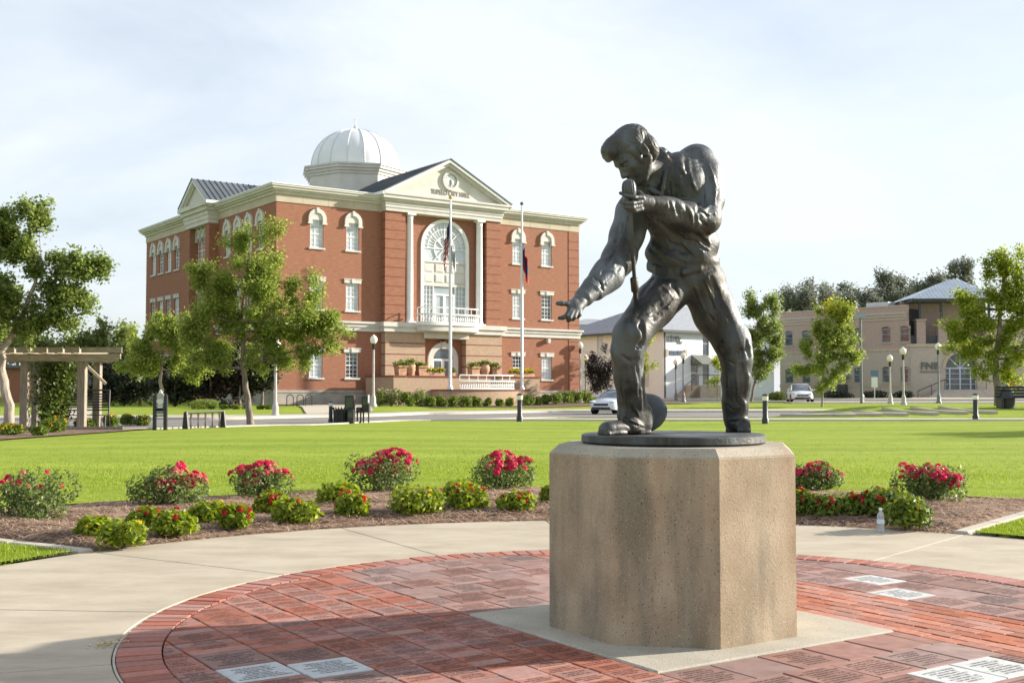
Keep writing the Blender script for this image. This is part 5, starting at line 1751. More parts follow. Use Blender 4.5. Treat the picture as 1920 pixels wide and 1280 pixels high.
F_RED = leaf_mat('red_petal', (0.40, 0.008, 0.016), (0.66, 0.020, 0.040), .3)
F_YEL = leaf_mat('yellow_petal', (0.60, 0.38, 0.010), (0.80, 0.62, 0.020), .3)
F_ORG = leaf_mat('orange_petal', (0.62, 0.20, 0.012), (0.78, 0.42, 0.020), .3)
F_WHITE = leaf_mat('pale_pink_petal', (0.55, 0.38, 0.36), (0.72, 0.60, 0.56), .3)

def tree(name, label, base, blobs, Y, leaf, nleaf, mat, trunk, tr, bark=BARK, seed=0, group=None, depth=0.8, extra=None, clump=.34, limbs=14, sparse=1.0):
    """trunk through photo points at depth Y, limbs, and a crown of leaf clumps inside the blobs (photo px)"""
    r = np.random.default_rng(seed + 31)
    k = mpp(Y)
    t = thing(name, label, 'tree', base, 0, group)
    b0 = np.array(base)
    pts = [Vector((0, 0, -.15))] + [Vector(P(px, py, Y)) - Vector(base) for px, py in trunk]
    pts = [pts[0]] + [Vector((p.x, (p.y) + .12 * math.sin(i * 2.1 + seed), p.z)) for i, p in enumerate(pts[1:])]
    mb = MB()
    n = len(pts)
    fine, rad_ = [], []
    for i in range(n - 1):
        for q in range(4):
            f_ = q / 4
            fine.append(pts[i].lerp(pts[i + 1], f_) + Vector((.02 * math.sin(7 * f_ + i + seed), .02 * math.cos(5 * f_ + i), 0)) * (1 if i else 0))
            u = (i + f_) / (n - 1)
            rad_.append(tr * (1.0 - .78 * u) * (1.35 if i == 0 and q == 0 else 1.0))
    fine.append(pts[-1]); rad_.append(tr * .2)
    mb.tube(fine, rad_, 9)
    tot = sum(a * b for _, _, a, b in [q[:4] for q in blobs])
    C, S_, Mk = [], [], []
    for q in blobs:
        px, py, rx, ry = q[:4]
        c = np.array(P(px, py, Y)) - b0
        rx, ry = rx * k, ry * k
        rd = (rx + ry) * .5 * depth
        nc = max(3, int(1.5 * rx * ry / (clump ** 2) * 1.15 * sparse))
        v = r.normal(size=(nc, 3)); v /= np.linalg.norm(v, axis=1)[:, None]
        v *= (0.35 + 0.65 * r.random((nc, 1)) ** .5)
        v = v * np.array([rx, rd, ry]) * .94 + c
        C.append(v)
    C = np.concatenate(C)
    # limbs to some of the clumps
    order = r.permutation(len(C))[:limbs]
    for i in order:
        e = Vector(C[i])
        best = min(range(len(fine)), key=lambda j: (fine[j] - e).length + max(0, fine[j].z - e.z) * 1.5 + (3 if j < len(fine) * .35 else 0))
        s = fine[best]
        m = s.lerp(e, .5) + Vector((0, 0, -.06 * (e - s).length))
        r0 = max(.018, rad_[best] * .5)
        mb.tube([s, s.lerp(m, .5), m, m.lerp(e, .5), e], [r0, r0 * .8, r0 * .6, r0 * .42, r0 * .22], 6)
    mb.build('trunk', bark, t, smooth=True)
    per = max(8, nleaf // len(C))
    sz = .65 + .7 * r.random((len(C), 1))
    # leaves sit along short shoots that point outwards and up
    cen = C.mean(axis=0)
    dv = (C - cen); dv /= np.linalg.norm(dv, axis=1)[:, None] + 1e-6
    dv = dv * .8 + np.array([0, 0, .35]) + r.normal(size=C.shape) * .45
    dv /= np.linalg.norm(dv, axis=1)[:, None]
    nsh = 5
    L = []
    for q_ in range(nsh):
        d_ = dv + r.normal(size=C.shape) * .55
        d_ /= np.linalg.norm(d_, axis=1)[:, None]
        m_ = per // nsh + 1
        tt = r.random((len(C), m_, 1)) * 2.2 - .5
        pos = C[:, None, :] + d_[:, None, :] * tt * (clump * .85 * sz)[:, None, :] + r.normal(size=(len(C), m_, 3)) * clump * .34
        L.append(pos.reshape(-1, 3))
    L = np.concatenate(L)
    leaves('crown', L, leaf, mat, t, seed=seed)
    if extra:
        eb, em, en = extra
        X = []
        for px, py, rx, ry in eb:
            c = np.array(P(px, py, Y)) - b0
            v = r.normal(size=(en, 3)) * np.array([rx * k, rx * k * depth, ry * k]) * .5 + c
            X.append(v)
        leaves('crown_tip', np.concatenate(X), leaf, em, t, seed=seed + 3)
    return t
p = GH(18, 812); 
tree('oak_tree', 'large leaning shade tree at the left edge beside the pergola', p, [(-40, 450, 80, 60), (15, 400, 35, 28), (35, 455, 48, 40), (25, 530, 60, 50), (105, 498, 48, 36), (150, 515, 36, 26), (125, 560, 48, 32), (50, 600, 56, 34), (110, 612, 34, 20), (-40, 570, 90, 90), (70, 415, 22, 16), (168, 490, 26, 14), (80, 560, 40, 34)], p.y, .12, 36000, L_OAK,
     [(14, 760), (4, 700), (6, 660), (30, 610), (60, 545), (80, 490)], .17, BARKL, 1, limbs=26, clump=.34, sparse=.8)
p = GH(471, 797)
tree('maple_tree', 'slender green street tree before the left corner of the city hall', p, [(470, 565, 84, 62), (410, 605, 60, 48), (535, 605, 72, 46), (595, 606, 40, 30), (402, 545, 40, 36), (560, 545, 40, 32), (478, 495, 46, 38), (512, 447, 22, 20), (447, 450, 24, 22), (470, 655, 78, 36), (545, 668, 44, 28), (395, 660, 40, 32), (622, 604, 22, 16), (378, 505, 22, 14), (600, 645, 24, 14), (360, 620, 22, 24)], p.y, .105, 52000, L_MAPLE,
     [(462, 740), (457, 690), (455, 620), (456, 560), (470, 480)], .14, BARK, 2, limbs=34, clump=.34, sparse=1.05)
p = GY(306, 57.0)
tree('maple_tree', 'small light green tree on the grass behind the white sign', p, [(302, 645, 48, 36), (262, 662, 30, 28), (345, 655, 30, 32), (312, 605, 28, 22), (362, 690, 22, 16), (270, 688, 28, 16), (335, 620, 24, 22)], 57.0, .14, 18000, L_MAPLE, [(305, 745), (302, 715), (303, 670), (308, 620)], .13, BARKL, 3, clump=.4)
p = GH(1408, 753)
tree('street_tree', 'rounded green street tree just right of the statue', p, [(1428, 600, 30, 34), (1436, 648, 32, 34), (1425, 690, 28, 22), (1448, 572, 12, 16), (1410, 566, 10, 14), (1455, 620, 16, 20), (1408, 640, 14, 20)], p.y, .18, 17000, L_OAK, [(1412, 730), (1420, 690), (1428, 630), (1432, 580)], .14, BARK, 4, clump=.5)
p = GH(1541, 762)
tree('young_tree', 'young street tree with yellowing top before the tan brick building', p, [(1558, 622, 42, 26), (1575, 650, 36, 30), (1540, 650, 40, 26), (1545, 690, 40, 24), (1512, 694, 22, 12), (1592, 672, 26, 10), (1545, 716, 26, 16), (1562, 590, 30, 22)], p.y, .17, 17000, L_MAPLE, [(1542, 735), (1545, 700), (1555, 640), (1562, 590)], .085, BARKL, 5, extra=([(1560, 578, 28, 18), (1578, 588, 20, 14)], L_YEL, 420), clump=.42)
p = GY(1871, 53.5)
tree('lime_green_tree', 'broad bright green tree at the right edge beside the stop sign', p, [(1872, 520, 40, 40), (1902, 492, 32, 30), (1832, 580, 46, 38), (1882, 590, 56, 44), (1790, 640, 28, 20), (1850, 652, 56, 28), (1905, 655, 40, 40), (1935, 560, 50, 56), (1810, 602, 30, 26), (1890, 700, 24, 16), (1850, 690, 22, 22), (1960, 620, 50, 50)], p.y, .13, 32000, L_LIME, [(1870, 735), (1868, 690), (1872, 620), (1880, 540), (1890, 490)], .19, BARK, 6, clump=.36, limbs=22, sparse=1.0)
p = GY(1209, 92)
tree('sapling', 'thin yellow-green sapling seen behind the statue\'s bent leg', p, [(1210, 645, 12, 16), (1214, 690, 12, 18), (1206, 670, 10, 12)], 92, .2, 900, L_LIME, [(1209, 715), (1211, 690), (1211, 650)], .05, BARK, 7, clump=.35, limbs=5)
p = GY(1345, 100)
tree('sapling', 'small green sapling on the bank between the statue\'s legs', p, [(1345, 685, 14, 16), (1338, 712, 12, 10)], 100, .2, 800, L_LIME, [(1346, 725), (1346, 690)], .05, BARK, 8, clump=.35, limbs=4)
p = GY(1128, 84)
tree('plum_shrub', 'tall dark purple-leaved shrub between city hall and the white building', p, [(1128, 682, 24, 32), (1132, 712, 30, 26), (1118, 700, 20, 26)], 84, .16, 5200, L_PLUM, [(1128, 735), (1128, 690)], .1, BARK, 9, clump=.35, limbs=6)
# dark shrubs massed on the left
hs = [(205, 705, 34, 40, 74, 'dark evergreen shrub farthest left in the dark hedge row'), (262, 712, 40, 36, 73, 'dark evergreen shrub second from the left in the hedge row'), (328, 712, 42, 38, 71, 'dark evergreen shrub directly behind the white sign'), (395, 690, 40, 48, 72, 'dark plum shrub left of the street tree before the hall'), (450, 690, 40, 46, 72, 'dark plum shrub behind the street tree trunk'), (492, 690, 28, 36, 72, 'dark holly shrub against the city hall corner')]
for i, (px, py, rx, ry, Y, lab) in enumerate(hs):
    p = GY(px, Y)
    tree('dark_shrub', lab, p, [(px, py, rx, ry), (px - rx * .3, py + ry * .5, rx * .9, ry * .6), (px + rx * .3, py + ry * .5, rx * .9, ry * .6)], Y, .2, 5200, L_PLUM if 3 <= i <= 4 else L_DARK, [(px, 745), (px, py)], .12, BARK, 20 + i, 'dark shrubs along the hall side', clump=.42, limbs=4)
# background trees, left
bt_ = [(35, 640, 60, 60, 100), (90, 655, 45, 50, 96), (135, 650, 40, 48, 104), (180, 650, 40, 46, 98), (222, 655, 30, 45, 106), (243, 640, 22, 40, 112), (-30, 640, 60, 70, 92)]
names = ['first', 'second', 'third', 'fourth', 'fifth', 'sixth', 'seventh', 'eighth', 'ninth', 'tenth', 'eleventh', 'twelfth', 'thirteenth', 'fourteenth', 'fifteenth', 'sixteenth', 'seventeenth', 'eighteenth', 'nineteenth', 'twentieth', 'twenty-first', 'twenty-second', 'twenty-third', 'twenty-fourth', 'twenty-fifth', 'twenty-sixth']
order_l = ['second', 'third', 'fourth', 'fifth', 'sixth', 'seventh', 'first']
for i, (px, py, rx, ry, Y) in enumerate(bt_):
    p = GY(px, Y)
    tree('background_tree', 'distant mid-green tree behind the pergola, %s from the left' % order_l[i], p, [(px, py, rx * .8, ry * .62), (px - rx * .4, py + 20, rx * .6, ry * .55), (px + rx * .4, py + 24, rx * .6, ry * .55), (px, py + 50, rx * .8, ry * .5)], Y, .34, 4200, L_LIME if i in (5, 2) else L_FAR, [(px, 730), (px, 690), (px, py)], .2, BARK, 40 + i, 'background trees behind the pergola', clump=.75, limbs=6)
br_ = [(1490, 556, 26, 24), (1530, 552, 30, 26), (1572, 550, 28, 26), (1612, 556, 26, 24), (1655, 545, 32, 30), (1700, 542, 32, 30), (1745, 536, 30, 30), (1800, 515, 36, 30)]
for i, (px, py, rx, ry) in enumerate(br_):
    Y = 150 + (i % 3) * 6
    p = GY(px, Y)
    tree('pine_tree', 'dark grey-green tree rising behind the tan brick building, %s from the left' % names[i], p, [(px, py, rx * .8, ry * .8), (px - rx * .5, py + 12, rx * .5, ry * .5), (px + rx * .5, py + 10, rx * .5, ry * .5), (px, py + 34, rx * .8, ry * .6)], Y, .36, 4600, L_PINE, [(px, 700), (px, 640), (px, py)], .28, BARK, 60 + i, 'dark trees behind the tan brick building', clump=1.0, limbs=12, sparse=.7)
p = Vector((26.0, 35.5, H(26, 35.5)))
tree('shade_tree', 'spreading shade tree standing beyond the right edge of the lawn', p, [(960 + 26 / 35.5 * FPX, 560, 150, 80), (960 + 26 / 35.5 * FPX - 90, 600, 90, 60), (960 + 26 / 35.5 * FPX + 90, 600, 90, 60)], 35.5, .2, 9000, L_OAK, [(960 + 26 / 35.5 * FPX, 720), (960 + 26 / 35.5 * FPX, 600)], .2, BARK, 80, clump=.45)

# ---------------------------------------------------------------- flower bushes
def bloom_mesh(name, mat, n, r, ps, seed, flat=.6):
    q = np.random.default_rng(seed)
    v = q.normal(size=(n, 3)); v /= np.linalg.norm(v, axis=1)[:, None]
    v[:, 2] = np.abs(v[:, 2]) * flat
    c = v * r * (0.6 + .4 * q.random((n, 1)))
    o = leaves('tmp', c, ps, mat, None, seed=seed, ratio=.85, outward=v * 1.5)
    me = o.data; bpy.data.objects.remove(o); me.name = name
    return me
BL_R = [bloom_mesh('blossom', F_ROSE, 60, .055, .036, s) for s in (1, 2, 3)]
BL_P = [bloom_mesh('blossom', F_PINK, 46, .050, .034, s) for s in (4, 5)]
BL_D = [bloom_mesh('blossom', F_RED, 34, .030, .024, s, .45) for s in (6, 7, 8)]
BL_Y = [bloom_mesh('blossom', F_YEL, 30, .028, .022, s, .5) for s in (9, 10)]
BL_O = [bloom_mesh('blossom', F_ORG, 30, .05, .04, s, .5) for s in (11, 12)]
BL_YB = [bloom_mesh('blossom', F_YEL, 34, .055, .045, s, .5) for s in (13, 14)]
BL_W = [bloom_mesh('blossom', F_WHITE, 34, .09, .07, s, .5) for s in (15, 16)]
def bush(name, label, cat, loc, w, h, mat, nl, leaf, blooms, nb, seed, group, loose=.25, top=True, stems=9, spread=None):
    """mound of leaves on a dome with real stems and blossom heads"""
    q = np.random.default_rng(seed + 900)
    t = thing(name, label, cat, loc, q.random() * .3, group)
    # uneven dome: a few overlapping lobes
    nlobe = 9
    lob = []
    for i in range(nlobe):
        a = 2 * PI * i / nlobe + q.random() * .6; rr_ = w * .5 * (.25 + .45 * q.random())
        lob.append((rr_ * math.cos(a), rr_ * math.sin(a) * .9, h * (.24 + .44 * q.random()), w * (.15 + .11 * q.random()), h * (.28 + .16 * q.random())))
    if loose < .24:
        lob = [(x, y, h * .30 + (z - h * .24) * .45, rw * 1.2, rh * 1.15) for x, y, z, rw, rh in lob]
    lob.append((0, 0, h * .55, w * (.34 if loose < .24 else .26), h * .42))
    C, O = [], []
    for (x, y, z, rw, rh) in lob:
        m = int(nl / len(lob))
        v = q.normal(size=(m, 3)); v /= np.linalg.norm(v, axis=1)[:, None]
        s = (1 - loose * q.random((m, 1)) ** 1.2) * (1 + loose * .5 * q.random((m, 1)))
        C.append(v * s * np.array([rw, rw, rh]) + np.array([x, y, z])); O.append(v)
    C = np.concatenate(C); O = np.concatenate(O)
    keep = C[:, 2] > .012
    C, O = C[keep], O[keep]
    leaves('foliage', C, leaf, mat, t, seed=seed, outward=O * 1.0, up=.1, ratio=.5)
    mb = MB()
    for i in range(stems):
        x, y, z, rw, rh = lob[i % len(lob)]
        mb.tube([(x * .15, y * .15, -.03), (x * .6, y * .6, z * .6), (x, y, z + rh * .6)], [.008, .006, .004], 5)
    mb.build('stem', BARK, t)
    hot = [lob[j] for j in q.permutation(len(lob))[:6]] if nb > 22 else lob
    if nb > 22: hot.append(lob[-1])
    for i in range(nb):
        x, y, z, rw, rh = hot[q.integers(len(hot))]
        v = q.normal(size=3); v[2] = abs(v[2]) + (.6 if top else .1); v[1] -= .35; v /= np.linalg.norm(v)
        if spread is not None: v[0] = v[0] * .6 + spread * .5
        pos = np.array([x, y, z]) + v * np.array([rw, rw, rh]) * (1.0 + .12 * q.random())
        me = blooms[q.integers(len(blooms))]
        o = link('blossom', me, t, tuple(pos))
        s = (.45 + .6 * q.random()) * (.95 if nb < 22 else .62 if nb == 26 else .85); o.scale = (s, s, s * .9)
        o.rotation_euler = Vector(v).to_track_quat('Z', 'Y').to_euler()
    return t
def bpt(px, py): 
    g = G(px, py, .05)
    return (g.x, g.y, .03)
roses = [(66, 975, 148, 98, 26, 'sparse red rose bush farthest left in the straw bed', .35), (312, 948, 140, 72, 44, 'red rose bush second from the left, blossoms massed on its right', .28), (487, 934, 108, 68, 44, 'red rose bush third from the left, with a tall red crown', .3), (722, 920, 138, 72, 56, 'red rose bush fourth from the left, widely covered in blossoms', .3), (938, 917, 125, 70, 44, 'red rose bush just left of the pedestal', .32), (1532, 915, 92, 50, 30, 'red rose bush just right of the pedestal', .3), (1747, 945, 122, 74, 56, 'red rose bush farthest right in the straw bed', .28)]
for i, (px, py, w, h, nb, lab, lo_) in enumerate(roses):
    l_ = bpt(px, py); k = mpp(l_[1])
    bush('rose_bush', lab, 'rose bush', l_, w * k * 1.12, h * k * 1.06, L_ROSE, 3000, .040, BL_R + BL_P[:1] if i not in (0,) else BL_R + BL_P, int(nb * 2.1) if i else nb, 10 + i, 'rose bushes in the straw bed', lo_, True, 10, spread=(.8 if i == 1 else None))
pent = [(172, 1003, 62, 40, 'y'), (227, 1017, 80, 46, 'y'), (274, 989, 62, 42, 'r'), (324, 997, 74, 46, 'n'), (388, 977, 58, 40, 'n'), (441, 985, 56, 44, 'r'), (512, 962, 62, 46, 'r'), (551, 974, 70, 44, 'n'), (640, 948, 82, 48, 'n'), (658, 965, 64, 48, 'r'), (782, 960, 90, 52, 'n'), (862, 945, 64, 48, 'n'), (876, 954, 68, 48, 'R'), (968, 955, 56, 38, 'r'), (1030, 944, 30, 40, 'n'), (1504, 962, 52, 48, 'R'), (1552, 965, 62, 42, 'r'), (1606, 965, 66, 44, 'r'), (1662, 966, 80, 54, 'r'), (1704, 983, 70, 58, 'y')]
for i, (px, py, w, h, fl) in enumerate(pent):
    l_ = bpt(px, py); k = mpp(l_[1])
    desc = {'y': 'with small yellow blooms', 'r': 'dotted with red flowers', 'R': 'thick with red flowers', 'n': 'with few blooms'}[fl]
    bush('low_flowering_plant', 'low green mound %s, %s from the left in the bed' % (desc, names[i]), 'plant', l_, w * k * 1.18, h * k * 1.08, L_PENT if i < 15 else L_PENT2, 1250, .058, {'y': BL_Y, 'r': BL_D, 'R': BL_D, 'n': BL_Y + BL_D[:1]}[fl], {'y': 8, 'r': 16, 'R': 21, 'n': 3}[fl], 40 + i, 'low mounded plants in the straw bed', .22, True, 7)
# yellow flowers by the pergola
lf = [(18, 817, 60, 24), (72, 818, 36, 20), (100, 812, 46, 34), (150, 803, 24, 22), (166, 803, 30, 18), (206, 802, 40, 26), (238, 799, 34, 24), (268, 799, 34, 22)]
for i, (px, py, w, h) in enumerate(lf):
    l_ = GH(px, py); k = mpp(l_.y)
    bush('marigold_clump', 'clump of yellow and orange flowers, %s from the left before the pergola' % names[i], 'flowers', l_, w * k, h * k, L_PENT2, 900, .09, BL_YB + BL_O, 16 if i not in (1, 4) else 2, 70 + i, 'yellow flower clumps before the pergola', .25, True, 5)
poly_sheet('flower_bed', [(-13.2, 28.2), (-12.0, 39.4), (-24, 38.6), (-24, 28.2)], .035, SOIL, 30)
# bed and shrubs before the city hall
def hall_pt(px, v): 
    u = hf(px, 750, v)[0]
    w_ = from_hall((u, -v, 0)); return Vector((w_.x, w_.y, H(w_.x, w_.y)))
mbd = MB()
n = 40
vs, fs = [], []
for k in range(n + 1):
    u = -1 + (W + 7) * k / n
    inner, outer = (.5 if u < tu0 or u > tu1 else TV + .3), (2.0 if u < uL - 1 else PV_ + 2.4)
    for v in (inner * .2, (inner + outer) / 2, outer):
        w_ = from_hall((u, -v, 0)); vs.append((w_.x, w_.y, H(w_.x, w_.y) + .045))
for k in range(n):
    for j in range(2): fs.append((k * 3 + j, (k + 1) * 3 + j, (k + 1) * 3 + j + 1, k * 3 + j + 1))
structure(link('planting_bed', np_mesh('planting_bed', vs, fs, SOIL)))
hb = [(716, 6.3, 34, 32, 'w'), (742, 6.6, 36, 34, 'w'), (765, 7.0, 30, 28, 'g'), (785, 6.8, 36, 34, 'w'), (806, 7.2, 26, 22, 'g'), (828, 7.2, 28, 24, 'o'), (850, 7.3, 26, 22, 'g'), (872, 7.3, 26, 22, 'g'), (893, 7.2, 24, 20, 'o'), (915, 7.2, 20, 18, 'g'), (936, 7.0, 18, 16, 'g'), (956, 6.8, 18, 18, 'o'), (990, 6.2, 26, 22, 'g'), (1008, 5.4, 20, 18, 'g'), (1024, 4.6, 24, 20, 'o'), (1042, 3.8, 26, 22, 'g'), (1062, 3.2, 30, 26, 'o'), (1080, 2.8, 28, 26, 'o'), (1100, 2.6, 28, 28, 'o')]
for i, (px, v, w, h, kd) in enumerate(hb):
    l_ = hall_pt(px, v); k = mpp(l_.y)
    bush('hall_shrub', {'w': 'shrub with faded pink blossoms', 'g': 'small green shrub', 'o': 'green shrub with orange blossoms'}[kd] + ', %s from the left before the hall terrace' % names[i], 'shrub', l_, w * k, h * k, L_FAR if kd == 'w' else L_PENT2, 600, .17, BL_W if kd == 'w' else BL_O, {'w': 12, 'g': 0, 'o': 6}[kd], 120 + i, 'shrubs before the city hall terrace', .3, True, 4)
# clipped hedge and little flowers on the hall's left lawn
for i, (px, py, w, h, lab) in enumerate([(385, 752, 58, 18, 'clipped low green hedge on the lawn left of the street tree'), (425, 754, 30, 17, 'dark clipped low hedge behind the street tree')]):
    l_ = GY(px, 66 - i); k = mpp(66)
    bush('clipped_hedge', lab, 'hedge', l_, w * k, h * k, L_OAK if i == 0 else L_DARK, 1600, .12, BL_O, 0, 160 + i, None, .1, True, 4)
for i, (px, w, kd) in enumerate([(373, 26, 'o'), (398, 16, 'g'), (420, 18, 'g'), (442, 16, 'o'), (462, 16, 'g'), (490, 18, 'g'), (506, 16, 'g')]):
    l_ = GY(px, 64); k = mpp(64)
    bush('bedding_plant', 'small bedding plant on the hall lawn, %s from the left behind the bicycle rack' % names[i], 'plant', l_, w * k, 9 * k, L_PENT2, 260, .12, BL_O, 9 if kd == 'o' else 0, 170 + i, 'bedding plants on the hall lawn', .25, True, 3)
# hedges of the far buildings
for i, (px, w, Y, lab) in enumerate([(1570, 62, 107, 'low dark hedge below the tan building left of the sign post'), (1640, 60, 107.5, 'low dark hedge below the tan building windows'), (1695, 36, 107, 'low dark hedge below the tan building beside the steps'), (1455, 36, 104, 'low green hedge left of the tan brick building')]):
    l_ = GY(px, Y); k = mpp(Y)
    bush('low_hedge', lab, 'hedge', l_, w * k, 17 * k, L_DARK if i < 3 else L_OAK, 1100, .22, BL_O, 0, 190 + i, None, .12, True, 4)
# ================================================================ street furniture, vehicles, small things
BLACKM = M('black_metal', (0.018, 0.019, 0.021), (0.03, 0.031, 0.033), 6, .45, spec=.5)
POSTG = M('grey_lamp_post', (0.40, 0.38, 0.35), (0.48, 0.46, 0.42), 3, .6)
POSTB = M('blue_grey_post', (0.16, 0.18, 0.20), rough=.5)
GLOBE = M('opal_globe', (0.80, 0.76, 0.66), rough=.25, spec=.6)
ALU = M('pale_aluminium', (0.62, 0.63, 0.64), rough=.4, metallic=.3)
WOOD = M('weathered_wood', (0.21, 0.175, 0.135), (0.32, 0.275, 0.215), 4, .85, .4, 30, stretch=(6, 6, .7))
WOODB = M('weathered_beam', (0.26, 0.215, 0.16), (0.40, 0.345, 0.265), 5, .85, .4, 30, stretch=(.8, 6, 6))

# ---- street lamps with acorn globes
lamps = [(516, 783, 632, POSTG, 'street lamp with pale grey post partly hidden by the street tree'), (700, 762, 627, POSTG, 'street lamp with pale grey post left of the city hall portico'), (1088, 756, 640, POSTG, 'street lamp with pale post at the right corner of the city hall'), (1098.5, 752, 664, POSTB, 'thin blue-grey street lamp beyond the right corner of the hall'), (1267.5, 752, 672, POSTB, 'street lamp before the white building, left of a pair'), (1281.5, 754, 660, POSTB, 'street lamp before the white building, right of a pair'), (1669.5, 757, 664, POSTG, 'thin street lamp before the tan building, left of the brighter one'), (1694.5, 759, 650, POSTG, 'street lamp with cream globe before the tan building windows'), (1760, 764, 642, POSTB, 'tall street lamp with cream globe beside the porch lettering')]
for px, py, top, mat, lab in lamps:
    b = GH(px, py) if px != 1760 else GY(px, 91.0)
    k = mpp(b.y); h = HC + (HOR - top) * k - b.z
    t = thing('street_lamp', lab, 'lamp', b, 0, 'street lamps with acorn globes')
    mb = MB(); mb.lathe([(.22, -.1), (.22, .12), (.16, .2), (.15, .55), (.10, .7), (.075, .8), (.06, h - .95)], n=12); mb.build('post', mat, t, smooth=True)
    mb = MB(); mb.lathe([(.062, h - .95), (.10, h - .90), (.085, h - .62), (.12, h - .56)], n=12); mb.build('fitter', BLACKM, t, smooth=True)
    mb = MB(); mb.lathe([(.12, h - .56), (.20, h - .46), (.235, h - .34), (.215, h - .22), (.15, h - .12), (.07, h - .06), (.03, h)], n=16); mb.build('globe', GLOBE, t, smooth=True)
# ---- bollard lights
bol = [(620, 793, 752, 'black bollard light left of the newspaper boxes'), (974.5, 790, 737, 'black bollard light before the white balustrade'), (1435, 794, 738, 'black bollard light just right of the statue\'s leg'), (1829.5, 788, 737, 'black bollard light at the right before the stop sign')]
for px, py, top, lab in bol:
    b = GH(px, py); h = (py - top) * mpp(b.y); s = h / 1.0
    t = thing('bollard_light', lab, 'bollard', b, 0, 'bollard lights along the lawn path')
    mb = MB(); mb.lathe([(.115 * s, -.05), (.115 * s, .16 * s), (.09 * s, .20 * s), (.085 * s, .76 * s), (.10 * s, .77 * s)], n=14); mb.build('post', BLACKM, t, smooth=True)
    mb = MB(); mb.lathe([(.10 * s, .77 * s), (.105 * s, .92 * s)], n=14); mb.build('lens', GLOBE, t, smooth=True)
    mb = MB(); mb.lathe([(.11 * s, .92 * s), (.11 * s, .95 * s), (.06 * s, .99 * s), (.01, 1.0 * s)], n=14); mb.build('cap', BLACKM, t, smooth=True)
# ---- flagpoles
def flag_mat(kind):
    m, n, l, b = _nodes('flag_' + kind)
    b.inputs['Roughness'].default_value = .8
    uv = n.new('ShaderNodeAttribute'); uv.attribute_name = 'fuv'
    sp = n.new('ShaderNodeSeparateXYZ'); l.new(uv.outputs['Vector'], sp.inputs[0])
    def mt(op, a, b_=None):
        q = n.new('ShaderNodeMath'); q.operation = op
        for i, x in enumerate((a, b_)):
            if x is None: continue
            if hasattr(x, 'links'): l.new(x, q.inputs[i])
            else: q.inputs[i].default_value = x
        return q.outputs[0]
    U, V = sp.outputs[0], sp.outputs[1]
    stripe = mt('GREATER_THAN', mt('FRACT', mt('MULTIPLY', V, 6.5 if kind == 'stripes' else 1.5)), .5)
    mx = n.new('ShaderNodeMixRGB'); l.new(stripe, mx.inputs[0])
    mx.inputs[1].default_value = (.42, .02, .03, 1); mx.inputs[2].default_value = (.75, .73, .70, 1) if kind == 'stripes' else (.03, .07, .20, 1)
    cn = mt('MULTIPLY', mt('LESS_THAN', U, .4), mt('GREATER_THAN', V, .46))
    m2 = n.new('ShaderNodeMixRGB'); l.new(cn, m2.inputs[0]); l.new(mx.outputs[0], m2.inputs[1]); m2.inputs[2].default_value = (.02, .04, .14, 1)
    l.new(m2.outputs[0], b.inputs['Base Color'])
    return m
def limp_flag(parent, z_top, drop, width, mat, side, seed):
    """a flag hanging in still air: its fly end falls in folds along the pole"""
    nu, nv = 36, 24
    vs, uvs = [], []
    for i in range(nu + 1):
        u = i / nu
        for j in range(nv + 1):
            v = j / nv
            x = side * (.05 + width * .17 * u + .05 * math.sin(u * 12 + v * 2 + seed) * u ** .3)
            y = .20 * math.sin(u * 17 + seed + v) * (.3 + .7 * u)
            z = z_top - (1 - v) * drop * .52 - u ** .85 * drop * .48 * (1 + .05 * math.sin(8 * v))
            vs.append((x, y, z)); uvs.append((u, v, 0))
    fs = [(i * (nv + 1) + j, (i + 1) * (nv + 1) + j, (i + 1) * (nv + 1) + j + 1, i * (nv + 1) + j + 1) for i in range(nu) for j in range(nv)]
    me = np_mesh('flag', vs, fs, mat, smooth=True)
    at = me.attributes.new('fuv', 'FLOAT_VECTOR', 'POINT'); at.data.foreach_set('vector', np.array(uvs, dtype=np.float32).ravel())
    return link('flag', me, parent)
for px, top, y0, y1, kind, lab, gold in ((844, 368, 402, 508, 'stripes', 'tall white flagpole with limp striped flag before the portico', True), (978.5, 380, 448, 535, 'bands', 'tall white flagpole with limp dark flag right of the portico', False)):
    v = 5.2 if gold else 4.6
    u = hf(px, 700, v)[0]
    w_ = from_hall((u, -v, 0)); b = Vector((w_.x, w_.y, pz + .08)); k = mpp(b.y)
    zt2 = HC + (HOR - top) * k; h = zt2 - b.z
    t = thing('flagpole', lab, 'flagpole', b, 0, 'flagpoles before the city hall')
    mb = MB(); mb.lathe([(.2, 0), (.2, .06), (.13, .22), (.11, .3), (.105, h * .5), (.06, h - .2)], n=14); mb.build('pole', ALU, t, smooth=True)
    mb = MB(); mb.sphere((0, 0, h), .13, 12, 8); mb.build('finial', M('gold_finial', (.55, .36, .10), rough=.3, metallic=.8) if gold else GREYD, t, smooth=True)
    zf = HC + (HOR - y0) * k - b.z; dp = (y1 - y0) * k
    limp_flag(t, zf, dp, 2.2, flag_mat(kind), -1 if gold else 1, 1.0 if gold else 2.2)
    if gold: limp_flag(t, zf - 1.6, dp * .62, 1.8, t.children[2].data.materials[0], 1, 3.3)
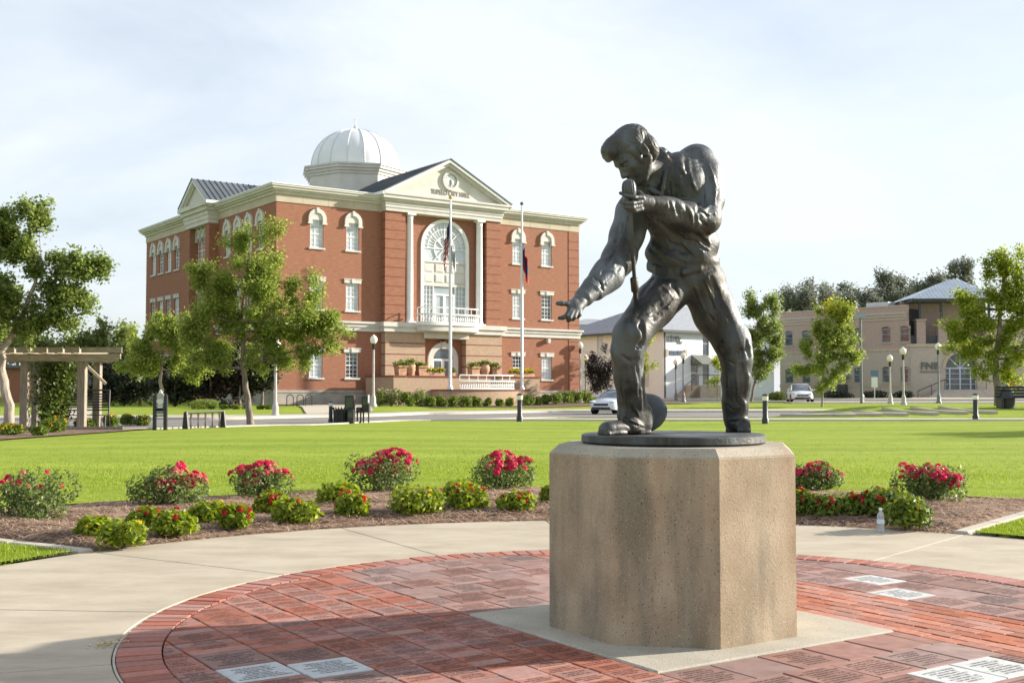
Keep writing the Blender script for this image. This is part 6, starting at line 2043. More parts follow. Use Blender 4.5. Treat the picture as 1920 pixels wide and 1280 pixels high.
# ---- terrace pots and planter boxes
pots = [(751, 'box', 'square terracotta planter at the left end of the terrace wall'), (768.5, 'urn', 'tall terracotta urn at the left of the terrace wall'), (789, 'box', 'square terracotta planter left of the doorway'), (888, 'box', 'square terracotta planter right of the doorway'), (908.5, 'urn', 'tall terracotta urn behind the balustrade'), (926, 'box', 'square terracotta planter at the right behind the balustrade')]
for i, (px, kd, lab) in enumerate(pots):
    v = TV - .35
    u = hf(px, 700, v)[0]; w_ = from_hall((u, -v, tz + .09))
    t = thing('terrace_planter', lab, 'planter', w_, HROT, 'planters on the terrace wall')
    mb = MB()
    if kd == 'urn': mb.lathe([(.22, 0), (.30, .12), (.40, .45), (.40, .62), (.33, .78), (.36, .84), (.30, .82)], n=18)
    else: mb.prism([(-.28, 0), (.28, 0), (.34, .58), (-.34, .58)], -.3, .3, 'y'); mb.box(-.38, .38, -.38, .38, .56, .66)
    mb.build('pot', TERRA, t, smooth=kd == 'urn')
    q = np.random.default_rng(i + 5); n = 200
    c = q.normal(size=(n, 3)) * np.array([.22, .2, .10]) + np.array([0, 0, .92 if kd == 'urn' else .76])
    stuff(leaves('plant', c, .16, L_PENT2, t, seed=i + 400))
for i, (px0, px1, lab) in enumerate([(797, 832, 'trough of yellow flowers before the doorway'), (846, 852, 'small green plant right of the first flagpole'), (955, 1000, 'trough of yellow flowers around the second flagpole')]):
    u0, u1 = hf(px0, 700, TV - .3)[0], hf(px1, 700, TV - .3)[0]
    w_ = from_hall(((u0 + u1) / 2, -TV + .3, tz + .09))
    t = thing('flower_trough', lab, 'planter', w_, HROT, 'flower troughs on the terrace wall')
    L2 = (u1 - u0) / 2
    mb = MB(); mb.box(-L2, L2, -.16, .16, 0, .22); mb.build('trough', TERRA, t)
    q = np.random.default_rng(i + 50); n = int(260 + 300 * L2)
    c = np.stack([(q.random(n) * 2 - 1) * L2, q.normal(size=n) * .14, .28 + np.abs(q.normal(size=n)) * .12], axis=1)
    leaves('foliage', c, .13, L_PENT2, t, seed=i + 440)
    if i != 1: leaves('petals', c[: n // 2] + np.array([0, -.05, .06]), .12, F_YEL, t, seed=i + 460)

# ---- pergola
pb = GH(150, 806)
kp = mpp(pb.y)
pg = thing('wooden_pergola', 'weathered wooden pergola with overhanging beams at the left', 'pergola', pb, 0)
def pl(px, py, dy=0.0):
    return Vector(P(px, py, pb.y + dy)) - pb
z_top = pl(150, 676).z
for px0, px1, dy in ((40, 54, 0.0), (147, 161, 0.0), (176, 189, 1.9), (62, 72, 1.9)):
    a, b = pl(px0, 735, dy), pl(px1, 735, dy)
    mb = MB(); mb.box(a.x, b.x, dy - .12, dy + .12, -.15 + H(pb.x + a.x, pb.y + dy) - pb.z, z_top)
    mb.build('post', WOOD, pg)
for dy in (-.14, .14, 1.76, 2.04):
    a, b = pl(-60, 680, dy), pl(226, 680, dy)
    mb = MB(); mb.prism([(a.x, z_top - .02), (b.x - .35, z_top - .02), (b.x, z_top + .12), (b.x, z_top + .22), (a.x, z_top + .22)], dy - .04 + .0, dy + .04, 'y'); mb.build('beam', WOODB, pg)
# rafters run from front to back and oversail, their ends cut in a step
for i, (px0, px1) in enumerate([(-30, -4), (0, 27), (31, 57), (61, 88), (91, 118), (122, 149), (153, 229)]):
    a, b = pl(px0, 672, -.75), pl(px1, 672, -.75)
    z0 = z_top + .225
    if i < 6:
        mb = MB(); mb.prism([(-.60, z0 + .03), (-.60, z0 + .17), (2.7, z0 + .17), (2.7, z0 + .0), (-.5, z0)], a.x + .1, a.x + .19, 'x'); mb.build('rafter', WOODB, pg)
    mb = MB(); mb.box(a.x, b.x, -.80, -.752, z0 + .01 - .004 * (i % 2), z0 + .19 + .004 * (i % 3)); mb.build('fascia_board', WOODB, pg)
mb = MB(); a, b = pl(161, 690), pl(180, 706)
mb.tube([(a.x, .05, z_top - .15), (b.x, .9, z_top - .75)], .06, 4); mb.build('brace', WOODB, pg)
mb = MB(); a, b = pl(38, 800), pl(235, 800); mb.box(a.x, b.x, -.35, -.2, -.1, .12); mb.build('sleeper', WOOD, pg)
vine = thing('climbing_vine', 'dense green climbing vine hanging from the pergola between its posts', 'vine', pb + Vector((pl(80, 735).x, .9, 0)), 0)
q = np.random.default_rng(77); n = 5200
z = q.random(n) * (z_top + .1)
wd = .30 + .55 * (z / z_top) ** 1.4
c = np.stack([q.normal(size=n) * wd * .55 + .15 * (z / z_top), q.normal(size=n) * .35, z], axis=1)
leaves('foliage', c, .13, leaf_mat('vine_leaf', (0.035, 0.06, 0.015), (0.17, 0.22, 0.045), .35), vine, seed=500)
mb = MB()
for i in range(6): mb.tube([(q.normal() * .2, q.normal() * .2, -.05), (q.normal() * .25, q.normal() * .2, z_top * .5), (q.normal() * .4, q.normal() * .3, z_top)], [.03, .025, .015], 5)
mb.build('stem', BARK, vine)
# ---- bench swing under the pergola
bn = pb + Vector((pl(135, 735).x, 1.0, 0))
t = thing('metal_bench', 'black slatted metal bench under the pergola', 'bench', bn, rad(4))
wdt = 92 * kp / 2
mb = MB(); mb.tube([(-wdt, .25, 1.32), (wdt, .25, 1.32)], .03, 6); mb.build('top_rail', BLACKM, t)
for i in range(7):
    z = .62 + .09 * i
    mb = MB(); mb.box(-wdt, wdt, .20 + .006 * i, .222 + .006 * i, z, z + .045); mb.build('back_slat', BLACKM, t)
for i in range(4):
    y = -.25 + .11 * i
    mb = MB(); mb.box(-wdt, wdt, y, y + .07, .46, .485); mb.build('seat_slat', BLACKM, t)
for x in (-wdt, -wdt * .1, wdt):
    mb = MB(); mb.tube([(x, -.3, 0), (x, -.25, .48), (x, .17, .5), (x, .25, 1.32)], .028, 6); mb.tube([(x, .35, 0), (x, .17, .5)], .026, 6); mb.build('leg_frame', BLACKM, t)
# ---- park sign
sb = GH(300, 806); ks = mpp(sb.y)
sg = thing('park_sign', 'black framed park sign with white arched panel near the pergola', 'sign', sb, 0)
xw = 20 * ks / 2
hh = (806 - 742) * ks
for x in (-xw, xw):
    mb = MB(); mb.box(x - .055, x + .055, -.055, .055, -.1, hh); mb.add([(x - .06, -.06, hh), (x + .06, -.06, hh), (x + .06, .06, hh), (x - .06, .06, hh), (x, 0, hh + .09)], [(0, 1, 4), (1, 2, 4), (2, 3, 4), (3, 0, 4), (3, 2, 1, 0)]); mb.build('post', BLACKM, sg)
z0s, z1s = (806 - 777) * ks, (806 - 749) * ks
mb = MB(); n = 14
ar = xw - .1
mb.prism([(-xw + .056, z0s), (xw - .056, z0s), (xw - .056, z1s)] + [(ar * math.cos(PI * k / n), z1s + .32 * math.sin(PI * k / n)) for k in range(n + 1)] + [(-xw + .056, z1s)], -.03, .03, 'y')
mb.build('panel', M('white_sign_paint', (.72, .73, .72), rough=.5), sg)
rs = random.Random(9)
mb = MB()
for (za, zb2, w_) in ((z1s + .02, z1s + .2, .12), (z1s - .22, z1s - .16, .16), (z1s - .36, z1s - .30, .2), (z1s - .46, z1s - .41, .2), (z1s - .56, z1s - .51, .18), (z0s + .10, z0s + .22, .22)):
    mb2 = MB(); mb2.box(-w_ * .9, w_ * .9, -.036, -.03, za, zb2); mb2.build('faded_print', GREYD if za < z0s + .2 else M('print_grey', (.42, .43, .43)), sg)
for x in (-xw * .62, xw * .62):
    mb2 = MB(); mb2.box(x - .03, x + .03, -.035, -.03, z1s - .26, z1s - .12); mb2.build('dark_inset', BLACKM, sg)
# ---- grid bicycle rack with black end plates
ra_, rb_ = GH(348, 804), GH(418, 801)
rk = thing('bicycle_rack', 'low black grid bicycle rack with solid tapered ends beside the street', 'bicycle rack', ra_, math.atan2(rb_.y - ra_.y, rb_.x - ra_.x))
Lr = (rb_ - ra_).length; hr2 = 32 * mpp(ra_.y)
for x in (0, Lr):
    mb = MB(); mb.prism([(-.13, 0), (.13, 0), (.06, hr2), (-.06, hr2)], x - .03, x + .03, 'x'); mb.build('end_plate', BLACKM, rk)
mb = MB(); mb.tube([(0, 0, hr2 - .03), (Lr, 0, hr2 - .01)], .045, 8); mb.build('top_bar', M('green_black_bar', (.03, .045, .02), rough=.5), rk)
for i in range(5):
    x = Lr * (.12 + .19 * i)
    mb = MB(); mb.tube([(x, -.05, .02), (x, 0, hr2 - .04), (x + Lr * .06, .04, hr2 - .04), (x + Lr * .06, .09, .02)], .018, 6); mb.build('hoop', M('rust_bar', (.10, .06, .05), rough=.7) if i == 0 else bpy.data.materials['rust_bar'], rk)
# hoops by the hall wall
for i, px in enumerate((544, 563, 579)):
    b = GY(px, 72); hz2 = 22 * mpp(72)
    t = thing('bicycle_hoop', 'black inverted-U bicycle hoop at the hall wall, %s from the left' % names[i], 'bicycle hoop', b, HROT, 'bicycle hoops at the hall wall')
    mb = MB(); n = 8
    mb.tube([(-.22, 0, -.1), (-.22, 0, hz2 - .2)] + [(-.22 * math.cos(PI * k / n), 0, hz2 - .2 + .2 * math.sin(PI * k / n)) for k in range(1, n)] + [(.22, 0, hz2 - .2), (.22, 0, -.1)], .03, 6)
    mb.build('hoop', BLACKM, t)
# ---- newspaper boxes and bins
nb_ = GH(655, 793); kn = mpp(nb_.y)
def nbx(px, py): return (px - 655) * kn, (793 - py) * kn
def street_box(lab, cat, px0, px1, y0, y1, dy, name, slats=0):
    x0, zb0 = nbx(px0, y1); x1, zb1 = nbx(px1, y0)
    b = nb_ + Vector(((x0 + x1) / 2, dy, 0)); b.z = H(b.x, b.y)
    t = thing(name, lab, cat, b, 0)
    w_ = (x1 - x0) / 2
    lo = max(zb0, 0.0)
    mb = MB(); mb.bbox(-w_, w_, -.22, .22, lo if lo > .25 else 0.0, zb1, .03); o = mb.build('body', BLACKM, t)
    if lo > .25:
        for x in (-w_ * .7, w_ * .7):
            mb = MB(); mb.box(x - .03, x + .03, -.03, .03, -.05, lo); mb.build('leg', BLACKM, t)
    mb = MB(); mb.box(-w_ * .75, w_ * .75, -.235, -.221, lo + (zb1 - lo) * .45, zb1 - .08); mb.build('window', GLASSD, t)
    mb = MB(); mb.box(-w_ * .4, w_ * .4, -.26, -.222, lo + (zb1 - lo) * .34, lo + (zb1 - lo) * .38); mb.build('handle', GREYD, t)
    return t
street_box('tall black newspaper box beside the street', 'newspaper box', 647.5, 664.5, 741, 793, 0, 'newspaper_box')
street_box('low black newspaper box in front of the tall one', 'newspaper box', 656, 667, 768, 793, -.5, 'newspaper_box')
street_box('small black newspaper box on a stand between the taller ones', 'newspaper box', 668, 677, 763, 773, .1, 'newspaper_box')
street_box('black newspaper box on legs next to the dark sign post', 'newspaper box', 678, 692, 743, 773, .2, 'newspaper_box')
x_, _ = nbx(643, 780)
b = nb_ + Vector((x_, -.4, 0)); b.z = H(b.x, b.y)
t = thing('litter_bin', 'black slatted litter bin left of the newspaper boxes', 'litter bin', b)
hb2 = 30 * kn
for k in range(18):
    a = 2 * PI * k / 18
    mb = MB(); mb.tube([(.30 * math.cos(a), .30 * math.sin(a), .04), (.32 * math.cos(a), .32 * math.sin(a), hb2 * .8), (.36 * math.cos(a), .36 * math.sin(a), hb2)], .02, 4); mb.build('slat', BLACKM, t)
mb = MB(); mb.lathe([(.24, 0), (.26, hb2 * .9)], n=14); mb.build('liner', BLACKM, t)
x_, _ = nbx(692, 780)
b = nb_ + Vector((x_, -.2, 0)); b.z = H(b.x, b.y)
t = thing('sign_post', 'thin dark sign post right of the newspaper boxes, sign seen edge-on', 'sign post', b)
mb = MB(); mb.tube([(0, 0, -.1), (0, 0, 54 * kn)], .03, 8); mb.build('post', BLACKM, t)
mb = MB(); mb.box(-.015, .015, -.2, .2, 38 * kn, 53 * kn); mb.build('sign_plate', ALU, t)
# grey drain box by the hall
# ---- fire hydrant
b = GH(1617.5, 754.5); kh = mpp(b.y); s = 17 * kh
t = thing('fire_hydrant', 'white fire hydrant on the pavement before the tan brick building', 'hydrant', b)
HYD = M('hydrant_white', (.70, .68, .62), rough=.5)
mb = MB(); mb.lathe([(.20 * s, 0), (.20 * s, .06 * s), (.14 * s, .1 * s), (.14 * s, .62 * s), (.19 * s, .66 * s), (.19 * s, .72 * s)], n=14); mb.build('barrel', HYD, t, smooth=True)
mb = MB(); mb.lathe([(.17 * s, .72 * s), (.15 * s, .84 * s), (.07 * s, .92 * s), (.05 * s, 1.0 * s)], n=14); mb.build('bonnet', HYD, t, smooth=True)
for sx in (-1, 1):
    mb = MB(); mb.tube([(sx * .1 * s, 0, .52 * s), (sx * .24 * s, 0, .52 * s)], .08 * s, 10); mb.build('outlet', HYD, t, smooth=True)
# ---- sign posts and parking light on the right
b = GH(1634, 757); k = mpp(b.y)
t = thing('parking_light', 'tall grey pole with box floodlight before the tan brick building', 'lamp', b + Vector((0, 2.5, 0)))
hp_ = (757 - 584) * k
mb = MB(); mb.lathe([(.12, 0), (.09, hp_)], n=10); mb.build('pole', POSTB, t, smooth=True)
mb = MB(); mb.box(-.35, .35, -.2, .2, hp_ - .35, hp_ + .05); mb.build('floodlight', M('floodlight_grey', (.30, .34, .38), rough=.5), t)
b = GH(1640, 756); k = mpp(b.y)
t = thing('street_sign', 'small pale and blue parking sign on a short post', 'sign', b)
mb = MB(); mb.tube([(0, 0, -.1), (0, 0, 60 * k)], .035, 8); mb.build('post', ALU, t)
mb = MB(); mb.box(-.30, .30, -.06, -.03, 50 * k, 62 * k); mb.build('blue_plate', M('sign_blue', (.12, .2, .33), rough=.5), t)
mb = MB(); mb.box(-.24, .24, -.062, -.03, 30 * k, 49 * k); mb.build('white_plate', WHITE, t)
b = GY(1897, 88.0); k = mpp(b.y)
t = thing('stop_sign', 'red octagonal stop sign beside the broad tree at right', 'sign', b)
zc_ = HC + (HOR - 715) * k - b.z; R_ = 8.6 * k
mb = MB(); mb.tube([(0, 0, -.1), (0, 0, zc_ + R_ * .8)], .035, 8); mb.build('post', ALU, t)
mb = MB(); mb.prism([(R_ * math.cos(PI / 8 + k_ * PI / 4), zc_ + R_ * math.sin(PI / 8 + k_ * PI / 4)) for k_ in range(8)], -.07, -.045, 'y'); pl_ = mb.build('octagon_plate', M('stop_red', (.50, .02, .02), rough=.45), t)
lettering('STOP', t, M('sign_white', (.8, .8, .8), rough=.5), (0, -.078, zc_), R_ * 1.5, R_ * .62, 0, .006)
# ---- black seat and bin at the right edge
b = GH(1887, 764); k = mpp(b.y)
t = thing('litter_bin', 'tall black litter bin at the right edge beside the tree', 'litter bin', b)
mb = MB(); mb.lathe([(.34, 0), (.36, 18 * k), (.30, 20 * k), (.22, 30 * k), (.26, 34 * k), (.1, 36 * k)], n=16); mb.build('body', BLACKM, t, smooth=True)
b = GH(1915, 765)
t = thing('park_bench', 'black park bench cut by the right edge of the view', 'bench', b)
for i in range(4):
    mb = MB(); mb.box(-1.0, 1.3, .25, .29, .45 + .13 * i, .55 + .13 * i); mb.build('back_slat', BLACKM, t)
for i in range(3):
    mb = MB(); mb.box(-1.0, 1.3, -.25 + .16 * i, -.12 + .16 * i, .42, .46); mb.build('seat_slat', BLACKM, t)
for x in (-.9, 1.2):
    mb = MB(); mb.box(x - .05, x + .05, -.28, .3, -.05, .42); mb.build('leg', BLACKM, t)

# ---- cars
CARP = M('silver_white_paint', (.62, .65, .69), rough=.28, spec=.6)
CARW = M('white_car_paint', (.74, .75, .76), rough=.28, spec=.6)
TYRE = M('tyre_rubber', (.02, .02, .02), rough=.85)
RIM = M('alloy_rim', (.45, .46, .48), rough=.35, metallic=.6)
CGLASS = M('car_glass', (.06, .075, .09), (.16, .19, .22), 2, .05, spec=.9)
def car(label, loc, heading, paint, L=4.3, Wd=1.76, Hh=1.46):
    """x forward; a lofted body with glasshouse, wheels, lamps, grille and mirrors"""
    t = thing('parked_car', label, 'car', loc, heading)
    h = L / 2
    # stations: x, half width, bottom z, shoulder z
    st = [(-h, .30, .42, .80), (-h + .06, .42, .32, .92), (-h + .35, .49, .24, 1.0), (-h * .5, .50, .20, .98), (0, .50, .20, .95), (h * .42, .50, .20, .93), (h * .60, .49, .22, .86), (h - .38, .47, .24, .76), (h - .10, .40, .28, .66), (h, .30, .36, .58)]
    prof = [(-1, 0), (-1.02, .35), (-1.0, .62), (-.93, .88), (-.80, 1.0), (0, 1.035), (.80, 1.0), (.93, .88), (1.0, .62), (1.02, .35), (1, 0)]
    vs, fs = [], []
    for x, w, zb, zt in st:
        for a, b in prof: vs.append((x, a * w * Wd, zb + (zt - zb) * b))
    n = len(prof)
    for i in range(len(st) - 1):
        for j in range(n - 1): fs.append((i * n + j, (i + 1) * n + j, (i + 1) * n + j + 1, i * n + j + 1))
        fs.append((i * n + n - 1, (i + 1) * n + n - 1, (i + 1) * n, i * n))
    fs += [tuple(range(n)), tuple((len(st) - 1) * n + j for j in range(n - 1, -1, -1))]
    mb = MB(); mb.add(vs, fs); body = mb.build('body', paint, t, smooth=True)
    gs = [(-h + .30, .40, .98), (-h * .62, .41, 1.30), (-h * .30, .405, Hh - .03), (.0, .40, Hh), (h * .12, .395, Hh - .04), (h * .36, .40, 1.12), (h * .52, .42, .90)]
    vs, fs = [], []
    for x, w, zt in gs:
        zb = .90
        for a, b in ((-1.12, 0), (-1.04, .45), (-.93, .86), (-.80, 1), (0, 1.03), (.80, 1), (.93, .86), (1.04, .45), (1.12, 0)): vs.append((x, a * w * Wd, zb + (zt - zb) * b))
    n = 9
    for i in range(len(gs) - 1):
        for j in range(n - 1): fs.append((i * n + j, (i + 1) * n + j, (i + 1) * n + j + 1, i * n + j + 1))
    fs += [tuple(range(n)), tuple((len(gs) - 1) * n + j for j in range(n - 1, -1, -1))]
    mb = MB(); mb.add(vs, fs); gl = mb.build('glasshouse', CGLASS, t, smooth=True)
    # roof skin and pillars
    vs, fs = [], []
    for x, w, zt in gs[1:5]:
        for a, b in ((-.945, .84), (-.80, 1.01), (0, 1.045), (.80, 1.01), (.945, .84)): vs.append((x, a * w * Wd * 1.01, .90 + (zt + .012 - .90) * b))
    for i in range(3):
        for j in range(4): fs.append((i * 5 + j, (i + 1) * 5 + j, (i + 1) * 5 + j + 1, i * 5 + j + 1))
    mb = MB(); mb.add(vs, fs); mb.build('roof', paint, t, smooth=True)
    for s in (-1, 1):
        mb = MB(); mb.tube([(h * .53, s * .43 * Wd * 1.05, .93), (h * .12, s * .395 * Wd * .95, Hh - .10), (-h * .30, s * .405 * Wd * .95, Hh - .10), (-h * .75, s * .41 * Wd, 1.08)], .035, 6); mb.build('pillar', paint, t)
        mb = MB(); mb.cbox((-.12, s * .41 * Wd * 1.03, 1.1), (.06, .05, .42)); mb.build('door_post', paint, t)
        mb = MB(); mb.sphere((h * .36, s * (Wd * .5 + .10), 1.0), (.09, .11, .075), 10, 6); mb.build('mirror', paint, t, smooth=True)
        mb = MB(); mb.sphere((h - .22, s * Wd * .355, .69), (.20, .17, .075), 12, 8); mb.build('headlight', M('headlamp', (.72, .76, .80), rough=.1, spec=.9) if 'headlamp' not in bpy.data.materials else bpy.data.materials['headlamp'], t, smooth=True)
    mb = MB(); mb.bbox(h - .10, h + .015, -Wd * .26, Wd * .26, .47, .60, .01); mb.build('grille', BLACKM, t)
    mb = MB(); mb.bbox(h - .12, h + .012, -Wd * .32, Wd * .32, .27, .40, .01); mb.build('lower_intake', BLACKM, t)
    for x in (h - .82, -h + .80):
        for s in (-1, 1):
            y = s * (Wd * .5 - .10)
            mb = MB()
            for k in range(1): 
                pts = []
                pr = [(.20, -.10), (.29, -.10), (.32, -.07), (.32, .07), (.29, .10), (.20, .10)]
                n = 22; vs, fs = [], []
                for r, o in pr:
                    for q in range(n): vs.append((x + r * math.cos(2 * PI * q / n), y + o, .32 + r * math.sin(2 * PI * q / n)))
                for i in range(len(pr) - 1):
                    for q in range(n): fs.append((i * n + q, i * n + (q + 1) % n, (i + 1) * n + (q + 1) % n, (i + 1) * n + q))
                mb.add(vs, fs)
            wh = mb.build('wheel', TYRE, t, smooth=True)
            mb = MB()
            mb.tube([(x, y + s * .085, .32), (x, y + s * .06, .32)], [.05, .21], 20)
            for q in range(5):
                a = 2 * PI * q / 5
                mb.tube([(x, y + s * .10, .32), (x + .20 * math.cos(a), y + s * .095, .32 + .20 * math.sin(a))], .03, 5)
            mb.build('rim', RIM, wh)
            mb = MB()
            vs, fs = [], []
            for r, o in ((.36, -.02), (.36, .015)):
                for q in range(n): vs.append((x + r * math.cos(2 * PI * q / n), s * (Wd * .5 * 1.0) + s * o, .33 + r * math.sin(2 * PI * q / n)))
            vs += [(x, s * (Wd * .5) + s * .012, .33)]
            for q in range(n): fs.append((n + q, n + (q + 1) % n, 2 * n))
            mb.add(vs, fs); mb.build('wheel_arch', TYRE, t)
    return t
c1 = GY(1158, 65.0)
car('silver-white hatchback on the street just left of the statue\'s leg', (c1.x, c1.y, H(c1.x, c1.y) + .035), rad(180 + 58), CARP, 4.1, 1.72, 1.40)
c2 = GH(1509, 754.5)
car('white sedan facing the green beside the young street tree', (c2.x, c2.y + 1.6, H(c2.x, c2.y + 1.6) + .04), rad(-98), CARW, 4.5, 1.82, 1.46)

# ---- water bottle at the edge of the walk
b = G(1651.5, 997, 0.0)
kb = mpp(b.y); hb3 = 45 * kb
def water_mat():
    m, n, l, bs = _nodes('clear_plastic')
    bs.inputs['Base Color'].default_value = (.86, .92, .97, 1); bs.inputs['Roughness'].default_value = .08
    bs.inputs['Transmission Weight'].default_value = .75; bs.inputs['IOR'].default_value = 1.2
    return m
t = thing('water_bottle', 'clear plastic water bottle standing at the edge of the walkway', 'bottle', b)
s = hb3 / .21
mb = MB(); mb.lathe([(.026 * s, 0), (.031 * s, .004 * s), (.032 * s, .03 * s), (.029 * s, .05 * s), (.032 * s, .07 * s), (.032 * s, .10 * s), (.029 * s, .115 * s), (.032 * s, .13 * s), (.028 * s, .155 * s), (.014 * s, .18 * s), (.0125 * s, .192 * s)], n=24); mb.build('body', water_mat(), t, smooth=True)
mb = MB(); mb.lathe([(.0145 * s, .190 * s), (.0145 * s, .207 * s), (.012 * s, .21 * s)], n=16); mb.build('cap', WHITE, t, smooth=True)
mb = MB(); mb.lathe([(.0326 * s, .074 * s), (.0326 * s, .108 * s)], n=24); mb.v = mb.v; mb.build('label_band', M('bottle_label', (.55, .64, .74), (.72, .78, .84), 30, .4), t, smooth=True)
# litter: dry leaves by the ring
q = np.random.default_rng(8)
g = G(207, 1207)
c = np.stack([g.x + q.normal(size=60) * .035, g.y + q.normal(size=60) * .06, np.full(60, .008)], axis=1)
o = stuff(leaves('dry_petals', c, .022, leaf_mat('dry_petal', (.42, .33, .16), (.62, .52, .30), .2), None, up=2.0, seed=9))
tag(o, 'small heap of pale dry petals beside the brick border', 'petals')
# ================================================================ the bronze statue
def bronze_mat():
    m, n, l, b = _nodes('bronze')
    tc = n.new('ShaderNodeTexCoord')
    t1 = n.new('ShaderNodeTexNoise'); t1.inputs['Scale'].default_value = 5.0; t1.inputs['Detail'].default_value = 6.0
    mp = n.new('ShaderNodeMapping'); mp.inputs['Scale'].default_value = (1, 1, 0.35)
    l.new(tc.outputs['Object'], mp.inputs['Vector']); l.new(mp.outputs['Vector'], t1.inputs['Vector'])
    r = n.new('ShaderNodeValToRGB')
    e = r.color_ramp.elements
    e[0].position = 0.30; e[0].color = (0.034, 0.031, 0.027, 1)
    e[1].position = 0.66; e[1].color = (0.135, 0.148, 0.158, 1)
    x = e.new(0.5); x.color = (0.070, 0.072, 0.073, 1)
    l.new(t1.outputs['Fac'], r.inputs['Fac'])
    # patina: greenish and brown runs that follow the fall of rain
    mg = n.new('ShaderNodeMapping'); mg.inputs['Scale'].default_value = (9, 9, 1.1)
    tg = n.new('ShaderNodeTexNoise'); tg.inputs['Scale'].default_value = 2.4; tg.inputs['Detail'].default_value = 8; tg.inputs['Roughness'].default_value = .65
    l.new(tc.outputs['Object'], mg.inputs['Vector']); l.new(mg.outputs['Vector'], tg.inputs['Vector'])
    rg = n.new('ShaderNodeValToRGB'); rg.color_ramp.elements[0].position = .52; rg.color_ramp.elements[0].color = (0, 0, 0, 1); rg.color_ramp.elements[1].position = .70; rg.color_ramp.elements[1].color = (.75, .75, .75, 1)
    l.new(tg.outputs['Fac'], rg.inputs['Fac'])
    mxg = n.new('ShaderNodeMixRGB'); mxg.inputs[2].default_value = (0.115, 0.098, 0.072, 1)
    l.new(rg.outputs['Color'], mxg.inputs[0]); l.new(r.outputs['Color'], mxg.inputs[1])
    l.new(mxg.outputs[0], b.inputs['Base Color'])
    t3 = n.new('ShaderNodeTexNoise'); t3.inputs['Scale'].default_value = 9.0; t3.inputs['Detail'].default_value = 5.0
    l.new(tc.outputs['Object'], t3.inputs['Vector'])
    mr = n.new('ShaderNodeMapRange'); mr.inputs['To Min'].default_value = 0.40; mr.inputs['To Max'].default_value = 0.66
    l.new(t3.outputs['Fac'], mr.inputs['Value']); l.new(mr.outputs['Result'], b.inputs['Roughness'])
    b.inputs['Metallic'].default_value = 0.55
    b.inputs['Specular IOR Level'].default_value = 0.5
    t2 = n.new('ShaderNodeTexNoise'); t2.inputs['Scale'].default_value = 55.0; t2.inputs['Detail'].default_value = 5.0
    bp = n.new('ShaderNodeBump'); bp.inputs['Strength'].default_value = 0.45; bp.inputs['Distance'].default_value = 0.006
    l.new(tc.outputs['Object'], t2.inputs['Vector'])
    l.new(t2.outputs['Fac'], bp.inputs['Height']); l.new(bp.outputs['Normal'], b.inputs['Normal'])
    return m
BRONZE = bronze_mat()
Y0S = PC.y
PLATE_Z = 1.022
def S(px, py, dy=0.0):
    return np.array(P(px, py, Y0S + dy), dtype=np.float64)

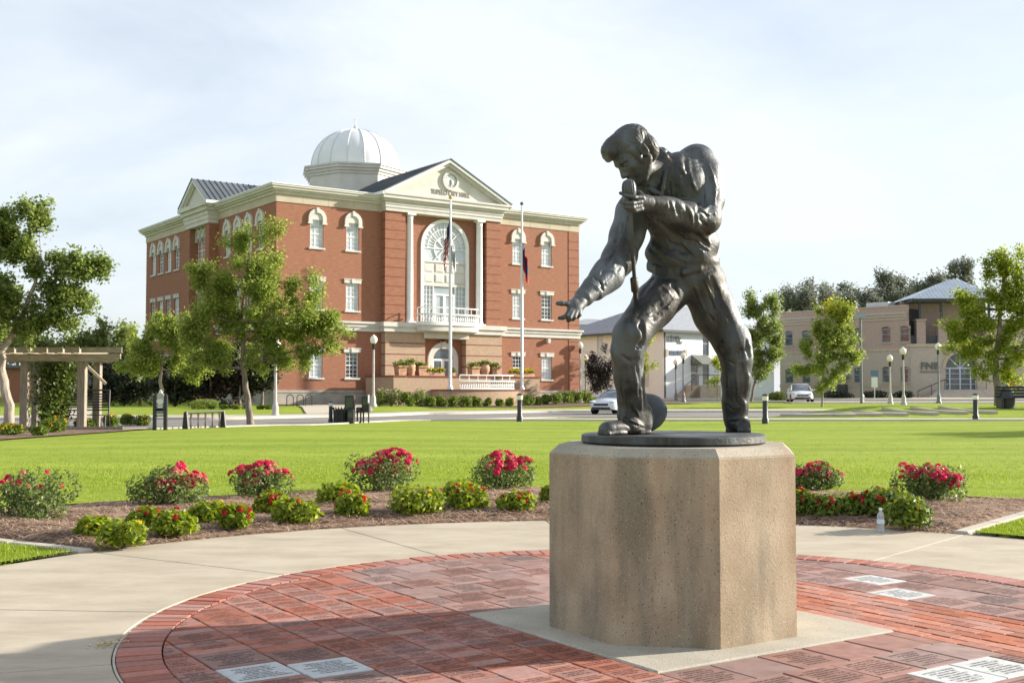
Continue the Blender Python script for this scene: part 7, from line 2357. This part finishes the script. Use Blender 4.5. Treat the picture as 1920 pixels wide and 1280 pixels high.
class SDF:
    """signed distance on a grid; shapes are melted together and then skinned"""
    def __init__(self, lo, hi, h):
        self.lo = np.array(lo, dtype=np.float64); self.h = h
        self.n = np.ceil((np.array(hi) - self.lo) / h).astype(int) + 1
        self.D = np.full(tuple(self.n), 0.2, dtype=np.float32)
        self.ax = [self.lo[i] + np.arange(self.n[i]) * h for i in range(3)]
    def sub(self, a, b):
        i0 = np.clip(np.floor((np.array(a) - self.lo) / self.h).astype(int), 0, self.n - 1)
        i1 = np.clip(np.ceil((np.array(b) - self.lo) / self.h).astype(int) + 1, 1, self.n)
        sl = tuple(slice(i0[k], max(i1[k], i0[k] + 1)) for k in range(3))
        g = np.meshgrid(*[self.ax[k][sl[k]].astype(np.float32) for k in range(3)], indexing='ij', sparse=True)
        return sl, g
    def op(self, sl, d, k, mode):
        A = self.D[sl]
        if mode == 'sub':
            d = -d
            if k > 0:
                h = np.clip(0.5 + 0.5 * (d - A) / k, 0, 1)
                self.D[sl] = A + (d - A) * h + k * h * (1 - h)
            else:
                self.D[sl] = np.maximum(A, d)
        else:
            if k > 0:
                h = np.clip(0.5 + 0.5 * (A - d) / k, 0, 1)
                self.D[sl] = A + (d - A) * h - k * h * (1 - h)
            else:
                self.D[sl] = np.minimum(A, d)
    def cone(self, a, b, ra, rb, k=0.03, mode='add', squash=None, disp=None):
        a = np.asarray(a, float); b = np.asarray(b, float)
        m = max(ra, rb) * (1.0 if squash is None else max(1.0, squash[1])) + 0.03 + 1.5 * k
        sl, (X, Y, Z) = self.sub(np.minimum(a, b) - m, np.maximum(a, b) + m)
        d = b - a; L2 = max(float(d @ d), 1e-12)
        px, py, pz = X - a[0], Y - a[1], Z - a[2]
        t = np.clip((px * d[0] + py * d[1] + pz * d[2]) / L2, 0, 1)
        qx, qy, qz = px - t * d[0], py - t * d[1], pz - t * d[2]
        if squash is not None:
            ax, f = np.asarray(squash[0], float), squash[1]      # widen by f along direction ax
            ax = ax / np.linalg.norm(ax)
            w = qx * ax[0] + qy * ax[1] + qz * ax[2]
            g = (1.0 / f - 1.0)
            qx, qy, qz = qx + w * ax[0] * g, qy + w * ax[1] * g, qz + w * ax[2] * g
        dist = np.sqrt(qx * qx + qy * qy + qz * qz) - (ra + (rb - ra) * t)
        if disp is not None: dist = dist + disp(X, Y, Z, t)
        self.op(sl, dist.astype(np.float32), k, mode)
    def chain(self, pts, k=0.03, squash=None):
        for (a, ra), (b, rb) in zip(pts, pts[1:]):
            self.cone(a, b, ra, rb, k, squash=squash)
    def ell(self, c, r, R=None, k=0.03, mode='add', disp=None):
        c = np.asarray(c, float); r = np.asarray(r, float)
        m = r.max() + 0.03 + 1.5 * k
        sl, (X, Y, Z) = self.sub(c - m, c + m)
        p = [X - c[0], Y - c[1], Z - c[2]]
        if R is not None:
            p = [p[0] * R[i][0] + p[1] * R[i][1] + p[2] * R[i][2] for i in range(3)]
        k0 = np.sqrt((p[0] / r[0]) ** 2 + (p[1] / r[1]) ** 2 + (p[2] / r[2]) ** 2)
        k1 = np.sqrt((p[0] / r[0] ** 2) ** 2 + (p[1] / r[1] ** 2) ** 2 + (p[2] / r[2] ** 2) ** 2) + 1e-6
        d = k0 * (k0 - 1.0) / k1
        d = np.where(k0 < 0.15, -r.min() * 0.9, d)
        if disp is not None: d = d + disp(X, Y, Z, p)
        self.op(sl, d.astype(np.float32), k, mode)
    def sample(self, p):
        q = (np.asarray(p) - self.lo) / self.h
        i = np.clip(q.astype(int), 0, self.n - 2); f = q - i
        v = 0.0
        for dx in (0, 1):
            for dy in (0, 1):
                for dz in (0, 1):
                    w = (f[0] if dx else 1 - f[0]) * (f[1] if dy else 1 - f[1]) * (f[2] if dz else 1 - f[2])
                    v += w * self.D[i[0] + dx, i[1] + dy, i[2] + dz]
        return v
    def hit(self, px, py):
        """the point of the sculpted surface seen in a photo direction"""
        r = np.array(ray(px, py)); r = r / r[1]
        y = self.lo[1] + 0.01; end = self.ax[1][-1] - 0.01
        while y < end:
            p = np.array([r[0] * y, y, HC + r[2] * y])
            if np.all(p > self.lo + self.h) and np.all(p < self.lo + (self.n - 2) * self.h):
                d = self.sample(p)
                if d < 0.001: return p
                y += max(0.002, d * 0.7)
            else:
                y += 0.01
        return None
    def fold(self, pts, r=0.012, k=0.015, mode='add', sink=0.3):
        """a ridge or a crease drawn over the surface"""
        hs = []
        for (px, py) in pts:
            p = self.hit(px, py)
            if p is not None: hs.append(p)
        n = len(hs)
        for i in range(n - 1):
            if np.linalg.norm(hs[i + 1] - hs[i]) > 0.16: continue
            ta = 1.0 - abs(2.0 * i / max(1, n - 1) - 1.0) * 0.55
            tb = 1.0 - abs(2.0 * (i + 1) / max(1, n - 1) - 1.0) * 0.55
            off = np.array([0, r * sink, 0])
            self.cone(hs[i] + off, hs[i + 1] + off, r * ta, r * tb, k, mode)
    def skin(self):
        D = self.D
        nx, ny, nz = D.shape
        s = D < 0
        c = s[:-1, :-1, :-1].astype(np.int8)
        for dx in (0, 1):
            for dy in (0, 1):
                for dz in (0, 1):
                    if dx + dy + dz: c = c + s[dx:nx - 1 + dx, dy:ny - 1 + dy, dz:nz - 1 + dz]
        act = (c > 0) & (c < 8)
        I = np.argwhere(act)
        idx = np.full(act.shape, -1, dtype=np.int32); idx[act] = np.arange(len(I))
        acc = np.zeros((len(I), 3)); cnt = np.zeros(len(I))
        cor = [(0, 0, 0), (1, 0, 0), (0, 1, 0), (1, 1, 0), (0, 0, 1), (1, 0, 1), (0, 1, 1), (1, 1, 1)]
        val = [D[I[:, 0] + a, I[:, 1] + b, I[:, 2] + e] for a, b, e in cor]
        for i in range(8):
            for j in range(i + 1, 8):
                df = [abs(cor[i][q] - cor[j][q]) for q in range(3)]
                if sum(df) != 1: continue
                m = (val[i] < 0) != (val[j] < 0)
                t = val[i][m] / (val[i][m] - val[j][m])
                acc[m] += np.array(cor[i]) + t[:, None] * (np.array(cor[j]) - np.array(cor[i]))
                cnt[m] += 1
        V = self.lo + (I + acc / cnt[:, None]) * self.h
        F = []
        for axn in range(3):
            a = [slice(None)] * 3; b = [slice(None)] * 3
            a[axn] = slice(0, -1); b[axn] = slice(1, None)
            cr = s[tuple(a)] != s[tuple(b)]
            E = np.argwhere(cr)
            u, w = [(1, 2), (2, 0), (0, 1)][axn]
            E = E[(E[:, u] > 0) & (E[:, w] > 0) & (E[:, u] < D.shape[u] - 1) & (E[:, w] < D.shape[w] - 1)]
            du = np.zeros(3, int); du[u] = 1
            dw = np.zeros(3, int); dw[w] = 1
            q = [E - du - dw, E - dw, E, E - du]
            Q = np.stack([idx[x[:, 0], x[:, 1], x[:, 2]] for x in q], axis=1)
            fl = s[E[:, 0], E[:, 1], E[:, 2]]
            Q[~fl] = Q[~fl][:, ::-1]
            F.append(Q)
        F = np.concatenate(F)
        F = F[(F >= 0).all(axis=1)]
        return V, F

def make_statue():
    root = thing('bronze_statue', 'dark bronze statue of a singer bending over a microphone with one arm reached out', 'statue', (PC.x, PC.y, 0.972))
    inv = Matrix.Translation((-PC.x, -PC.y, -0.972))
    f = SDF((0.20, Y0S - 0.66, PLATE_Z - 0.012), (1.34, Y0S + 0.56, 2.70), 0.0055)
    # ---- trousers
    right_leg = [(S(1262, 536, .10), .125), (S(1226, 572, -.01), .118), (S(1183, 628, -.16), .095), (S(1177, 660, -.155), .086), (S(1179, 710, -.11), .077), (S(1185, 752, -.07), .074), (S(1190, 782, -.04), .078)]
    left_leg = [(S(1318, 536, .16), .128), (S(1342, 590, .15), .121), (S(1372, 640, .12), .100), (S(1381, 668, .14), .090), (S(1382, 715, .21), .083), (S(1379, 755, .26), .072), (S(1378, 783, .29), .068)]
    f.chain(right_leg, 0.03)
    f.chain(left_leg, 0.03)
    f.ell(S(1290, 518, .13), (.185, .145, .13), k=.05)
    f.ell(S(1284, 492, .115), (.192, .14, .06), k=.03)
    # trouser hems hang over the shoes
    f.cone(S(1178, 778, -.08), S(1203, 786, .01), .062, .066, .02)
    f.cone(S(1204, 786, .02), S(1206, 793, .03), .035, .02, .02)
    f.cone(S(1384, 782, .26), S(1392, 752, .29), .05, .05, .02)
    # ---- shoes
    def shoe(heel, toe, w, h):
        heel = np.array(heel); toe = np.array(toe)
        d = (toe - heel); L = np.linalg.norm(d); d = d / L
        side = np.array([-d[1], d[0], 0.0])
        z0 = PLATE_Z
        up = np.array([0, 0, 1.0])
        hc = heel + d * .04
        f.cone(hc + up * (.045), heel + d * L * .45 + up * .05, .040, .043, .015)
        f.cone(heel + d * L * .4 + up * .045, toe - d * .045 + up * .036, .043, .038, .02, squash=(side, 1.12))
        f.cone(toe - d * .05 + up * .03, toe - d * .03 + up * .028, .034, .028, .015, squash=(side, 1.2))
        f.cone(hc + up * .06, hc + up * .12, .042, .045, .02)
        # welt and sole
        for t0, t1, ww in ((.0, .28, 1.0), (.5, .93, 1.22)):
            f.cone(heel + d * (L * t0 + .03) + up * .012, heel + d * (L * t1) + up * .012, .020, .020, .004, squash=(side, 2.0 * ww))
        f.cone(heel + d * .05 + up * .026, toe - d * .04 + up * .024, .011, .011, .004, squash=(side, 3.6))
    hR = S(1207, 808, 0); tR = S(1134, 813, 0)
    g1 = G(1210, 812, PLATE_Z); g2 = G(1135, 818.5, PLATE_Z)
    shoe((g1.x + .01, Y0S - .02, PLATE_Z), (g2.x - .012, Y0S - .24, PLATE_Z), .09, .1)
    g3 = P(1366, 800, Y0S + .33); g4 = P(1411, 800, Y0S + .18)
    shoe((g3.x, Y0S + .345, PLATE_Z), (g4.x, Y0S + .17, PLATE_Z), .09, .1)
    # ---- shirt
    f.ell(S(1284, 455, .09), (.185, .14, .13), k=.035)
    f.ell(S(1268, 400, .02), (.185, .15, .17), k=.06)
    f.ell(S(1270, 345, -.01), (.175, .14, .15), k=.06)
    f.cone(S(1308, 305, .05), S(1215, 350, -.06), .095, .105, .06)
    f.cone(S(1300, 320, .08), S(1295, 420, .10), .10, .11, .06)
    # bloused overhang above the belt
    f.cone(S(1228, 474, .07), S(1262, 486, .015), .052, .05, .06)
    f.cone(S(1262, 486, .015), S(1306, 476, .04), .05, .05, .06)
    f.cone(S(1306, 476, .04), S(1326, 460, .09), .05, .045, .06)
    # right sleeve, reaching out
    f.chain([(S(1206, 366, -.05), .098), (S(1188, 400, -.06), .094), (S(1176, 440, -.09), .088), (S(1161, 484, -.15), .086), (S(1138, 517, -.24), .080), (S(1115, 540, -.325), .068)], .04)
    f.cone(S(1115, 536, -.33), S(1096, 557, -.385), .058, .053, .004)
    # left sleeve, bent
    f.chain([(S(1306, 303, .05), .092), (S(1322, 330, .02), .09), (S(1327, 375, -.02), .086), (S(1322, 410, -.07), .083)], .03)
    f.chain([(S(1322, 412, -.07), .082), (S(1290, 406, -.15), .076), (S(1258, 394, -.22), .062), (S(1244, 388, -.25), .058)], .03)
    f.cone(S(1248, 390, -.25), S(1226, 385, -.285), .056, .050, .004)
    # ---- neck and collar
    f.cone(S(1213, 318, -.13), S(1250, 330, -.02), .064, .085, .03)
    # standing collar with a turned-down leaf, the shirt open at the throat
    f.cone(S(1233, 288, -.055), S(1245, 300, -.095), .026, .026, .006, squash=((0.3, -.2, 0.9), 1.5))
    f.cone(S(1245, 300, -.095), S(1259, 309, -.115), .024, .014, .006, squash=((0.6, -.2, 0.6), 1.3))
    f.cone(S(1238, 298, -.085), S(1247, 325, -.150), .018, .018, .008)
    f.cone(S(1247, 325, -.150), S(1243, 352, -.175), .017, .014, .010)
    f.cone(S(1243, 352, -.175), S(1238, 376, -.180), .014, .012, .012)
    f.cone(S(1240, 288, -.0), S(1252, 297, .05), .034, .034, .02)
    f.cone(S(1218, 352, -.165), S(1232, 362, -.185), .016, .014, .010)
    # ---- belt
    belt = [(1217, 499, .07), (1232, 507, .015), (1255, 511, -.018), (1285, 509, -.022), (1312, 502, -.002), (1332, 493, .045), (1344, 485, .10)]
    for a, b in zip(belt, belt[1:]):
        f.cone(S(*a), S(*b), .0155, .0155, .005, squash=((0, 0, 1), 2.3))
    f.cone(S(1281, 512, -.036), S(1332, 495, .034), .0145, .0145, .003, squash=((0, 0, 1), 2.5))
    # ---- right hand: palm open, thumb and fingers spread
    sc = 1.0
    f.cone(S(1098, 555, -.39), S(1086, 566, -.42), .036, .034, .006)
    f.cone(S(1086, 567, -.42), S(1077, 577, -.45), .036, .036, .012, squash=((0.7, 0, -0.5), 1.12))
    f.cone(S(1074, 570, -.45), S(1071, 583, -.47), .024, .026, .012)
    def finger(pts, rs, k=.006):
        f.chain(list(zip(pts, rs)), k)
    finger([S(1078, 566, -.455), S(1064, 570, -.475), S(1053, 569, -.485), S(1045, 568.5, -.485)], [.020, .0150, .0130, .0112], .006)
    finger([S(1069, 580, -.485), S(1062, 592, -.51), S(1055, 595.5, -.52), S(1048.5, 596, -.525)], [.0150, .0135, .0120, .0108], .004)
    finger([S(1073, 584, -.485), S(1068, 596, -.51), S(1066, 600.5, -.49), S(1069, 598, -.47)], [.0150, .0135, .0120, .0105], .003)
    finger([S(1080, 585, -.475), S(1077, 595, -.495), S(1074.5, 598.5, -.475), S(1077, 596, -.46)], [.0145, .0130, .0115, .010], .003)
    finger([S(1087, 581, -.455), S(1086.5, 590, -.475), S(1083.5, 594, -.46), S(1084, 591, -.445)], [.0135, .0118, .0105, .0095], .003)
    # ---- left hand: closed round the microphone's neck
    f.cone(S(1230, 386, -.28), S(1216, 383, -.31), .034, .034, .006)
    f.cone(S(1216, 382, -.315), S(1199, 380, -.345), .036, .034, .012, squash=((0, 0, 1), 1.25))
    finger([S(1204, 371, -.37), S(1189, 370, -.405), S(1174, 367, -.405), S(1163, 362, -.385)], [.0135, .0125, .0112, .0095], .004)
    finger([S(1201, 379, -.375), S(1186, 381, -.41), S(1172, 380, -.405), S(1166, 378, -.375)], [.0135, .0125, .0112, .010], .004)
    finger([S(1201, 386, -.37), S(1187, 389, -.40), S(1174, 388, -.395), S(1169, 386, -.365)], [.013, .0120, .0108, .0095], .004)
    finger([S(1204, 392, -.36), S(1191, 395, -.385), S(1179, 394, -.38), S(1175, 392, -.355)], [.012, .011, .010, .009], .004)
    finger([S(1208, 371, -.33), S(1199, 362, -.315), S(1193, 358, -.30)], [.016, .0125, .010], .006)
    # ---- head
    hc = S(1190, 291, -.205)
    fw = np.array([-.70, -.24, -.67]); fw /= np.linalg.norm(fw)
    up = np.array([-.64, -.10, .75]); up -= fw * (up @ fw); up /= np.linalg.norm(up)
    lf = np.cross(up, fw)
    R = np.stack([fw, lf, up])
    s = 1.13
    def h(a, b, c): return hc + s * (a * fw + b * lf + c * up)
    def hr(*r): return tuple(s * q for q in r)
    f.ell(h(-.012, 0, .030), hr(.098, .078, .098), R, .02)
    f.ell(h(.030, 0, -.040), hr(.068, .061, .080), R, .03)
    f.cone(h(.055, 0, .02), h(.068, 0, -.05), s * .05, s * .036, .02, squash=(lf, 1.15))
    for q in (-1, 1):
        f.cone(h(-.012, q * .056, -.055), h(.052, q * .022, -.108), s * .020, s * .021, .025)
        f.ell(h(.062, q * .046, -.030), hr(.022, .018, .018), R, .02)
        f.cone(h(.078, q * .052, .016), h(.094, q * .014, .020), s * .011, s * .012, .012)
    f.ell(h(.074, 0, -.108), hr(.022, .026, .019), R, .018)
    for q in (-1, 1):
        f.ell(h(.100, q * .032, -.002), hr(.018, .020, .012), R, .008, mode='sub')
        f.ell(h(.080, q * .031, -.004), hr(.014, .016, .011), R, .003)
        f.cone(h(.088, q * .047, -.004), h(.0945, q * .018, -.006), s * .0035, s * .0035, .003)
    f.cone(h(.094, 0, .008), h(.116, 0, -.038), s * .0085, s * .0125, .010)
    for q in (-1, 1):
        f.ell(h(.106, q * .013, -.043), hr(.011, .009, .009), R, .005)
    f.cone(h(.096, -.016, -.070), h(.096, .016, -.070), s * .0085, s * .0085, .006)
    f.cone(h(.092, -.015, -.086), h(.092, .015, -.086), s * .0095, s * .0095, .006)
    f.cone(h(.106, -.020, -.078), h(.106, .020, -.078), s * .0040, s * .0040, .003, mode='sub')
    # hair, combed up and forward with a roll at the brow
    def strands(X, Y, Z, p):
        a = np.arctan2(p[2] + 0.06, p[0] + 0.02)
        return (0.0020 * np.sin(p[1] * 260 + 5 * np.sin(a * 6)) + 0.0012 * np.sin(p[1] * 610 + a * 9)).astype(np.float32)
    def curls(X, Y, Z, p):
        return (0.0024 * np.sin(p[0] * 420 + p[2] * 300) * np.sin(p[1] * 350 + p[2] * 180)).astype(np.float32)
    f.ell(h(-.016, 0, .056), hr(.108, .087, .088), R, .004, disp=strands)
    f.ell(h(-.062, 0, -.002), hr(.062, .078, .082), R, .006, disp=curls)
    f.ell(h(.048, 0, .104), hr(.072, .066, .040), R, .012, disp=strands)
    f.cone(h(.086, -.040, .086), h(.092, .038, .086), s * .028, s * .030, .010)
    f.cone(h(.103, -.026, .070), h(.105, .026, .070), s * .018, s * .019, .010)
    for q in (-1, 1):
        f.cone(h(.020, q * .070, .030), h(.024, q * .062, -.040), s * .017, s * .012, .004, squash=(fw, 1.3))
        f.ell(h(-.012, q * .083, -.008), hr(.023, .010, .034), R, .003)
        f.ell(h(-.008, q * .092, -.006), hr(.011, .010, .020), R, .004, mode='sub')
        f.cone(h(-.028, q * .088, .016), h(-.022, q * .088, -.028), s * .006, s * .005, .003)
    # ---- folds and creases, drawn where the cloth shows them
    cr = [
        # sleeve gathers at the left shoulder
        ([(1289, 284), (1296, 280), (1306, 279)], .005), ([(1288, 290), (1296, 287), (1310, 286)], .005), ([(1288, 297), (1297, 295), (1311, 294)], .005),
        ([(1288, 304), (1298, 303), (1312, 302)], .005), ([(1289, 311), (1299, 311), (1312, 310)], .005), ([(1290, 318), (1300, 319), (1312, 318)], .005),
        # arm seam and shirt front
        ([(1287, 282), (1285, 300), (1288, 330), (1294, 352), (1300, 372)], .010),
        ([(1262, 335), (1263, 352), (1266, 370)], .006),
        # inside of the left elbow
        ([(1308, 378), (1310, 396), (1316, 410), (1326, 420)], .008), ([(1340, 372), (1326, 380), (1312, 386)], .007), ([(1268, 378), (1275, 395), (1283, 412)], .006),
        ([(1300, 392), (1306, 412), (1304, 426)], .006),
        # belly
        ([(1200, 410), (1215, 430), (1240, 450)], .008), ([(1206, 432), (1225, 452), (1250, 470)], .008), ([(1240, 420), (1270, 445), (1300, 458)], .008),
        ([(1300, 440), (1318, 455), (1328, 462)], .010), ([(1325, 440), (1324, 452), (1322, 466)], .009), ([(1215, 462), (1232, 478), (1250, 490)], .007), ([(1262, 452), (1280, 470), (1296, 484)], .006),
        # below the belt, the trouser front
        ([(1226, 520), (1250, 522), (1280, 521), (1310, 515), (1340, 505)], .007), ([(1262, 510), (1262, 535), (1272, 552)], .005),
        ([(1225, 520), (1215, 534), (1203, 552)], .006), ([(1334, 520), (1345, 545), (1355, 575), (1372, 610)], .007),
        # knees
        ([(1203, 600), (1202, 614), (1206, 630)], .010), ([(1206, 636), (1200, 646), (1190, 655)], .007), ([(1216, 592), (1228, 596), (1240, 590)], .006), ([(1240, 572), (1225, 584), (1212, 590)], .006),
        ([(1196, 690), (1203, 715), (1208, 745), (1208, 770)], .009), ([(1172, 690), (1175, 720), (1178, 750)], .006),
        ([(1376, 628), (1388, 660), (1390, 690), (1388, 730), (1384, 760)], .010), ([(1398, 640), (1402, 655), (1404, 670)], .007), ([(1396, 705), (1398, 725), (1394, 745)], .008),
        ([(1355, 640), (1352, 655), (1360, 668)], .006),
        # right sleeve
        ([(1168, 395), (1172, 420), (1176, 445), (1180, 470)], .008), ([(1160, 440), (1150, 468), (1132, 492)], .007), ([(1176, 475), (1160, 500), (1140, 522)], .007), ([(1150, 475), (1134, 505), (1118, 524)], .006), ([(1166, 405), (1158, 430), (1155, 452)], .005),
        # shoes
        ([(1166, 788), (1178, 792), (1184, 800)], .004), ([(1378, 790), (1386, 792), (1392, 796)], .004),
    ]
    for pts, r in cr:
        f.fold(pts, r * 1.25, .020, 'sub', sink=-0.62)
    rd = [
        ([(1212, 420), (1230, 440), (1258, 460)], .009), ([(1250, 410), (1285, 436), (1312, 448)], .010), ([(1312, 432), (1324, 446), (1331, 456)], .012), ([(1230, 466), (1250, 482), (1268, 492)], .008),
        ([(1274, 325), (1277, 345), (1280, 364)], .009), ([(1330, 385), (1320, 396), (1308, 402)], .009),
        ([(1176, 402), (1182, 430), (1186, 456)], .008), ([(1154, 458), (1140, 484), (1124, 508)], .009), ([(1168, 486), (1150, 510), (1130, 530)], .009),
        ([(1188, 600), (1190, 616), (1196, 632)], .010), ([(1230, 580), (1215, 592), (1200, 596)], .009), ([(1190, 655), (1196, 690), (1200, 730), (1203, 765)], .010),
        ([(1396, 632), (1404, 648), (1408, 664)], .010), ([(1394, 680), (1402, 705), (1398, 735)], .012), ([(1388, 742), (1394, 756), (1396, 766)], .010), ([(1352, 560), (1362, 590), (1378, 620)], .008),
        ([(1232, 530), (1250, 545), (1262, 560)], .007),
        ([(1252, 384), (1249, 398), (1246, 406)], .006), ([(1092, 545), (1104, 556), (1116, 570)], .006), ([(1107, 531), (1120, 540), (1128, 556)], .007),
    ]
    for pts, r in rd:
        f.fold(pts, r, .014, 'add', sink=0.55)
    # finer wrinkles: shallow creases with a soft ridge beside each
    fine = [
        [(1176, 400), (1170, 418), (1168, 436)], [(1160, 452), (1146, 474), (1136, 486)], [(1172, 462), (1158, 486), (1146, 500)], [(1130, 500), (1120, 515), (1110, 528)], [(1146, 520), (1132, 534), (1122, 548)], [(1120, 520), (1126, 532), (1130, 544)],
        [(1210, 400), (1222, 416), (1236, 428)], [(1218, 440), (1234, 458), (1252, 466)], [(1236, 432), (1256, 452), (1278, 462)], [(1256, 424), (1282, 446), (1306, 452)], [(1222, 470), (1236, 484), (1250, 494)], [(1256, 474), (1270, 486), (1284, 492)], [(1290, 470), (1302, 478), (1314, 474)], [(1304, 452), (1316, 464), (1326, 470)], [(1276, 456), (1290, 472), (1300, 482)],
        [(1266, 384), (1272, 398), (1276, 412)], [(1256, 380), (1260, 394), (1262, 408)], [(1284, 386), (1292, 404), (1296, 420)], [(1318, 350), (1322, 370), (1318, 388)], [(1334, 340), (1338, 362), (1336, 384)], [(1326, 312), (1334, 334), (1340, 352)], [(1314, 396), (1326, 404), (1338, 402)], [(1312, 412), (1324, 422), (1336, 420)],
        [(1292, 330), (1296, 346), (1302, 360)], [(1270, 316), (1280, 326), (1286, 340)], [(1256, 342), (1258, 356), (1258, 368)],
        [(1240, 532), (1228, 546), (1216, 562)], [(1252, 548), (1236, 562), (1222, 574)], [(1262, 560), (1248, 578), (1232, 588)], [(1206, 560), (1194, 584), (1184, 604)], [(1182, 640), (1190, 652), (1200, 652)], [(1168, 668), (1180, 676), (1196, 672)], [(1186, 690), (1190, 720), (1192, 750)], [(1166, 700), (1168, 730), (1170, 756)], [(1180, 756), (1188, 770), (1194, 780)],
        [(1300, 540), (1308, 560), (1318, 584)], [(1320, 530), (1332, 558), (1342, 584)], [(1330, 590), (1346, 610), (1362, 624)], [(1350, 612), (1362, 632), (1378, 640)], [(1362, 650), (1376, 660), (1392, 656)], [(1360, 672), (1376, 682), (1394, 678)], [(1364, 700), (1366, 726), (1368, 748)], [(1376, 700), (1380, 728), (1380, 752)], [(1360, 756), (1372, 766), (1386, 766)], [(1388, 560), (1392, 584), (1398, 606)],
    ]
    for i, pts in enumerate(fine):
        f.fold(pts, .0052, .012, 'sub', sink=-0.25)
        f.fold([(x + 3.2, y - 2.0) for x, y in pts], .0055, .012, 'add', sink=0.3)
    # trouser hems and cuff edges stand clear of what is under them
    for pts in ([(1160, 781), (1170, 784), (1182, 788), (1194, 793), (1206, 798)], [(1355, 789), (1366, 787), (1378, 785), (1390, 781)]):
        f.fold(pts, .0075, .003, 'add', sink=0.1)
        f.fold([(x + 1, y + 4.5) for x, y in pts], .006, .004, 'sub', sink=-0.1)
    # cloth is never quite even
    A = f.ax
    X, Y, Z = np.meshgrid(A[0].astype(np.float32), A[1].astype(np.float32), A[2].astype(np.float32), indexing='ij', sparse=True)
    wob = np.sin(X * 31 + 2 * np.sin(Z * 17)) * np.sin(Z * 24 + 1.7 * np.sin(X * 13)) * np.sin(Y * 27 + 1)
    hd = np.sqrt((X - hc[0]) ** 2 + (Y - hc[1]) ** 2 + (Z - hc[2]) ** 2)
    f.D += (0.0035 * wob * np.clip((hd - .17) * 8, 0, 1)).astype(np.float32)
    f.D[:, :, 0] = 0.1
    V, F = f.skin()
    V = V - np.array([PC.x, PC.y, 0.972])
    fig = link('figure', np_mesh('figure', V, F, BRONZE, smooth=True), root)
    # ---- microphone, stand and tilted stand base
    def loc(p): return Vector(p) - Vector((PC.x, PC.y, 0.972))
    mb = MB()
    a, b = loc(S(1178.5, 336, -.345)), loc(S(1181, 372, -.345))
    ax = (b - a).normalized()
    L = (b - a).length
    prof = [(0.0, .0), (.016, .003), (.027, .010), (.034, .022), (.038, .040), (.039, .060), (.037, .078), (.031, .092), (.020, .102), (.012, .110)]
    q = Vector((0, 0, -1)).rotation_difference(ax).to_matrix()
    mb.T = Matrix.Translation(a) @ q.to_4x4() @ Matrix.Scale(-1, 4, (0, 0, 1)) @ Matrix.Diagonal((.96, 1.12, 1, 1))
    mb.lathe([(max(r, .001), z) for r, z in prof], n=28)
    mic = mb.build('microphone', BRONZE, root, smooth=True)
    g = MB(); g.T = mb.T
    for i in range(14):
        t = 2 * PI * i / 14
        pts = [((r + .0012) * math.cos(t), (r + .0012) * math.sin(t), z) for r, z in prof[2:7]]
        g.tube(pts, .0016, 5)
    g.build('grille_bar', BRONZE, mic, smooth=True)
    st = MB()
    p0, p1, p2, p3 = loc(S(1181, 372, -.345)), loc(S(1186, 470, -.275)), loc(S(1190, 528, -.20)), loc(S(1207, 770, .22))
    st.tube([p0, p0.lerp(p1, .3), p1, p2], [.012, .0105, .0105, .0105], 14)
    st.build('stand_tube', BRONZE, root, smooth=True)
    cl = MB()
    d = (p2 - p1).normalized()
    c0 = loc(S(1188.3, 521, -.21)); c1 = loc(S(1190.8, 545, -.175))
    cl.tube([c0 - d * .004, c0, c0 + d * .004, c1, c1 + d * .006], [.012, .017, .0205, .0215, .017], 16)
    cl.build('height_clutch', BRONZE, root, smooth=True)
    lo = MB(); lo.tube([c1, p3], [.013, .013], 14); lo.build('lower_stand_tube', BRONZE, root, smooth=True)
    base = MB()
    nrm = Vector((-.30, -.76, .58)).normalized()
    q = Vector((0, 0, 1)).rotation_difference(nrm).to_matrix().to_4x4()
    base.T = Matrix.Translation(loc(S(1207, 774, .20))) @ q
    base.lathe([(.001, -.012), (.128, -.012), (.134, -.006), (.134, .002), (.126, .008), (.09, .016), (.045, .022), (.02, .026), (.001, .027)], n=48)
    base.build('stand_base', BRONZE, root, smooth=True)
    # ---- round bronze plate
    pl = MB()
    pl.lathe([(.478, 0), (.490, .003), (.500, .012), (.499, .044), (.494, .0495), (.482, .052), (.30, .051), (.05, .050)], n=96)
    pl.v = [(x * 1.0, y * 1.0, z + .0012 * math.sin(9 * x + 4) * math.sin(11 * y)) if z > .02 else (x, y, z) for x, y, z in pl.v]
    pl.build('base_plate', BRONZE, root, smooth=True)
    return root
make_statue()
